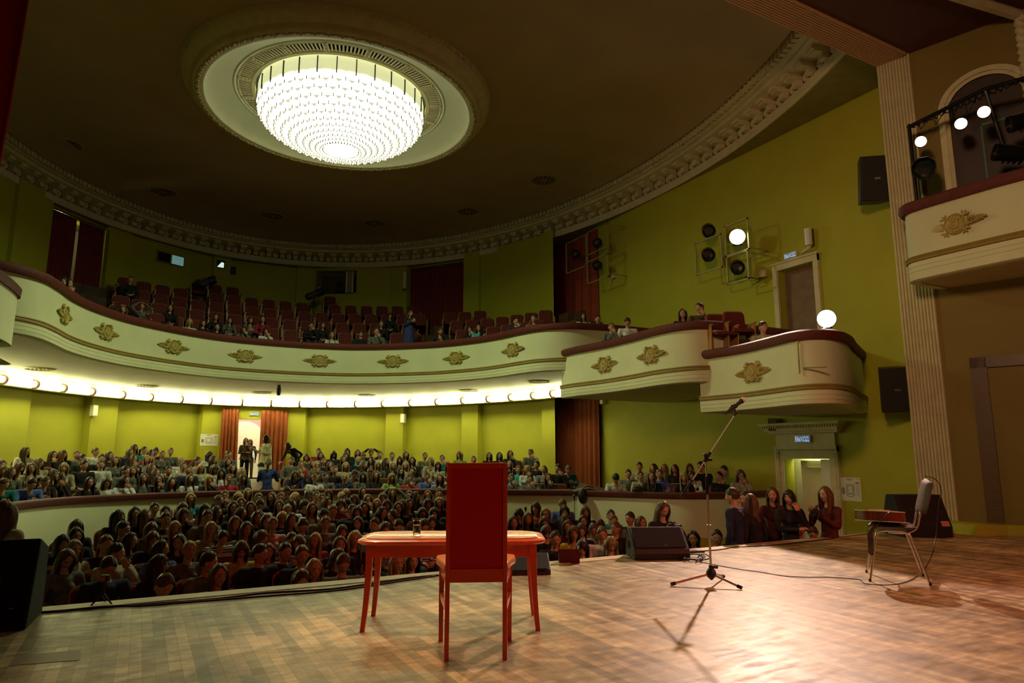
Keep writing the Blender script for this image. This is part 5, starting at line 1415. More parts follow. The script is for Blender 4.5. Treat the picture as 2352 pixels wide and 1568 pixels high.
# tail faces the camera left; neck points away to the right rear
gyaw2 = math.atan2(gd.y, gd.x)
TG = Matrix.Translation((g0.x - 0.06, g0.y + 0.06, ZS + 0.545)) @ Matrix.Rotation(gyaw2, 4, 'Z') @ Matrix.Rotation(math.radians(4.5), 4, 'Y') @ Matrix.Diagonal((1.12, 1.12, 1.0, 1))
def gout():
    pts = crv([(-0.245, 0), (-0.235, 0.09), (-0.17, 0.175), (-0.08, 0.20), (0.0, 0.165), (0.06, 0.125), (0.12, 0.125), (0.18, 0.145), (0.225, 0.11), (0.245, 0.04), (0.245, 0)], 5)
    up_ = [(p.x, p.y) for p in pts]; return up_ + [(x, -y) for x, y in reversed(up_[1:-1])]
go = gout()
m = MB(); m.prism(go, 0.003, 0.098, T=TG); m.build('sides', 'guitarside', gt)
for (z0, z1, s_) in ((0.0, 0.006, 1.006), (0.095, 0.101, 1.006)):
    m = MB(); m.prism([(x * s_, y * s_) for x, y in go], z0, z1, T=TG); m.build('binding', 'binding', gt)
m = MB(); m.prism([(x * .985, y * .985) for x, y in go], 0.1, 0.103, T=TG); tp = m.build('soundboard', 'guitartop', gt)
m = MB(); m.lathe([(0, 0.1035), (0.048, 0.1035)], 24, T=TG @ Matrix.Translation((0.09, 0, 0))); m.build('soundhole', 'black', gt)
m = MB(); m.box(-0.115, -0.085, -0.08, 0.08, 0.103, 0.112, T=TG); 
m.build('bridge', 'binding', gt, bevel=0.002)
m = MB(); m.box(0.16, 0.62, -0.026, 0.026, 0.085, 0.108, T=TG); m.build('neck', 'darkwood', gt, bevel=0.006)
m = MB(); m.box(0.62, 0.79, -0.036, 0.036, 0.078, 0.096, T=TG); hd = m.build('headstock', 'guitarside', gt, bevel=0.004)
for k in range(3):
    for sx in (-1, 1):
        m = MB(); m.tube([TG @ Vector((0.65 + k * .045, sx * .03, .088)), TG @ Vector((0.65 + k * .045, sx * .055, .088))], [0.004, 0.008], 8); m.build('tuning_peg', 'chrome', hd, smooth=True)
m = MB()
for k in range(6): m.tube([TG @ Vector((-0.1, (k - 2.5) * 0.01, 0.113)), TG @ Vector((0.62, (k - 2.5) * 0.007, 0.110))], 0.0006, 4)
m.build('strings', 'chrome', gt)
# strap hanging over the chair
ss_ = thing('guitar_strap', 'black guitar strap hanging down from the guitar in front of the chair', 'strap', (0, 0, 0))
def onv(px, py, P0, hn=Vector((math.sin(math.radians(28.6)), math.cos(math.radians(28.6)), 0))):
    r = ray(px, py); c = Vector(cam.location); t = (Vector(P0) - c).dot(hn) / r.dot(hn); return c + r * t
def ribbon_strip(m, cen, wdir, w, th=0.003):
    base = len(m.v); n_ = len(cen)
    for i, p in enumerate(cen):
        p = Vector(p); wd = Vector(wdir[i]).normalized(); t_ = (Vector(cen[min(i + 1, n_ - 1)]) - Vector(cen[max(i - 1, 0)])).normalized(); nr = t_.cross(wd).normalized() * th / 2
        for a in (-1, 1):
            for b in (-1, 1): m.v.append(p + wd * (a * w / 2) + nr * b)
    for i in range(n_ - 1):
        q = base + i * 4; r = q + 4
        for (a, b) in ((0, 1), (1, 3), (3, 2), (2, 0)): m.f.append((q + a, q + b, r + b, r + a)); m.m.append(0)
    m.f.append((base, base + 1, base + 3, base + 2)); m.f.append((r, r + 1, r + 3, r + 2)); m.m += [0, 0]
P0 = Vector((2.82, -2.12, 0))
pts = [onv(*q, P0) for q in ((2040, 1177), (2026, 1195), (2010, 1208), (2000, 1222), (2000, 1245), (2008, 1268), (2020, 1278), (2024, 1262), (2023, 1240), (2030, 1222), (2040, 1208))]
vd = Vector((math.sin(math.radians(28.6)), math.cos(math.radians(28.6)), 0))
for i, p in enumerate(pts): pts[i] = p + vd * (0.0 if i < 5 else 0.06 * (i - 4))
wd = [R2 * 0.9 + Vector((0, 0, .7))] * 2 + [R2 + Vector((0, 0, 0.3))] * 4 + [R2 * .5 + vd] * 2 + [R2 * .4 + vd] * 3
m = MB(); cen = crv(pts, 5); wdd = crv(wd, 5); ribbon_strip(m, cen, wdd, 0.055); m.build('band', 'leather', ss_, smooth=True, auto=80)
m = MB(); q = pts[0] - vd * 0.006; m.tube([q, q - vd * 0.006], 0.006, 10); m.build('strap_button', 'chrome', ss_, smooth=True)

# ---- cables
def cable(name, label, pts, r=0.006, mt='cable', n=8):
    m = MB(); m.tube(crv(pts, n), r, 7); o = m.build(name, mt, smooth=True, auto=180); return tag(o, label, 'cable')
def gr(px, py, z=0.007): q = at_z(px, py, ZS + z); return (q.x, q.y, ZS + z)
P1 = [onv(2124, 1094, (3.6, -2.15, 0)), onv(2140, 1096, (3.6, -2.2, 0)), onv(2156, 1108, (3.62, -2.25, 0)), onv(2161, 1130, (3.62, -2.25, 0)), onv(2156, 1160, (3.62, -2.28, 0)), onv(2152, 1200, (3.6, -2.3, 0)), onv(2150, 1230, (3.55, -2.3, 0)), onv(2140, 1275, (3.5, -2.35, 0))]
P2 = [gr(2122, 1308), gr(2100, 1327), gr(2070, 1339), gr(2035, 1343), gr(2000, 1341), gr(1985, 1339), gr(1976, 1331), gr(1950, 1328), gr(1900, 1325), gr(1850, 1325), gr(1800, 1322), gr(1745, 1313), gr(1700, 1307), gr(1650, 1298), gr(1620, 1292), gr(1596, 1288)]
cable('guitar_cable', 'thin black cable running from the guitar chair across the floor to the wedge speaker', P1 + P2, 0.0045)
cable('stage_edge_cable', 'black cable lying along the stage edge to the right', [gr(1560, 1263), gr(1600, 1265), (gr(1650, 1262)), gr(1690, 1256), gr(1750, 1253), gr(1800, 1249), gr(1850, 1243), gr(1900, 1238), gr(1960, 1230), gr(2010, 1224), gr(2040, 1222)], 0.007)
cable('stage_edge_cable', 'double black cable lying along the stage edge at the left', [gr(60, 1408), gr(130, 1403), gr(220, 1395), gr(320, 1388), gr(420, 1381), gr(520, 1372), gr(600, 1362), gr(680, 1357), gr(760, 1352), gr(850, 1340), gr(940, 1327), gr(1010, 1320)], 0.009)
cable('stage_edge_cable', 'second strand of the black cable along the left stage edge', [gr(130, 1404), gr(240, 1392), gr(330, 1390), gr(420, 1383), gr(500, 1377), gr(560, 1372), gr(640, 1366), gr(720, 1360), gr(800, 1352), gr(880, 1340), gr(1000, 1322)], 0.007)
rnd = random.Random(3)
pts = []
for k in range(64):
    a = k * 0.52; q = gr(1592 + math.cos(a) * (24 + rnd.uniform(-6, 6)), 1278 + math.sin(a) * (6 + rnd.uniform(-1.5, 1.5)), 0.008 + 0.012 * rnd.random() + 0.0004 * k); pts.append(q)
pts += [gr(1610, 1272), gr(1625, 1274), gr(1630, 1281), gr(1615, 1285), gr(1596, 1286)]
cable('coiled_cable', 'tangled coil of black cables beside the wedge speaker', pts, 0.0055, n=3)
cable('speaker_cable', 'black cable loop right of the dark monitor behind the guitar chair', [gr(2160, 1224), gr(2172, 1221), gr(2186, 1228), gr(2170, 1234), gr(2120, 1234), gr(2080, 1230)], 0.008)
cable('speaker_cable', 'black cable curled left of the dark monitor behind the guitar chair', [gr(2036, 1224), (gr(2026, 1220)), (gr(2020, 1214, .03)), gr(2028, 1212, .05), gr(2034, 1218, .02), gr(2022, 1224), gr(1990, 1227), gr(1950, 1231)], 0.007)
# stomp plate beside the coil
q = gr(1595, 1268, 0); t = thing('pedal', 'flat black pedal lying behind the cable coil', 'pedal', q, math.radians(-12)); m = MB(); m.box(-.12, .12, -.05, .05, 0, .025); m.build('body', 'black', t, bevel=.006); m = MB(); m.box(-.1, .02, -.035, .035, .025, .035); m.build('treadle', 'blackmetal', t, bevel=.003)

# ---- wedge monitor at the stage edge
wm = thing('wedge_speaker', 'black wedge floor speaker with oval badge at the stage edge', 'speaker', (1.98, 0.24, ZS), math.radians(-24))
w2, pr = 0.33, [(-0.21, 0.0), (0.20, 0.0), (0.235, 0.05), (0.12, 0.335), (0.06, 0.345), (-0.19, 0.12), (-0.215, 0.07)]
Tw = Matrix(((0, 0, 1, 0), (1, 0, 0, 0), (0, 1, 0, 0), (0, 0, 0, 1)))
m = MB(); m.prism(pr, -w2, w2, T=Tw); m.build('cabinet', 'black', wm, bevel=0.012)
nrm = Vector((0, -(0.345 - 0.12), (0.06 + 0.19))).normalized()
def slope(u, t, o): a = Vector((0, -0.185, 0.125)); b = Vector((0, 0.055, 0.342)); p = a.lerp(b, t) + nrm * o; return Vector((u, p.y, p.z))
m = MB(); vs = [slope(u, t, o) for o in (0.0, 0.014) for t in (0.03, 0.97) for u in (-w2 + .03, w2 - .03)]
m.add(vs, [(0, 1, 3, 2), (4, 6, 7, 5), (0, 4, 5, 1), (2, 3, 7, 6), (0, 2, 6, 4), (1, 5, 7, 3)]); m.build('front_grille', 'grille', wm, bevel=0.004)
Tb = Matrix(((1, 0, 0, 0.06), (0, (0.24), nrm.y, 0), (0, 0, nrm.z, 0), (0, 0, 0, 1)))
bc = slope(0.06, 0.12, 0.017); tx = Vector((1, 0, 0)); ty = nrm.cross(tx)
m = MB()
for (rx, ry, rr_) in ((0.03, 0.014, 0.0022),):
    ring_ = [bc + tx * rx * math.cos(a) + ty * ry * math.sin(a) for a in [2 * PI * k / 24 for k in range(25)]]; m.tube(ring_, rr_, 5)
    m.tube([bc + tx * -.016, bc + tx * -.01 + ty * .006, bc + tx * -.004, bc + tx * -.01 - ty * .006, bc + tx * -.016], rr_, 5); m.tube([bc + tx * .016, bc + tx * .01 + ty * .006, bc + tx * .004, bc + tx * .01 - ty * .006, bc + tx * .016], rr_, 5)
m.build('oval_badge', 'chrome', wm, smooth=True)
m = MB(); m.lathe([(0.0, -.001), (0.045, 0.0), (0.05, 0.004), (0.0, .006)], 16, T=Matrix.Translation((-w2 - 0.002, 0.04, 0.15)) @ Matrix.Rotation(-PI / 2, 4, 'Y')); m.build('side_handle', 'blackmetal', wm, smooth=True)
m = MB()
for (a, b) in ((0.0, 0.03), (-0.15, 0.05), (.1, .28)): m.tube([(-w2 - .004, a, b), (-w2 - .012, a, b)], 0.008, 8)
m.build('screws', 'blackmetal', wm)
# ---- dark monitor behind the guitar chair
q0 = Vector((6.86, 0.05, ZS))
wm = thing('monitor_speaker', 'large black upright speaker behind the guitar chair near the fluted jamb', 'speaker', tuple(q0), math.radians(-27))
pr = [(-0.30, 0.0), (0.28, 0.0), (0.30, 0.10), (0.12, 0.60), (-0.10, 0.60), (-0.30, 0.15)]
m = MB(); m.prism(pr, -0.36, 0.36, T=Tw); m.build('cabinet', mat('matt_black_felt', (0.006, 0.006, 0.006), 0.9, var=.3, scale=60), wm, bevel=0.015)
m = MB()
n2 = Vector((0, -0.45, 0.20)).normalized()
n2 = Vector((0, -(0.60 - 0.15), 0.20)).normalized()
cen = Vector((0, -0.20, 0.375)) + n2 * 0.008; u2 = Vector((1, 0, 0)); v2 = n2.cross(u2)
m.tube([cen + u2 * .2 * math.cos(a) + v2 * .2 * math.sin(a) for a in [2 * PI * k / 32 for k in range(33)]], .006, 5); m.build('driver_ring', 'blackmetal', wm, smooth=True)
m = MB(); m.add([cen + u2 * a + v2 * b + n2 * .002 for a, b in ((.2, -.24), (.32, -.24), (.32, -.16), (.2, -.16))], [(0, 1, 2, 3)]); m.build('badge', mat('pink_badge', (0.4, 0.15, 0.13), 0.5), wm)
# ---- large dark speaker cut off at the left edge, close to the camera
q0 = Vector((-4.42, -0.02, ZS))
wm = thing('floor_speaker', 'large black floor speaker with a round driver cut off at the left edge', 'speaker', (-4.46, 0.0, ZS), math.radians(-4))
pr = [(-0.22, 0.0), (0.36, 0.0), (0.36, 0.62), (0.02, 0.62)]
pr = [(-0.20, -0.0), (0.36, 0.0), (0.36, 0.50), (0.02, 0.60)]
m = MB(); m.prism(pr, -0.42, 0.36, T=Tw); m.build('cabinet', mat('matt_black_carpet', (0.005, 0.005, 0.005), 0.95, var=.3, scale=60), wm, bevel=0.02)
n2 = Vector((0, -0.57, 0.22)).normalized(); cen = Vector((-0.06, -0.09, 0.285)) + n2 * 0.004; v2 = n2.cross(u2)
m = MB(); m.tube([cen + u2 * .22 * math.cos(a) + v2 * .22 * math.sin(a) for a in [2 * PI * k / 40 for k in range(41)]], .005, 5); m.build('driver_ring', mat('brown_ring', (0.12, 0.04, 0.03), 0.4), wm, smooth=True)
m = MB(); m.add([cen + u2 * a + v2 * b + n2 * .003 for a, b in ((-.08, -.02), (.02, -.02), (.02, .05), (-.08, .05))], [(0, 1, 2, 3)]); m.build('label_plate', mat('dull_red_plate', (0.10, 0.02, 0.015), 0.6), wm)
m = MB(); m.lathe([(0.0, 0), (0.022, 0.0), (0.024, -.004)], 14, T=Matrix.Translation(cen + u2 * .31 + v2 * -.15 + n2 * .004)); m.build('socket', mat('pink_badge2', (0.3, 0.12, 0.1), 0.5), wm)

# ---- maroon box at the stage edge
q = at_z(1306, 1291, ZS)
bx = thing('maroon_box', 'small dark maroon card box with papers at the stage edge', 'box', (0.845, 0.42, ZS), math.radians(-28))
m = MB(); hw_, hd_, hh = 0.115, 0.06, 0.155
m.box(-hw_, hw_, -hd_, -hd_ + .006, 0, hh); m.box(-hw_, hw_, hd_ - .006, hd_, 0, hh * .9); m.box(-hw_, -hw_ + .006, -hd_, hd_, 0, hh * .9); m.box(hw_ - .006, hw_, -hd_, hd_, 0, hh * .9); m.box(-hw_, hw_, -hd_, hd_, 0, 0.006)
m.build('carton', 'maroonbox', bx)
m = MB(); m.add([(-hw_, -hd_ + .02, hh * .7), (-hw_ - .02, -hd_ + .02, hh * .85), (-hw_ + .0, -hd_ + .03, hh * 1.25), (-hw_ + .012, -hd_ + .02, hh)], [(0, 1, 2, 3)]); m.build('flap', mat('red_flap', (.35, .05, .03), .6), bx)
m = MB(); m.box(hw_ - .04, hw_ - .02, 0, .004, hh * .5, hh * 1.25, T=Matrix.Rotation(0.12, 4, 'Y')); m.box(-hw_ + .03, hw_ - .05, .01, .014, .02, hh * .85); m.build('papers', 'paper', bx)

# ---- small action camera on a mini tripod at the left stage edge
q = at_z(237, 1388, ZS)
tp = thing('mini_tripod', 'black mini tripod standing on the stage edge at the left', 'tripod', (-3.685, 0.46, ZS))
for (a) in (math.radians(205), math.radians(325), math.radians(80)):
    m = MB(); m.tube([(0, 0, 0.085), (0.085 * math.cos(a), 0.085 * math.sin(a), 0.006)], [0.009, 0.006], 8); m.build('leg', 'black', tp, smooth=True)
m = MB(); m.tube([(0, 0, 0.07), (0, 0, 0.10), (0, 0, .16)], [0.014, 0.012, 0.009], 10); m.ball((0, 0, .165), .014, seg=10, rings=6); m.build('column', 'black', tp, smooth=True)
ac = thing('action_camera', 'small boxy action camera with a reddish screen on the mini tripod', 'camera', (-3.685, 0.46, ZS + 0.18), math.radians(-30))
m = MB(); m.box(-.035, .035, -.018, .018, 0, .052); m.build('body', 'black', ac, bevel=.005)
m = MB(); m.box(-.03, .018, -.0205, -.018, .006, .046); m.build('screen', mat('copper_screen', (.5, .2, .12), .4), ac)
# ---- floor hatch at the lower left
m = MB(); a = at_z(60, 1510, ZS); b = at_z(183, 1497, ZS); c = at_z(176, 1519, ZS)
mb = MB(); 
pp4 = [at_z(*q, ZS + 0.002) for q in ((40, 1504), (186, 1492), (184, 1515), (20, 1528))]
mb.add([(p.x, p.y, ZS + 0.002) for p in pp4], [(0, 1, 2, 3)])
struct(mb, 'trim_17', mat('floor_hatch', (0.20, 0.13, 0.07), 0.5, var=0.1), 'small flush hatch in the stage floor')
# low dark box between table and edge
q = at_z(1170, 1300, ZS)
t = thing('prompter_box', 'low black box on the stage behind the red table, mostly hidden by the chair', 'box', (0.10, 0.05, ZS), math.radians(-24))
m = MB(); m.prism([(-0.12, 0.0), (0.22, 0.0), (0.24, 0.12), (0.10, 0.19), (-0.10, 0.05)], -0.30, 0.22, T=Tw); m.build('cabinet', 'black', t, bevel=.01)
m = MB(); m.tube([(.18, -.13, .06), (.0, -.13, .06)], .008, 6); m.build('handle', 'blackmetal', t)
# ================================================================== THEATRE SEATS
def rrect(w, h, r, n=5, bottom=True):
    pts = []
    for (cx, cy, a0, on) in ((w / 2 - r, h - r, 0, 1), (-w / 2 + r, h - r, 90, 1)):
        for k in range(n + 1):
            a = math.radians(a0 + 90 * k / n); pts.append((cx + r * math.cos(a), cy + r * math.sin(a)))
    return pts + [(-w / 2, 0), (w / 2, 0)]
def seat_proto(red='seatred'):
    root = bpy.data.objects.new('theatre_chair', None); root.empty_display_size = 0.1
    XZ = lambda y: Matrix(((1, 0, 0, 0), (0, 0, 1, y), (0, 1, 0, 0), (0, 0, 0, 1)))
    ol = rrect(0.46, 0.50, 0.10)
    tilt = Matrix.Translation((0, 0.20, 0.42)) @ Matrix.Rotation(math.radians(-9), 4, 'X')
    m = MB(); n = len(ol)
    # padded front
    for (s_, y) in ((1.0, -0.02), (1.0, -0.045), (0.9, -0.065)):
        for (x, z) in ol: m.v.append(tilt @ Vector((x * s_ * .93, y, 0.25 + (z - 0.25) * s_ * .93)))
    for j in range(2):
        for i in range(n): m.f.append((j * n + i, j * n + (i + 1) % n, (j + 1) * n + (i + 1) % n, (j + 1) * n + i)); m.m.append(0)
    m.f.append(tuple(2 * n + i for i in range(n))); m.m.append(0)
    parts = [m.build('backrest_pad', red, smooth=True, link=False)]
    m = MB(); m.prism(ol, -0.02, 0.0, T=tilt @ XZ(0.0)); parts.append(m.build('back_shell', 'seatwood', link=False, bevel=0.006))
    m = MB(); T = Matrix.Translation((0, -0.03, 0.40))
    sq = [(-.22, .2), (-.22, -.2), (-.19, -.235), (.19, -.235), (.22, -.2), (.22, .2)]
    m.prism(sq, 0.0, 0.045, T=T); m.prism([(x * .94, y * .94) for x, y in sq], 0.045, 0.065, T=T); parts.append(m.build('seat_cushion', red, link=False))
    for sx in (-1, 1):
        m = MB(); m.box(sx * .27 - .016, sx * .27 + .016, -.20, .20, .585, .615); m.box(sx * .27 - .012, sx * .27 + .012, -.15, .22, 0.0, .585)
        parts.append(m.build('armrest', 'seatwood', link=False))
    for p in parts: p.parent = root
    return root, parts
SEAT = seat_proto()
SEATS = []
def add_seat(x, y, z, rz, zone):
    root, parts = SEAT
    r = root.copy(); COL.objects.link(r); r.location = (x, y, z); r.rotation_euler = (0, 0, rz)
    for p in parts:
        c = p.copy(); COL.objects.link(c); c.parent = r
    SEATS.append((r, zone, px_of((x, y, z + 0.9))))
    return r
def face_to(x, y, tx=-0.5, ty=-4.0):
    """rotation so that local -Y looks to the stage"""
    return math.atan2(tx - x, -(ty - y)) 
# balcony rows follow the balcony front
SB = []
def bal_rows():
    S = arclen(BALP)
    for k in range(6):
        d0 = BD0 + BROW * k
        off = []
        for i in range(len(BALP)):
            a = Vector(BALP[max(i - 1, 0)]); b = Vector(BALP[min(i + 1, len(BALP) - 1)]); dd = (b - a).normalized(); nn = Vector((-dd.y, dd.x))
            p = Vector(BALP[i]) + nn * (d0)
            if abs(BALP[i][0]) < 5.5: off.append(p)
        # smooth offset path as an arc
        So = arclen(off); n = int(So[-1] / 0.58)
        for j in range(n):
            p, dd = at_s(off, So, (j + 0.5 * (k % 2) + 0.25) * 0.58)
            yield k, p, dd
BSEATS = []
for k, p, dd in bal_rows():
    x, y = p
    if (x / 8.15) ** 2 + ((y - 8) / 12.0) ** 2 > 0.985 and y > 11: continue
    if abs(x) > 8.3: continue
    if y < 9.2: continue
    if abs(dist_bal(x, y) - (BD0 + BROW * k)) > 0.12: continue
    z = BZ0 + BRISE * k
    pp = px_of((x, y, z + 0.9))
    if pp[0] < 235 or pp[0] > 1262: continue
    if 968 < pp[0] < 1010 + 22 * (5 - k) * 0.4 and k >= 0: continue      # right aisle stairs
    if 235 < pp[0] < 262 + k * 6: continue
    if k == 5 and (pp[0] < 450 or 575 < pp[0] < 730 or pp[0] > 900): continue
    if k == 4 and (452 < pp[0] < 500 or 700 < pp[0] < 735): continue
    BSEATS.append([k, x, y, z, pp])
# ================================================================== PEOPLE
SKIN = mat('skin', (0.50, 0.27, 0.16), 0.55, var=0.08, scale=9)
LIP = mat('lips', (0.38, 0.15, 0.11), 0.5, var=0.05)
BROW_ = mat('brow_and_eye', (0.035, 0.02, 0.014), 0.4, var=0.1)
EYEW = mat('eye_white', (0.36, 0.32, 0.27), 0.4, var=0.02)
HAIRM = objcolor_mat('hair', 0.42, 'hair')
CLOTH = objcolor_mat('cloth', 0.85)
STRIPE = objcolor_mat('striped_cloth', 0.85, 'stripe')
SHOE = M['leather']

def capsule(m, p0, r0, p1, r1, seg=10):
    p0, p1 = Vector(p0), Vector(p1); d = (p1 - p0); L_ = d.length; d.normalize()
    pts = [p0 - d * r0, p0 - d * r0 * .86, p0 - d * r0 * .5, p0, p0.lerp(p1, .5), p1, p1 + d * r1 * .5, p1 + d * r1 * .86, p1 + d * r1]
    rs = [r0 * .05, r0 * .5, r0 * .86, r0, (r0 + r1) / 2, r1, r1 * .86, r1 * .5, r1 * .05]
    m.tube(pts, rs, seg)
def chain(m, pts, rs, seg=10):
    for i in range(len(pts) - 1): capsule(m, pts[i], rs[i], pts[i + 1], rs[i + 1], seg)

def remesh(m, name, voxel, mats, smooth_it=6):
    me = bpy.data.meshes.new(name); me.from_pydata([tuple(v) for v in m.v], [], m.f)
    o = bpy.data.objects.new(name, me); COL.objects.link(o)
    md = o.modifiers.new('r', 'REMESH'); md.mode = 'VOXEL'; md.voxel_size = voxel; md.adaptivity = 0
    sm = o.modifiers.new('s', 'SMOOTH'); sm.factor = 0.5; sm.iterations = smooth_it
    dg = bpy.context.evaluated_depsgraph_get()
    me2 = bpy.data.meshes.new_from_object(o.evaluated_get(dg))
    bpy.data.objects.remove(o)
    me2.name = name
    return me2

# ---- head, modelled once: face looks to -Y, centre at origin
def head_mesh(male):
    m = MB(); SEG, RG = 40, 44
    rx, ry, rz = (0.076, 0.094, 0.118) if male else (0.072, 0.090, 0.113)
    vs = []; mi = []
    for i in range(RG + 1):
        t = PI * i / RG
        for k in range(SEG):
            a = 2 * PI * k / SEG
            x, y, z = math.sin(t) * math.cos(a), math.sin(t) * math.sin(a), math.cos(t)
            X, Y, Z = x * rx, y * ry, z * rz
            front = max(0, -y)
            # jaw narrows, chin forward
            if z < 0.1:
                k_ = (0.1 - z) / 1.1
                X *= 1 - (0.30 if male else 0.38) * k_; 
                Y = Y * (1 - 0.28 * k_) - 0.012 * k_ * front
                if y > 0: Y *= 1 - 0.30 * k_
            # flatten face
            if y < 0: Y = -abs(Y) ** 1.0 if True else Y; Y *= 1 - 0.06 * (1 - abs(x))
            g = lambda cx, cz, sx_, sz_: math.exp(-((X - cx) / sx_) ** 2 - ((Z - cz) / sz_) ** 2)
            if y < -0.15:
                Y -= 0.020 * g(0, -0.018, 0.011, 0.020)            # nose body
                Y -= 0.010 * g(0, -0.030, 0.013, 0.008)            # nose tip
                Y += 0.011 * (g(0.030, 0.006, 0.017, 0.011) + g(-0.030, 0.006, 0.017, 0.011))   # sockets
                Y -= 0.006 * (g(0.030, 0.028, 0.025, 0.008) + g(-0.030, 0.028, 0.025, 0.008))   # brow
                Y -= 0.006 * g(0, -0.058, 0.022, 0.009)            # lips
                Y += 0.004 * g(0, -0.075, 0.02, 0.006)
                Y -= 0.008 * g(0, -0.098, 0.02, 0.013)             # chin
                Y -= 0.004 * (g(0.045, -0.02, 0.018, 0.02) + g(-0.045, -0.02, 0.018, 0.02))
            vs.append((X, Y, Z))
    fs = []
    for i in range(RG):
        for k in range(SEG):
            k2 = (k + 1) % SEG; f = (i * SEG + k, (i + 1) * SEG + k, (i + 1) * SEG + k2, i * SEG + k2); fs.append(f)
            c = sum((Vector(vs[q]) for q in f), Vector()) / 4
            mm = 0
            if c.y < -0.05:
                if abs(c.x) < 0.021 and abs(c.z + 0.058) < 0.0075 * (1 - (abs(c.x) / 0.024) ** 2) + 0.0005: mm = 1
                if 0.012 < abs(c.x) < 0.044 and 0.023 < c.z < 0.029: mm = 2
            mi.append(mm)
    m.v += vs; m.f += fs; m.m += mi
    for sx in (-1, 1):
        m.ball((sx * 0.030, -ry * 0.840, 0.004), (0.0125, 0.009, 0.0058), 3, seg=10, rings=6)
        m.ball((sx * 0.030, -ry * 0.840 - 0.0062, 0.0035), (0.0062, 0.0045, 0.0052), 2, seg=8, rings=6)
        m.ball((sx * 0.030, -ry * 0.840 - 0.001, 0.0105), (0.0145, 0.009, 0.0030), 0, seg=10, rings=5)
        m.ball((sx * (rx + 0.001), 0.008, -0.012), (0.009, 0.018, 0.030), 0, seg=8, rings=6)
    return m
HEADS = {True: head_mesh(True), False: head_mesh(False)}

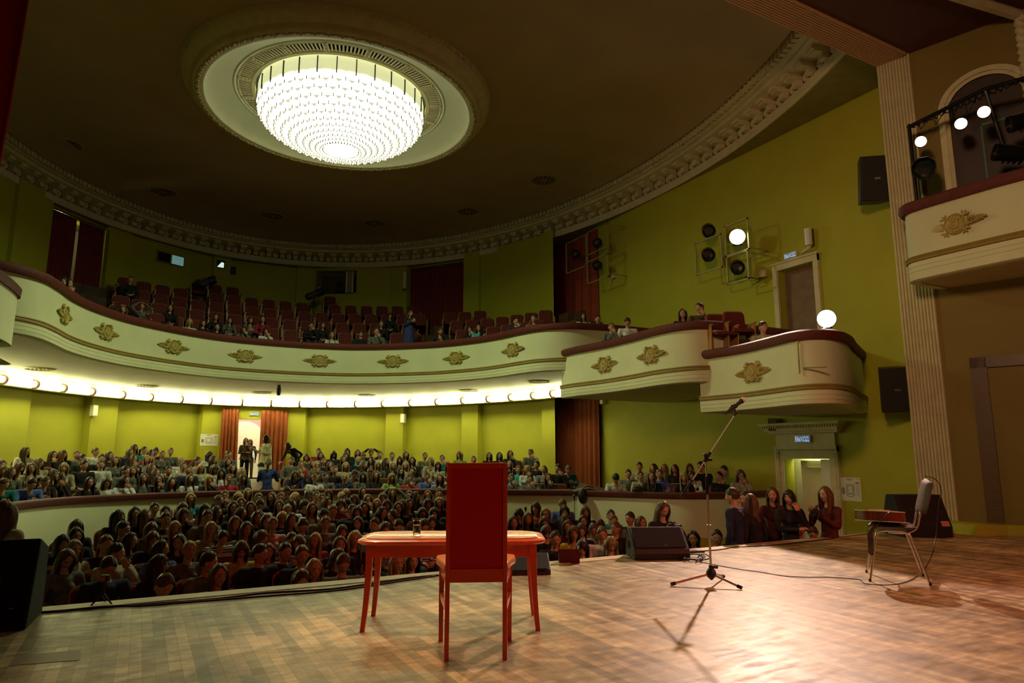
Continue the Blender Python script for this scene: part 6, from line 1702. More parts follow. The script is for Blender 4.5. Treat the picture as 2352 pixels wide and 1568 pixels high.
# ---- hair, in head space
def hair_mesh(style, seed=0):
    rnd = random.Random(seed + hash(style) % 7 if False else seed)
    m = MB(); SEG, RG = 48, 40
    sm_ = lambda v: 0 if v <= 0 else 1 if v >= 1 else v * v * (3 - 2 * v)
    rx, ry, rz = 0.082, 0.100, 0.124
    hl = {'S': 0.074, 'H': 0.06, 'L': 0.092, 'M': (0.088 if seed % 2 else 0.052), 'P': 0.082}[style]
    if style == 'L' and seed == 3: hl = 0.056
    vs = []
    for i in range(RG + 1):
        t = PI * i / RG
        for k in range(SEG):
            a = 2 * PI * k / SEG; x, y, z = math.sin(t) * math.cos(a), math.sin(t) * math.sin(a), math.cos(t)
            thick = 1.0 + 0.022 * math.sin(9 * a + seed) * math.sin(t) + (0.03 * max(0, z - .3) if style != 'P' else -0.02)
            if style == 'S' and z > 0.2: thick += 0.02 + 0.03 * max(0, z - .3) * math.sin(5 * a + 3 * t + seed)
            X, Y, Z = x * rx * thick, y * ry * thick, z * rz * thick
            low = -0.035 if style in ('S', 'H', 'P') else -0.085
            edge = hl - {'S': 0.075, 'H': .05, 'L': 0.13, 'M': 0.11, 'P': 0.10}[style] * max(0, abs(x + (0.12 if style in 'LM' and seed % 2 else 0)) - 0.22)
            zz_ = z * rz
            hd_ = sm_((edge - zz_) / 0.007 + 0.5) * sm_((-0.02 - 0.15 * z - y) / 0.10 + 0.3)
            if style in ('S', 'H', 'P'): hd_ = max(hd_, sm_((0.02 - zz_) / 0.01 + .5) * sm_((0.22 - y) / 0.08 + .5))
            hd_ = max(hd_, sm_((low - zz_) / 0.02 + .5))
            q_ = .2 + .38 * min(1, max(0, 0.15 - z) * 1.6); X, Y, Z = X * (1 - q_ * hd_), Y * (1 - q_ * hd_), Z * (1 - (q_ - .02) * hd_)
            vs.append((X, Y, Z))
    m.v += vs
    for i in range(RG):
        for k in range(SEG):
            k2 = (k + 1) % SEG; m.f.append((i * SEG + k, (i + 1) * SEG + k, (i + 1) * SEG + k2, i * SEG + k2)); m.m.append(0)
    if style in ('L', 'M'):
        zb = (-0.33 if seed % 2 else -0.27) if style == 'L' else -0.15
        nA, nZ = 26, 14; amax = math.radians((124, 116, 120, 126)[seed % 4] if style == 'L' else 118)
        for side in (0, 1):
            base = len(m.v)
            for j in range(nZ + 1):
                t = j / nZ; z = 0.075 + (zb - 0.075) * t
                for i in range(nA + 1):
                    a = -amax + 2 * amax * i / nA         # 0 = back
                    fr = abs(a) / amax
                    rr = 1.05 + 0.10 * math.sin(min(1, t * 1.6) * PI) + (0.10 * t if style == 'L' else 0.03)
                    wav = 0.03 * math.sin(7 * a + 4 * t * (1 + seed % 3) + seed)
                    th = 0.014 * math.sin(PI * min(1, (1 - abs(2 * fr - 1)) * 1.2 + .25)) 
                    r_ = rr + wav
                    zz = z if z > -0.02 else z + 0.05 * (1 - fr) * (1 if style == 'L' else 0) * 0
                    if style == 'L' and z < -0.12:      # falls onto chest in front
                        f2 = (-0.12 - z)
                        yo = -0.10 * f2 * fr * 2 + 0.12 * f2 * (1 - fr)
                    else: yo = 0
                    ex = rx * r_ + (-th if side else th * .4); ey = ry * r_ + (-th if side else th * .4)
                    head_in = max(0, (z - 0.0)) / 0.075
                    k_ = math.sqrt(max(0.2, 1 - (max(0, z) / rz) ** 2))
                    m.v.append((ex * math.sin(a) * k_, ey * math.cos(a) * k_ + yo, zz + 0.012 * math.sin(11 * a + seed) * t))
            for j in range(nZ):
                for i in range(nA):
                    q = base + j * (nA + 1) + i; m.f.append((q, q + 1, q + nA + 2, q + nA + 1)); m.m.append(0)
        s_ = (nA + 1) * (nZ + 1); b0 = len(m.v) - 2 * s_; b1 = b0 + s_
        for j in range(nZ):
            for e in (0, nA):
                q = j * (nA + 1) + e; m.f.append((b0 + q, b0 + q + nA + 1, b1 + q + nA + 1, b1 + q)); m.m.append(0)
        for i in range(nA):
            q = nZ * (nA + 1) + i; m.f.append((b0 + q, b0 + q + 1, b1 + q + 1, b1 + q)); m.m.append(0)
    if style == 'P':
        if seed % 2: m.ball((0, 0.105, 0.045), (0.034, 0.03, 0.034), seg=12, rings=8)
        else: m.tube(crv([(0, 0.09, 0.03), (0, 0.135, 0.02), (0, 0.145, -0.06), (0, 0.12, -0.17), (0, 0.11, -0.24)], 4), [.02 + .012 * math.sin(PI * min(1, k / 12)) * (1 if k < 14 else .4) for k in range(17)], 8)
    if style == 'H':
        m.lathe([(0.0, 0.135), (0.05, 0.128), (0.084, 0.09), (0.094, 0.035), (0.09, 0.03), (0.08, 0.08), (0, 0.12)], 24, 1, T=Matrix.Diagonal((.93, 1.08, 1, 1)))
        m.box(-.05, .05, .08, .17, .035, .045, 1)
    return m
def to_mesh(m, name, mats, auto=70):
    me = bpy.data.meshes.new(name); me.from_pydata([tuple(v) for v in m.v], [], m.f)
    for x in mats: me.materials.append(x)
    for p, q in zip(me.polygons, m.m): p.material_index = q; p.use_smooth = True
    me.set_sharp_from_angle(angle=math.radians(auto))
    return me
HAIR = {}
def get_hair(style, seed):
    k = (style, seed % 4)
    if k not in HAIR: HAIR[k] = to_mesh(hair_mesh(style, seed % 4), 'hair', [HAIRM, M['black']], 120)
    return HAIR[k]

# ---- bodies by pose: joints (seated: floor at z=0 under the hips, facing -Y)
def joints(pose, male):
    s = 0.185 if male else 0.165
    J = dict(pel=(0, 0.0, 0.52), sp=(0, 0.02, 0.68), ch=(0, 0.01, 0.86), nk=(0, 0.0, 0.985), hd=(0, -0.03, 1.115),
             sh=[(-s, 0.0, 0.925), (s, 0.0, 0.925)], hip=[(-0.09, -0.02, 0.50), (0.09, -0.02, 0.50)], kn=[(-0.12, -0.44, 0.50), (0.12, -0.44, 0.50)],
             an=[(-0.12, -0.42, 0.09), (0.12, -0.42, 0.09)], el=[(-s - .055, -.04, .66), (s + .055, -.04, .66)], wr=[(-0.09, -.27, .61), (0.08, -.29, .62)], hdir=[(.6, -.7, -.3), (-.6, -.7, -.3)])
    if pose == '1':      # hand to chin
        J['el'][1] = (s + .03, -.20, .72); J['wr'][1] = (0.075, -.175, 0.955); J['hdir'][1] = (-.5, .1, .85)
        J['el'][0] = (-s - .02, -.12, .68); J['wr'][0] = (0.02, -.26, .68); J['hdir'][0] = (.95, -.1, .1)
    if pose == '2':      # leaning forward, both hands in front holding something
        J.update(sp=(0, -.03, .68), ch=(0, -.13, .83), nk=(0, -.21, .93), hd=(0, -.28, 1.04), sh=[(-s, -.17, .88), (s, -.17, .88)], el=[(-s - .05, -.27, .66), (s + .05, -.27, .66)], wr=[(-.07, -.40, .68), (.07, -.40, .68)], hdir=[(.5, -.6, .5), (-.5, -.6, .5)])
    if pose == '3':      # arms folded
        J['el'] = [(-s - .04, -.10, .68), (s + .04, -.10, .68)]; J['wr'] = [(0.10, -.19, .72), (-.10, -.20, .76)]; J['hdir'] = [(1, .1, .2), (-1, .1, .2)]
    if pose == '4':      # hands on the head
        J['el'] = [(-s - .13, -.10, 1.06), (s + .13, -.10, 1.06)]; J['wr'] = [(-.075, -.03, 1.235), (.075, -.03, 1.235)]; J['hdir'] = [(.9, .1, .15), (-.9, .1, .15)]
    st = pose in 'abcdefg'
    if st:
        s2 = s
        J = dict(pel=(0, 0, .92), sp=(0, .01, 1.08), ch=(0, .0, 1.28), nk=(0, -.0, 1.43), hd=(0, -.03, 1.56), sh=[(-s2, 0, 1.36), (s2, 0, 1.36)], hip=[(-.09, 0, .90), (.09, 0, .90)], kn=[(-.10, -.02, .48), (.10, -.02, .48)],
                 an=[(-.10, .01, .09), (.11, .01, .09)], el=[(-s2 - .07, .03, 1.08), (s2 + .07, .03, 1.08)], wr=[(-s2 - .06, -.06, .85), (s2 + .06, -.06, .85)], hdir=[(.05, -.1, -1), (-.05, -.1, -1)])
        if pose == 'b':   # camera held before the chest or eyes
            J['el'] = [(-s2 - .06, -.10, 1.13), (s2 + .06, -.10, 1.13)]; J['wr'] = [(-.07, -.27, 1.30), (.07, -.27, 1.30)]; J['hdir'] = [(.5, -.5, .6), (-.5, -.5, .6)]
        if pose == 'c':   # one hand raised to the mouth, other arm across
            J['el'] = [(-s2 - .05, -.06, 1.10), (s2 + .03, -.14, 1.12)]; J['wr'] = [(.04, -.20, 1.12), (.06, -.17, 1.38)]; J['hdir'] = [(.95, -.1, .2), (-.4, .1, .9)]
        if pose == 'd':   # gesturing forward with one hand
            J['el'] = [(-s2 - .04, -.14, 1.12), (s2 + .05, -.02, 1.09)]; J['wr'] = [(-s2 + .02, -.36, 1.24), (.10, -.24, 1.10)]; J['hdir'] = [(-.1, -.9, .3), (-.6, -.6, .1)]
        if pose == 'e':   # bent forward, one hand down on a chair back
            J.update(sp=(0, -.06, 1.06), ch=(0, -.22, 1.20), nk=(0, -.33, 1.28), hd=(0, -.42, 1.36), sh=[(-s2, -.26, 1.25), (s2, -.26, 1.25)], el=[(-s2 - .03, -.38, 1.0), (s2 + .16, -.08, 1.08)], wr=[(-s2, -.52, .85), (.16, -.04, .93)], hdir=[(0, -.8, -.5), (-.6, .0, -.3)])
        if pose == 'f':   # phone in both hands, head bowed
            J['el'] = [(-s2 - .04, -.03, 1.10), (s2 + .04, -.03, 1.10)]; J['wr'] = [(-.05, -.24, 1.22), (.05, -.24, 1.22)]; J['hdir'] = [(.4, -.5, .7), (-.4, -.5, .7)]; J['hd'] = (0, -.06, 1.54)
        if pose == 'g':   # leaning slightly forward, arms down
            J.update(ch=(0, -.08, 1.26), nk=(0, -.13, 1.40), hd=(0, -.20, 1.51), sh=[(-s2, -.10, 1.33), (s2, -.10, 1.33)], el=[(-s2 - .05, -.12, 1.06), (s2 + .05, -.12, 1.06)], wr=[(-s2 + .0, -.24, .86), (s2 - .02, -.24, .86)])
    return J, st
BODY = {}; PARTC = {}
def hand(m, w, hdir, side, palm_in):
    """palm, four fingers of different length and a thumb from the side of the palm"""
    w = Vector(w); d = Vector(hdir).normalized(); u = Vector(palm_in) - d * Vector(palm_in).dot(d)
    u = u.normalized() if u.length > 1e-3 else d.orthogonal(); lat = d.cross(u).normalized() * side
    pc = w + d * 0.045
    m.ball(pc, 1, seg=10, rings=7, T=Matrix(((lat.x * .042, d.x * .05, u.x * .016, 0), (lat.y * .042, d.y * .05, u.y * .016, 0), (lat.z * .042, d.z * .05, u.z * .016, 0), (0, 0, 0, 1))))
    for q, (o, l) in enumerate(((-.030, .062), (-.010, .074), (.011, .070), (.030, .056))):
        b = w + d * .082 + lat * -o; k1 = b + (d * .9 + u * .35).normalized() * l * .5; k2 = k1 + (d * .55 + u * .85).normalized() * l * .45
        m.tube([b - d * .01, b, k1, k2, k2 + (k2 - k1).normalized() * .004], [.0088, .0088, .0080, .0065, .003], 6)
    b = w + d * .025 + lat * .034; k1 = b + (d * .6 + lat * .65 + u * .25).normalized() * .034; k2 = k1 + (d * .85 + u * .4).normalized() * .028
    m.tube([b, k1, k2, k2 + (k2 - k1).normalized() * .004], [.0115, .0098, .0080, .003], 6)
def get_body(pose, turn, male):
    key = (pose, turn, male)
    if key in BODY: return BODY[key]
    J, st = joints(pose, male); f = 1.0 if male else 0.9; hd = Vector(J['hd']); nk = Vector(J['nk']); pk = (pose, male)
    # skin body: trunk, limbs, neck as one surface
    b = MB()
    chain(b, [J['pel'], J['sp'], J['ch'], ((J['ch'][0] + J['nk'][0]) / 2, (J['ch'][1] + J['nk'][1]) / 2, (J['ch'][2] + J['nk'][2]) / 2)], [.125 * f, .105 * f, .125 * f, .075 * f], 12)
    for s_ in (0, 1):
        sg = -1 if s_ == 0 else 1
        chain(b, [(J['ch'][0] + sg * .05, J['ch'][1], J['ch'][2] - .02), J['sh'][s_], J['el'][s_], J['wr'][s_]], [.080 * f, .043 * f, .036 * f, .026 * f], 10)
        chain(b, [(sg * .05, J['pel'][1], J['pel'][2]), J['hip'][s_], J['kn'][s_], J['an'][s_]], [.10 * f, .082 * f, .056, .038], 10)
        an = Vector(J['an'][s_]); chain(b, [an + Vector((0, .02, -.035)), an + Vector((0, -.14, -.055))], [.035, .028], 8)
    hd = Vector(J['hd']); nk = Vector(J['nk'])
    chain(b, [nk - Vector((0, 0, .05)), nk + Vector((0, 0, .01)), hd + Vector((0, .02, -.06))], [.058 * f, .051 * f, .051 * f], 10)
    if pk not in PARTC:
        me = remesh(b, 'person', 0.017, None); PARTC[pk] = [([tuple(v.co) for v in me.vertices], [tuple(p.vertices) for p in me.polygons])]; bpy.data.meshes.remove(me)
    trunk = PARTC[pk][0]
    # head frame
    yaw = {'<': -0.75, '-': 0.0, '>': 0.75, 'v': 0.0}[turn]; pit = 0.0
    if pose in ('2', 'f'): pit = 0.35
    if turn == 'v': pit = 0.5
    HT = Matrix.Translation(hd) @ Matrix.Rotation(yaw, 4, 'Z') @ Matrix.Rotation(pit, 4, 'X')
    full = MB(); full.add(*trunk)
    H = HEADS[male]; base = len(full.v); full.v += [tuple(HT @ Vector(v)) for v in H.v]; full.f += [tuple(i + base for i in q) for q in H.f]; full.m += H.m
    for s_ in (0, 1):
        hand(full, J['wr'][s_], J['hdir'][s_], 1 if s_ == 0 else -1, (0, 0.3, -1) if J['hdir'][s_][2] < .5 else (0, 1, .2))
    body = to_mesh(full, 'person', [SKIN, LIP, BROW_, EYEW], 180)
    if len(PARTC[pk]) > 1:
        BODY[key] = (body, *PARTC[pk][1:], HT, hd); return BODY[key]
    # shirt: trunk and sleeves, slightly fuller; trousers
    g = 1.17
    c = MB()
    chain(c, [(J['pel'][0], J['pel'][1], J['pel'][2] + .02), J['sp'], J['ch'], ((J['ch'][0] + J['nk'][0]) / 2, (J['ch'][1] + J['nk'][1]) / 2 + .005, (J['ch'][2] * .45 + J['nk'][2] * .55))], [.14 * f, .122 * f, .130 * f, .066 * f], 12)
    nk_ = Vector(J['nk'])
    if not male:
        for sg in (-1, 1): c.ball((J['ch'][0] + sg * .06, J['ch'][1] - .09, J['ch'][2] - .05), (.055, .05, .055), seg=10, rings=7)
    for s_ in (0, 1):
        sg = -1 if s_ == 0 else 1; e, w = Vector(J['el'][s_]), Vector(J['wr'][s_])
        chain(c, [(J['ch'][0] + sg * .05, J['ch'][1], J['ch'][2] - .01), Vector(J['sh'][s_]) + Vector((0, 0, -.004)), e, e.lerp(w, .93)], [.094 * f, .062 * f, .050 * f, .037 * f], 10)
        chain(c, [nk_ + Vector((sg * .02, 0.01, -.045)), Vector(J['sh'][s_]) + Vector((-sg * .02, 0, .0))], [.042 * f, .046 * f], 8)
    me = remesh(c, 'top', 0.015, None)
    rnd = random.Random(5)
    for v in me.vertices:
        p = v.co; v.co = p + v.normal * (0.0025 * math.sin(42 * p.z + 9 * p.x) + 0.0025 * math.sin(31 * p.x + 23 * p.y + 12 * p.z))
    for p in me.polygons: p.use_smooth = True
    top = me
    c = MB()
    for s_ in (0, 1):
        sg = -1 if s_ == 0 else 1; an = Vector(J['an'][s_])
        chain(c, [(sg * .05, J['pel'][1], J['pel'][2] - .01), J['hip'][s_], J['kn'][s_], an + Vector((0, 0, .03))], [.115 * f, .093 * f, .068, .052], 10)
    me = remesh(c, 'trousers', 0.024, None)
    for p in me.polygons: p.use_smooth = True
    trs = me
    c = MB()
    for s_ in (0, 1):
        an = Vector(J['an'][s_]); chain(c, [an + Vector((0, .025, -.045)), an + Vector((0, -.07, -.052)), an + Vector((0, -.15, -.06))], [.042, .040, .034], 8)
    shoes = to_mesh(c, 'shoes', [SHOE], 180)
    r = (body, top, trs, shoes, HT, hd); PARTC[pk] += [top, trs, shoes]
    BODY[key] = r
    return r
HC = {'k': (0.035, 0.021, 0.013), 'b': (0.10, 0.056, 0.026), 'l': (0.36, 0.24, 0.09), 'r': (0.11, 0.038, 0.018), 'g': (0.30, 0.28, 0.24)}
HN = {'k': 'dark', 'b': 'brown', 'l': 'blond', 'r': 'auburn', 'g': 'grey'}
SH = {'k': (0.018, 0.017, 0.018), 'b': (0.07, 0.045, 0.03), 'g': (0.13, 0.135, 0.11), 'w': (0.62, 0.63, 0.58), 'c': (0.42, 0.38, 0.26), 'n': (0.02, 0.026, 0.07), 'r': (0.32, 0.02, 0.025), 't': (0.02, 0.16, 0.17),
      'T': (0.04, 0.42, 0.45), 'u': (0.08, 0.14, 0.42), 'v': (0.22, 0.42, 0.06), 'R': (0.085, 0.016, 0.016), 'J': (0.025, 0.045, 0.17), 'y': (0.60, 0.50, 0.03), 'o': (0.40, 0.11, 0.03), 'p': (0.55, 0.30, 0.26), 's': (0.5, 0.5, 0.48)}
SN = {'k': 'black', 'b': 'brown', 'g': 'grey', 'w': 'white', 'c': 'cream', 'n': 'navy', 'r': 'red', 't': 'teal', 'T': 'turquoise', 'u': 'blue', 'v': 'green', 'R': 'dark red', 'J': 'blue', 'y': 'yellow', 'o': 'orange', 'p': 'pink', 's': 'striped'}
TC = [(0.02, 0.022, 0.035), (0.015, 0.015, 0.016), (0.04, 0.05, 0.09), (0.06, 0.05, 0.04)]
PEOPLE = []
cnt_p = 0
def person(x, y, z, rz, style, hc, sc, pose, turn, scale=1.0, seed=None):
    global cnt_p
    cnt_p += 1; seed = cnt_p if seed is None else seed
    male = style in ('S', 'H')
    body, top, trs, shoes, HT, hd = get_body(pose, turn, male)
    o = bpy.data.objects.new('person', body); COL.objects.link(o); o.location = (x, y, z); o.rotation_euler = (0, 0, rz)
    if scale != 1: o.scale = (scale,) * 3
    h = bpy.data.objects.new('hair', get_hair(style, seed)); COL.objects.link(h); h.parent = o; h.matrix_local = HT; rr = random.Random(seed)
    k = rr.uniform(.8, 1.25); h.color = (*(min(1, c * k) for c in HC[hc]), 1)
    t = bpy.data.objects.new('top', top); COL.objects.link(t); t.parent = o; t.color = (*SH[sc], 1)
    mt = STRIPE if sc == 's' else CLOTH
    if not top.materials: top.materials.append(CLOTH)
    t.material_slots[0].link = 'OBJECT'; t.material_slots[0].material = mt
    q = bpy.data.objects.new('trousers', trs); COL.objects.link(q); q.parent = o; q.color = (*rr.choice(TC), 1)
    if not trs.materials: trs.materials.append(CLOTH)
    s_ = bpy.data.objects.new('shoes', shoes); COL.objects.link(s_); s_.parent = o
    o['category'] = 'person'
    return o
# name, origin x, origin y, scale of the measuring grids used on the photograph
GR = {'A': (0, 1000, 7.838), 'B': (240, 1000, 9.046), 'C': (480, 1000, 9.046), 'D': (700, 1000, 7.35), 'E': (1150, 1000, 9.408), 'F': (1370, 1050, 5.88), 'X': (0, 0, 1),
      'a': (100, 1130, 6.031), 'b': (340, 1110, 6.031), 'c': (580, 1110, 6.031), 'd': (800, 1110, 7.127), 'e': (1160, 1130, 8.4), 'f': (1620, 1100, 6.918)}
TERR = """A 40,540Skk0- 60,640Mbg0- 190,670Lbg0> 350,580Lrg2> 570,590Lbc0- 460,290Lkw0> 700,500Lbc0> 950,360Lkk1> 1130,340Lrk0> 1150,580Mlc0- 1380,350Sbg0- 1480,420Skk0> 1510,540Skk0> 1720,300Sbw0> 1965,370Lkk0> 1830,420Skk0- 1815,530Sbw0- 60,880Sbt2> 570,870Sku2v 810,830Pbk2> 960,700Lbc0> 1080,760Lkk1< 1610,850Lkk0- 1920,850Lbw0v
B 620,260Lbt0> 820,310Pkt0> 1065,330Skk0v 1200,400Pbg0- 1375,340Pbg0- 530,360Mbk0> 230,530Mbg0- 960,380Lkr1> 600,490Lbk1> 885,500Mls0- 980,680Lbb0> 430,740Skg0> 600,740Lrk0- 680,700Mkk0- 1060,790Lbk0> 1330,740Skk0- 1590,530Plw0- 1640,650Pbc0- 1740,720Sbn0- 1930,540Skc0> 2000,680Llc0v 2180,420Mkw0> 2260,520Lkk0> 2310,690Lbc0v 420,940Mkw1> 820,890Lbg0- 1130,920Lbk1- 1395,980Lkg0- 1780,910Lbw0- 2170,920Llk1-
C 400,400Sbg0> 400,560Lkk0- 90,690Lbg0v 490,690Lbk0- 260,780Lkw0- 680,760Mlg0> 420,900Pbr0- 710,890Lbk0- 1710,530Sbg0< 1790,810Lbn2v 2030,460Mrb0v 1920,610Pbr1- 1900,740Sbk1-
D 235,280Sbr0< 265,345Lkk0- 130,480Mbg0- 205,500Llg0- 210,600Pbk0- 175,720Prw0> 325,440Pbk0- 430,510Lbb1- 490,320Lkk0v 720,275Lkk0- 700,340Mbk0- 895,300Lbk0- 990,350SbT0v 1120,290Sbk4v 1270,330Sbw0- 1475,350Sbw0- 1705,330Lbg0- 1820,430Mkk0- 2030,350Pkg0- 2130,430Llc0> 2320,390Pkt1- 655,410Lbk0- 900,420Plk0- 1130,430Lkk0< 1000,510Mrg0> 1240,500Mlg0- 1370,450Lkk0> 1605,420Lkg0- 1490,520Mlk0- 1700,510Llc0- 2250,510Mkc0- 510,590Sbk1- 690,520Llc0- 840,650Skg2v 1100,620Sbg2v 1620,620Lkg0- 1830,610Skg0< 345,700Skg0> 670,710Pln0- 985,690Lkg0- 1200,680Lbk3- 1465,710Mlv0- 1765,740Skr1- 2065,700Sku1- 2270,740Lbs0-
X 1056,1045Mbv0< 1088,1056Sbg0- 1124,1047Lkk0- 1147,1047Lkk0- 1029,1070Lbc0- 1150,1072Lbk0- 1140,1095Pbg0- 1040,1098Lkk0- 1100,1096Sbn0- 1060,1074Skg0- 1108,1073Lrc0- 1011,1100Lbs0-
E 200,400Lkk1- 650,370Sbg1< 190,640Llk0- 380,740SbT0- 580,740Llw1< 780,640Skk0< 230,930Sbg1- 640,950Skg1- 940,740Pbs0< 1030,920Lbk1- 1240,720Skk1< 1460,740Sbt2v
F 260,290Hkw2v 430,230Skg0- 580,130Skc0- 590,250Pkc0- 775,150Lbg0< 745,260Lbk0- 845,230Sbu3- 920,150Llc0< 1060,160Lrk0< 1180,270Llk0- 1260,150Lrk1- 1290,250Lbw2v 1410,130Skk0< 1660,260Pkk1< 1720,140Skv0< 1945,190Lbc1v"""
STAL = """a 450,490Lbk0- 440,615Lkk0- 255,720Lkk0- 420,800Mgc0- 310,930Lbg0v 1030,350Lkb0> 1100,520Skk0> 1260,300Lkg0- 1400,340Lbk0> 1490,530Mbg0- 1200,680Lkk0> 860,730Sbk0- 1000,850Skc1> 890,1040Skn0v
b 90,350Pkk0- 590,210Mlt0- 980,240Pbk0> 1060,170Sbk1- 1250,190Mlg0v 1380,140Llk0- 1530,210Sbk0- 240,400Pkk0- 480,350Mbk0- 490,440Lkk1- 780,370Lkw0- 950,410Lkk0> 1180,330Lkg0- 1290,280Lbk0- 1290,420Lkk0> 1420,340Lbk0- 240,500Skk0- 370,620Llk0- 820,470Skg0- 870,640Llc0- 1200,560Lbk0- 1360,640Lbg0- 1530,460Lkk0- 50,640Mbk0- 60,790Mbk0- 430,830Lkb0< 570,930Plg0- 1030,760Pks2v 1290,920Lby0v 180,920Lku0> 150,1140Lkk0> 840,1100Skg0> 980,1280Lbk0- 220,1420Sbr0v
c 270,200Lbk0< 390,200Sbu0- 470,110Skg0v 590,200Llk0> 780,140Mgg0v 880,180Pkw0- 960,210Pbc0- 1050,150Lrg0- 1030,270Lbc1> 1230,190Mlc0> 1290,140Mlk0v 1410,220Lkk0v 1530,120Lkc1- 100,300Skc0v 370,310Lbk0- 480,380Plk0- 530,310Lkw0< 720,300Mkk0v 820,350Lbw0- 980,440Skg0v 1110,390Sbk0- 1220,300Mkr1- 1310,280Lkk0v 1380,370Pkk0- 1450,400Lkk0- 410,480Mlk0v 540,510Lkk1- 280,570Pbp0- 690,590Skk0v 1010,560Pbg0- 1460,560Lkg0< 60,480Lkk0- 190,530Lkk0- 120,770Mbg0> 540,790Skk0- 640,840Mbk0< 870,800Llr0< 1240,680Lbk0- 1210,860Lbk0- 100,980Skk0> 450,950Skk1- 680,1000Sbk0- 1180,1030Mbk0v 1250,1110Sbg0v 1410,780Llk0- 850,1200Llk0- 670,1350Mbk0v 220,960Mbs0-
d 320,270Lbc1- 265,400Lkk0- 465,340Llw0- 560,240Lbc0- 725,170Lbg4- 995,200Sbw0- 1095,220Lkk0> 1300,200Lbk0- 1490,170Skk0- 630,350Lkk0v 820,400Lbk0- 1000,340Lks0- 890,360Lbb0< 1300,340Lkk0- 1485,320Mlk0- 550,490Lkk0> 720,540Lkt1< 430,690Skw0< 820,700Skk2v 1210,490Mkk0v 1370,640Lkk0v 1400,500Lkk0- 1240,700Sks0v 600,750Mbg0v 120,900Llk0- 800,1310Llk0- 1050,1280Lkg0-
e 270,430Lkk0v 600,310Mko0< 780,430Mlk0- 1110,240Sbu0v 1150,380Mkk0- 1550,390Lbk0- 2040,460Pkt0- 160,600Lkk0- 440,530Lbk0- 770,590Mbk0v 1160,560Lbk0> 1510,570Lkk0- 1210,680Mbr0- 1330,800Mby0- 1470,740Mbk0v 1700,720Pbc0v 1840,650Skk0v 2090,570Sbc0- 2130,700Pbk0< 1870,830Sbw0- 2040,1010Mlk0v 970,920Skk0- 1490,1080Lkr0v 800,780Mbk0v
F 455,830Skk0< 600,890Mbk0> 1310,1100Mkr0- 1130,1060Lbk0- 1630,1090Skg0- 1870,1050Pbk0> 2060,1030Mbg0-
f 650,725Mbk0> 1090,760Mbk0- 1500,810Skk0v 1710,860Skk0v
X 1105,1160Lbk0- 1090,1190Lkg0- 1040,1170Sbk0- 1060,1210Lbk0- 1130,1205Mkg0- 1085,1145Pkw0- 1125,1150Skg0-"""
def parse(txt):
    import re
    for line in txt.splitlines():
        g_, rest = line[0], line[2:]; ox, oy, s_ = GR[g_]
        for tok in rest.split():
            mm = re.match(r'(\d+),(\d+)([LMSPH])(\w)(\w)(\w)(.)', tok)
            X, Y = int(mm[1]), int(mm[2]); yield ox + X / s_, oy + Y / s_, mm[3], mm[4], mm[5], mm[6], mm[7]
def hcorr(pose):       # head height and forward shift of the pose
    return {'2': (1.04, -.28)}.get(pose, (1.115, -.03))
def place_seated(zone, txt, ffloor, lo=4.0):
    out = []; ff = ftp if zone == 'terrace' else ffloor
    for (px, py, st, hc, sc, pose, turn) in parse(txt):
        hz, hy = hcorr(pose)
        p = at_surf(px, py, lambda x, y: ff(x, y) + hz, lo)
        if p is None: print('unplaced', zone, px, py); continue
        out.append([p.x, p.y, ffloor(p.x, p.y), st, hc, sc, pose, turn, px, py, hy])
    return out
# ---- seat the audience
stal = place_seated('stalls', STAL, fstalls)
# stalls rows: snap the depth to rows 0.84 m apart
terr = place_seated('terrace', TERR, fterr)
def lay(lst, zone, tx, ty, ylim=None):
    """push people apart where their bodies would run into each other, keeping them on their sight line"""
    lst.sort(key=lambda q: (q[1], q[0]))
    placed = []
    for q in lst:
        x, y = q[0], q[1]; c = Vector((cam.location.x, cam.location.y)); d = (Vector((x, y)) - c); L0 = d.length; d.normalize()
        best = (x, y); 
        for s_ in range(0, 13):
            ok = True; k = s_ * 0.05; cand = c + d * (L0 + k)
            for (a, b) in placed:
                if (cand.x - a) ** 2 / 0.37 ** 2 + (cand.y - b) ** 2 / 0.42 ** 2 < 1: ok = False; break
            if ok: best = (cand.x, cand.y); break
        q[0], q[1] = best; placed.append(best)
    return lst
lay(stal, 'stalls', 0, 0); lay(terr, 'terrace', 0, 0)
RES = []
seated_spots = []
for zone, lst, ff in (('stalls', stal, fstalls), ('terrace', terr, fterr)):
    for q in lst:
        x, y, z, st, hc, sc, pose, turn, px, py, hy = q
        if x > 8.55: k_ = (8.55 + 3.5) / (x + 3.5); x, y = 8.55, -6.2 + (y + 6.2) * k_
        z = ff(x, y); rz = face_to(x, y)
        rz_b = rz + random.uniform(-0.18, 0.18)
        # head sits in front of the hips; a small correction in height keeps it on the sight line
        fx, fy = -math.sin(rz_b) * hy * -1, math.cos(rz_b) * hy
        bx, by = x - (-math.sin(rz_b) * hy), y - (math.cos(rz_b) * hy)
        want = None
        d = ray(px, py); cx = Vector(cam.location); t = ((x - cx.x) ** 2 + (y - cx.y) ** 2) ** 0.5 / (d.x ** 2 + d.y ** 2) ** 0.5
        zhead = cx.z + d.z * t; dz = zhead - (z + hcorr(pose)[0])
        dz = max(-0.10, min(0.12, dz))
        sc_ = 1.0 + dz / 1.115
        o = person(bx, by, z, rz_b, st, hc, sc, pose, turn, scale=sc_)
        RES.append([o, zone, px, py, st, hc, sc, pose, x, y])
        sx_, sy_ = bx, by + 0.0
        seated_spots.append((bx - math.sin(rz) * 0.02, by + 0.02, z, rz, zone))
for (x, y, z, rz, zone) in seated_spots:
    add_seat(x, y, z, rz, zone)
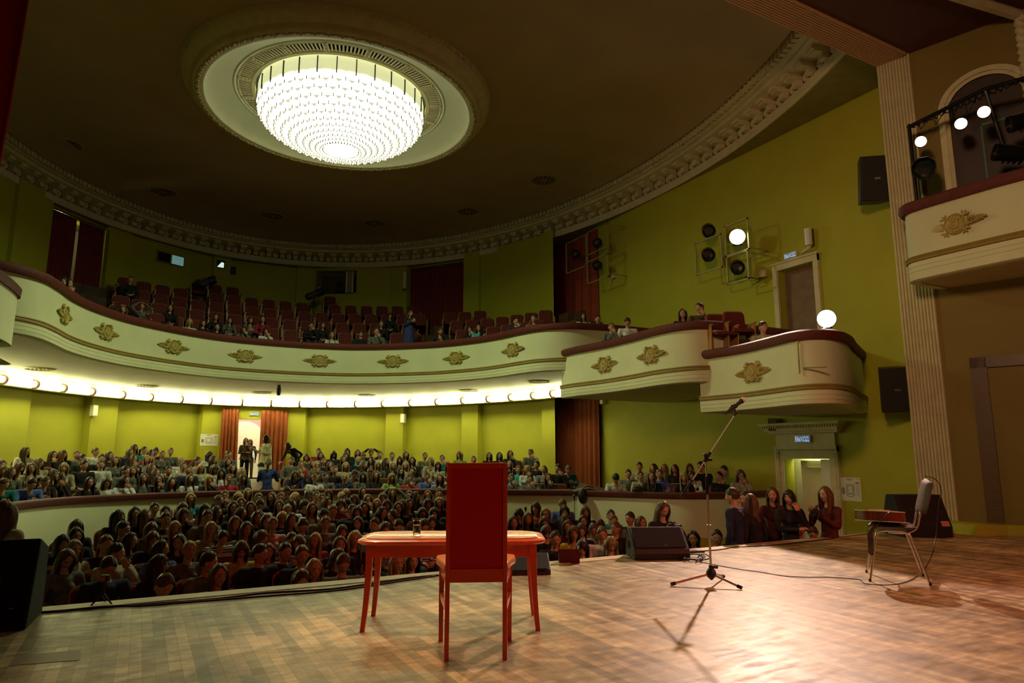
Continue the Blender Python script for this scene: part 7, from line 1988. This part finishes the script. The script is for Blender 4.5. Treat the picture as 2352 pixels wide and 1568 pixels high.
# balcony audience: joined to the nearest empty balcony seat on their sight line
BAL = """X 300,643Skk0- 282,712Mbk4- 325,709Pkg4- 391,708Lkk0- 435,741Mlw0v 467,742Lkk0- 496,729Lkk0- 499,752Lkk0- 528,737Lkg0- 560,757Lkg1- 576,736Lrg2v 604,734Lkr0- 611,761Lkw1v 715,748Skk1- 742,748Lkk0- 763,770Lbw0- 829,767Skk0v 865,762Sbg1- 896,726Mkk0- 876,745Lbk0- 1012,748Sbk2v 1079,757Lkk1- 1101,754LrT0< 1186,739Skn1- 1227,733Sbg0<
X 145,640Lkk0- 156,648Lkg1>"""
def fb2(x, y): return fbal(x, y)
for (px, py, st, hc, sc, pose, turn) in parse(BAL):
    best = None
    for b_ in BSEATS:
        hp = px_of((b_[1], b_[2] - 0.05, b_[3] + 1.09)); e = math.hypot((hp[0] - px), (hp[1] - py) * 1.2)
        if best is None or e < best[0]: best = (e, b_)
    hz, hy = hcorr(pose)
    if best and best[0] < 26:
        b_ = best[1]; b_.append('taken')
        # move the seat and its sitter sideways to match the photograph
        r = ray(px, py); c = Vector(cam.location); t = math.hypot(b_[1] - c.x, b_[2] - c.y) / math.hypot(r.x, r.y); p = c + r * t
        z = b_[3]; x, y = p.x, p.y
        if dist_bal(x, y) < 0.90: q_ = at_bal(px, py, 0.92); x, y = q_.x, q_.y
    else:
        p = at_bal(px, py, 0.95)
        x, y = p.x, p.y; z = fbal(x, y)
    rz = face_to(x, y)
    bx, by = x + math.sin(rz) * hy, y - math.cos(rz) * hy
    d = ray(px, py); cx = Vector(cam.location); t = math.hypot(x - cx.x, y - cx.y) / math.hypot(d.x, d.y); dz = max(-.15, min(.18, cx.z + d.z * t - z - hz))
    o = person(bx, by, z, rz, st, hc, sc, pose, turn, scale=1 + dz / 1.115)
    RES.append([o, 'balcony', px, py, st, hc, sc, pose, x, y])
    if not (best and best[0] < 26): add_seat(bx, by, z, rz, 'balcony')
# unfilled balcony seats: drop the ones a person pushed into
for b_ in BSEATS:
    x, y, z = b_[1:4]
    if any(r[1] == 'balcony' and math.hypot(r[8] - x, r[9] - y) < 0.30 for r in RES): 
        if b_[-1] != 'taken': continue
    add_seat(x, y, z, face_to(x, y, 0, -2.0), 'balcony')
# boxes at the right
BOXP = [(1404, 752, 'P', 'b', 'g', '1', '-', 3.0), (1441, 741, 'S', 'k', 'w', '0', 'v', 3.0), (1340, 727, 'L', 'k', 'w', '0', '-', 3.7), (1373, 734, 'S', 'k', 'g', '0', '-', 3.7),
        (1568, 722, 'L', 'k', 'k', '0', '-', 3.0), (1607, 709, 'S', 'k', 'b', '1', '<', 3.0), (1723, 762, 'M', 'b', 'b', '0', 'v', 2.4), (1752, 753, 'S', 'k', 'c', '0', '>', 2.4)]
for (px, py, st, hc, sc, pose, turn, z) in BOXP:
    p = at_z(px, py, z + 1.115)
    if px in (1404, 1441): p = at_x(px, py, 6.5 if px == 1404 else 6.75); z = p.z - 1.115
    x, y = p.x, p.y; rz = face_to(x, y)
    o = person(x, y, z, rz, st, hc, sc, pose, turn); RES.append([o, 'box', px, py, st, hc, sc, pose, x, y]); add_seat(x, y + .02, z, rz, 'box')
for (px, py, z) in ((1655, 714, 3.0), (1694, 708, 3.05)):
    p = at_z(px, py, z + 0.92); add_seat(p.x, p.y, z, face_to(p.x, p.y) + .35, 'box')
# empty seats visible in the terrace
for (px, py) in ((1435, 1052), (440, 1057), (460, 1060), (905, 1087), (730, 1050), (1185, 1058), (1240, 1112), (1283, 1113), (1548, 1112), (270, 1050), (880, 1100), (104, 1075), (110, 1125)):
    p = at_surf(px, py, lambda x, y: ftp(x, y) + 0.9)
    if p and abs(p.x) < 8.6: add_seat(p.x, p.y, fterr(p.x, p.y), face_to(p.x, p.y), 'terrace')
for (px, py) in ((497, 1185), (700, 1175), (940, 1190), (405, 1175), (450, 1225), (520, 1280), (470, 1330), (985, 1210), (230, 1285), (1000, 1168)):
    p = at_surf(px, py, lambda x, y: fstalls(x, y) + 0.9)
    if p and not any(math.hypot(r[8] - p.x, r[9] - p.y) < .38 for r in RES): add_seat(p.x, p.y, fstalls(p.x, p.y), face_to(p.x, p.y), 'stalls')

# ---- standing people, one by one
def stand(px, py, zf, st, hc, sc, pose, turn, rz, label, scale=1.0, x=None, trc=None, cat=None, headz=1.56):
    if zf == 'bal':
        p = at_bal(px, py, 0.6); zf = p.z - headz * scale
    else: p = at_z(px, py, zf + headz * scale)
    J, _ = joints(pose, st in 'SH'); hy = J['hd'][1] * scale
    bx, by = p.x + math.sin(rz) * hy, p.y - math.cos(rz) * hy
    o = person(bx, by, zf, rz, st, hc, sc, pose, turn, scale); o['label'] = label
    RES.append([o, 'stand', px, py, st, hc, sc, pose, p.x, p.y]); return o
R_ = math.radians
DOORW = 0.12
o = stand(611, 1007, 0.0, 'M', 'k', 'c', 'd', '<', R_(-62), 'person with dark hair and glasses in a plaid cream coat gesturing at the rear doorway', x=None, scale=1.0, headz=1.56)
def coat(o, col, pose, male, length=0.45, name='coat'):
    J, _ = joints(pose, male); c = MB(); p = Vector(J['pel'])
    c.tube([Vector(J['ch']) + Vector((0, 0, 0.02)), Vector(J['sp']), p, p + Vector((0, 0, -length))], [0.165, 0.16, 0.185, 0.22], 18, cap=False)
    me = to_mesh(c, name, [CLOTH], 180); k = bpy.data.objects.new(name, me); COL.objects.link(k); k.parent = o; k.color = (*col, 1); return k
coat(o, (0.45, 0.42, 0.24), 'd', False)
o = stand(565, 1012, 0.0, 'L', 'g', 'b', 'c', '-', R_(-8), 'person with long grey hair and a patterned brown shawl standing left in the rear doorway'); coat(o, (0.08, 0.06, 0.03), 'c', False, 0.05, 'shawl')
stand(575, 1015, 0.0, 'L', 'r', 'k', 'a', '-', R_(-10), 'person with auburn hair all in black standing in the rear doorway behind the shawl', 0.98)
stand(583, 1027, 0.0, 'P', 'k', 'k', 'f', 'v', R_(-20), 'smaller person in black looking down at the right of the rear doorway group', 0.92)
stand(661, 1024, 0.0, 'M', 'k', 'k', 'e', '<', R_(-55), 'person with dark bob in black jacket bending over a bag right of the curtains', 0.98, headz=1.36)
stand(617, 1063, -0.70, 'P', 'b', 'J', 'b', '-', R_(165), 'person with long ponytail and blue jacket seen from behind with camera in the aisle', 1.0)
stand(157, 1054, -0.60, 'L', 'l', 'k', 'g', '<', R_(-50), 'person with long blond hair and black sleeveless top standing at the left barrier', 1.0, headz=1.51)
stand(8, 1178, -1.05, 'L', 'b', 'c', 'a', '<', R_(-40), 'person with brown hair and pale top standing at the far left edge below the barrier', 1.0)
o = stand(943, 719, 'bal', 'L', 'b', 'k', 'f', 'v', R_(15), 'person with long brown hair and blue skirt standing on the balcony with a phone', 0.92); coat(o, (0.03, 0.04, 0.14), 'f', False, 0.42, 'skirt')
stand(1523, 1170, -1.29, 'L', 'b', 'k', 'b', 'v', R_(-12), 'person with long brown hair holding a camera behind the wedge speaker', 1.03)
stand(1682, 1140, -1.10, 'S', 'k', 'n', 'a', '-', R_(200), 'person in navy sweater standing with back turned near the right barrier end', 1.02)
stand(1707, 1147, -1.10, 'P', 'k', 'k', 'a', '<', R_(-10), 'person with dark tied hair half hidden between two standing backs', 0.97)
stand(1724, 1153, -1.12, 'L', 'b', 'k', 'a', '-', R_(185), 'person with long brown hair and black top standing with back turned', 0.98)
stand(1775, 1137, -1.10, 'L', 'b', 'R', 'a', '<', R_(-15), 'person with long hair and red plaid shirt standing left of the lower right exit', 1.0)
stand(1813, 1143, -1.10, 'L', 'k', 'k', 'c', '<', R_(-25), 'person with long dark hair in black holding a hand to the mouth by the exit', 0.99)
stand(1896, 1136, -1.10, 'L', 'b', 'R', 'b', '-', R_(-92), 'person in red plaid shirt with lowered camera standing at the right edge of the exit', 1.02)

# cameras held in hand, phones and bags
def held_camera(px, py, dist_from, label, yaw, s_=1.0):
    r = ray(px, py); c = Vector(cam.location); t = math.hypot(dist_from[0] - c.x, dist_from[1] - c.y) / math.hypot(r.x, r.y); p = c + r * t
    root = thing('photo_camera', label, 'camera', tuple(p), yaw)
    m = MB(); m.box(-.07 * s_, .07 * s_, -.03, .03, -.045, .045); m.box(-.03, .03, -.03, .02, .045, .07); m.build('body', 'black', root, bevel=.008)
    m = MB(); m.lathe([(.035, 0), (.038, .03), (.036, .10), (.030, .10), (.028, .07), (0, .065)], 14, T=Matrix.Rotation(PI / 2, 4, 'X') @ Matrix.Translation((0, 0, .03))); m.build('lens', 'black', root, smooth=True)
for r_ in [r for r in RES if r[1] == 'stand']:
    pass
def find(px): return min((r for r in RES if r[1] == 'stand'), key=lambda r: abs(r[2] - px))
q = find(1523); held_camera(1545, 1209, (q[8] - .05, q[9] - .28), 'black camera held by the person behind the wedge speaker', R_(10))
q = find(1896); held_camera(1874, 1178, (q[8] - .30, q[9] - .12), 'black camera with long lens held at the right edge of the exit', R_(-70))
q = find(617); held_camera(600, 1068, (q[8], q[9] + .25), 'camera on a support in front of the blue jacketed person in the aisle', R_(200))
q = min(RES, key=lambda r: abs(r[2] - 678) + abs(r[3] - 1089)); held_camera(686, 1100, (q[8], q[9] - .28), 'black camera raised to the eye near the rear doorway', R_(10), .8)
# black bag and coats on the barrier corner
p = at_z(1338, 1118, 0.32); bg = thing('shoulder_bag', 'black coat and bag hanging over the barrier corner below the balcony end', 'bag', (5.32, 6.55, 0.27))
m = MB(); m.ball((0.08, 0.12, -.02), (.30, .16, .07), seg=16, rings=10); m.ball((-.10, -.06, -.12), (.12, .08, .17), seg=14, rings=10); m.build('bag_body', 'leather', bg, smooth=True)
m = MB(); m.tube(crv([(-.1, -.02, .02), (.05, .02, .09), (.3, .1, .06)], 5), .012, 6); m.build('bag_strap', 'leather', bg, smooth=True)
p = at_z(1470, 1128, 0.30); bg = thing('handbag', 'soft black handbag lying on the right barrier', 'bag', (p.x, p.y + .05, 0.275)); m = MB(); m.ball((0, 0, .06), (.17, .09, .07), seg=16, rings=10); m.tube(crv([(-.1, 0, .08), (0, .0, .16), (.1, 0, .08)], 5), .01, 6); m.build('bag_body', 'leather', bg, smooth=True)
q = find(661); p = at_z(641, 1053, 0.86); bg = thing('backpack', 'black backpack hung on the post right of the rear doorway curtains', 'bag', (p.x, p.y, 0.55)); m = MB(); m.ball((0, 0, .18), (.16, .10, .24), seg=16, rings=10); m.ball((0, -.08, .1), (.11, .05, .12), seg=12, rings=8); m.build('bag_body', 'leather', bg, smooth=True); m = MB(); m.tube(crv([(-.05, 0, .38), (0, 0, .46), (.05, 0, .38)], 4), .01, 6); m.build('bag_strap', 'leather', bg, smooth=True)
t = thing('stair_railing', 'wooden railing by the steps right of the rear doorway', 'railing', (p.x + .12, p.y + .05, 0))
m = MB(); m.box(-.02, .02, -.02, .02, -.6, .62); m.build('post', 'seatwood', t); m = MB(); m.box(-.02, .45, -.02, .02, .56, .62); m.build('rail', 'seatwood', t)
# tripods with follow spots at the back of the balcony
for (px, py, lb, an) in ((472, 647, 'black follow spot on a tripod left of the booth window', -.35), (722, 676, 'black follow spot tilted on a tripod below the booth window', -.5)):
    p = at_z(px, py, 7.35 if px < 600 else 7.15)
    r = ray(px, py); c = Vector(cam.location)
    # stand on the top step in front of the wall
    best = None; tt = 15
    while tt < 30:
        q = c + r * tt
        if dist_bal(q.x, q.y) > 4.9 and q.y > 14: best = q; break
        tt += 0.1
    q = best; root = thing('follow_spot', lb, 'spotlight', tuple(q), 0.1)
    zf = fbal(q.x, q.y) - q.z
    m = MB(); T = Matrix.Rotation(an, 4, 'Y') @ Matrix.Rotation(PI / 2, 4, 'Y')
    m.lathe([(0, -.34), (.10, -.34), (.13, -.28), (.13, .1), (.15, .14), (.15, .34), (.12, .34), (.12, .2), (0, .2)], 18, T=T); m.box(-.12, .12, -.12, .12, -.2, .05, T=T); m.build('lamp_house', 'black', root, smooth=True)
    for k in range(3):
        a = 2 * PI * k / 3 + .4; m = MB(); m.tube([(0, 0, -.18), (.28 * math.cos(a), .28 * math.sin(a), zf)], .013, 6); m.build('leg', 'blackmetal', root, smooth=True)
    m = MB(); m.tube([(0, 0, -.3), (0, 0, -.1)], .02, 8); m.build('column', 'blackmetal', root, smooth=True)
t = at_z(1305, 1140, .10); t = thing('microphone_stand', 'small black microphone stand in front of the barrier below the balcony end', 'microphone stand', (5.0, 6.5, fstalls(5, 6.5)))
m = MB(); m.tube([(0, 0, 0), (0, 0, 1.10)], .010, 8); m.build('pole', 'chrome', t, smooth=True); m = MB(); m.tube([(0, 0, 1.08), (0, 0, 1.16), (-.02, 0, 1.2)], [.014, .02, .024], 10); m.build('head', 'black', t, smooth=True); m = MB(); m.lathe([(0, .0), (.13, 0), (.13, .02), (0, .03)], 18); m.build('base', 'black', t, smooth=True)
t = thing('phone', 'pale smartphone held up among the stalls audience at left', 'phone', tuple(at_z(438, 1183, 0.10)), -.4); m = MB(); m.box(-.035, .035, -.005, .005, -.07, .07); m.build('phone_body', 'whiteplastic', t, bevel=.003)

# the seats that show least (behind sitters, farthest off) become one joined object
def is_occ(r): return any(abs(q[8] - r.location.x) < .24 and abs(q[9] - r.location.y) < .32 for q in RES)
rank = sorted(SEATS, key=lambda s_: (is_occ(s_[0]), (s_[0].location - Vector(cam.location)).length))
keep, rest = rank[:300], rank[300:]
mm = {}
big = MB(); mats_ = []
for r, zone, pp in rest:
    Tm = Matrix.Translation(r.location) @ Matrix.Rotation(r.rotation_euler.z, 4, 'Z')
    for ch_ in list(r.children):
        me = ch_.data; k = me.materials[0]
        if k not in mats_: mats_.append(k)
        big.add([Tm @ v.co for v in me.vertices], [tuple(p.vertices) for p in me.polygons], mats_.index(k))
        bpy.data.objects.remove(ch_)
    bpy.data.objects.remove(r)
SEATS = keep
if rest:
    o = big.build('theatre_chairs', mats_)
    tag(o, 'the remaining red velvet seats, nearly hidden behind the seated audience', 'seat', None, 'stuff')
# ---- labels: rows are counted from the stage, places from the left
def rows_of(lst, key, gap):
    lst = sorted(lst, key=key); rows = []; cur = []; last = None
    for r in lst:
        v = key(r)
        if cur and v - key(cur[0]) > gap: rows.append(cur); cur = []
        cur.append(r)
    if cur: rows.append(cur)
    return rows
ST = {'L': 'long %s hair', 'M': 'bobbed %s hair', 'S': 'short %s hair', 'P': 'tied %s hair', 'H': 'dark cap'}
PO = {'0': '', '1': ' hand raised', '2': ' leaning forward', '3': ' arms folded', '4': ' hands to head'}
ZN = {'stalls': 'stalls', 'terrace': 'raised rear', 'balcony': 'balcony'}
for zone, keyf, gap in (('stalls', lambda r: r[9], 0.84), ('terrace', lambda r: dist_bar(r[8], r[9]), 0.9), ('balcony', lambda r: dist_bal(r[8], r[9]), 0.86)):
    rows = rows_of([r for r in RES if r[1] == zone], keyf, gap)
    for ri, row in enumerate(rows):
        row.sort(key=lambda r: r[2])
        for i, r in enumerate(row):
            o, _, px, py, st, hc, sc, pose = r[:8]
            h_ = ST[st] % HN[hc] if st != 'H' else ST[st]
            o['label'] = '%s, %s top%s, %s from left, %s %s row' % (h_, SN[sc], PO[pose], ordw(i + 1), ordw(ri + 1), ZN[zone])
            o['group'] = 'audience seated in the %s' % {'stalls': 'stalls', 'terrace': 'raised rear seating', 'balcony': 'balcony'}[zone]
bx = [r for r in RES if r[1] == 'box']; bx.sort(key=lambda r: r[2])
for i, r in enumerate(bx):
    o, _, px, py, st, hc, sc, pose = r[:8]
    where = 'behind the balcony end' if px < 1390 else 'in the middle side box' if px < 1650 else 'in the lowest side box'
    o['label'] = 'seated person, %s, %s top, %s' % (ST[st] % HN[hc], SN[sc], where); o['group'] = 'people seated in the side boxes'
# seats
for zone in ('stalls', 'terrace', 'balcony', 'box'):
    kf = {'stalls': lambda s_: s_[0].location.y, 'terrace': lambda s_: dist_bar(*s_[0].location.xy), 'balcony': lambda s_: s_[0].location.z, 'box': lambda s_: 0}[zone]
    gp = {'stalls': .84, 'terrace': .9, 'balcony': .2, 'box': 9}[zone]
    rows = rows_of([s_ for s_ in SEATS if s_[1] == zone], kf, gp)
    for ri, row in enumerate(rows):
        row.sort(key=lambda s_: s_[2][0])
        for i, s_ in enumerate(row):
            r = s_[0]
            occ = any(abs(q[8] - r.location.x) < .22 and abs(q[9] - r.location.y) < .3 for q in RES)
            nm = {'stalls': 'stalls', 'terrace': 'raised rear seating', 'balcony': 'balcony', 'box': 'side boxes'}[zone]
            r['label'] = '%s red velvet seat, %s from left in the %s row of the %s' % ('occupied' if occ else 'empty', ordw(i + 1), ordw(ri + 1), nm)
            r['category'] = 'seat'; r['group'] = 'theatre seats in the %s' % nm
print('people', len(RES), 'seats', len(SEATS), 'bodies', len(BODY))
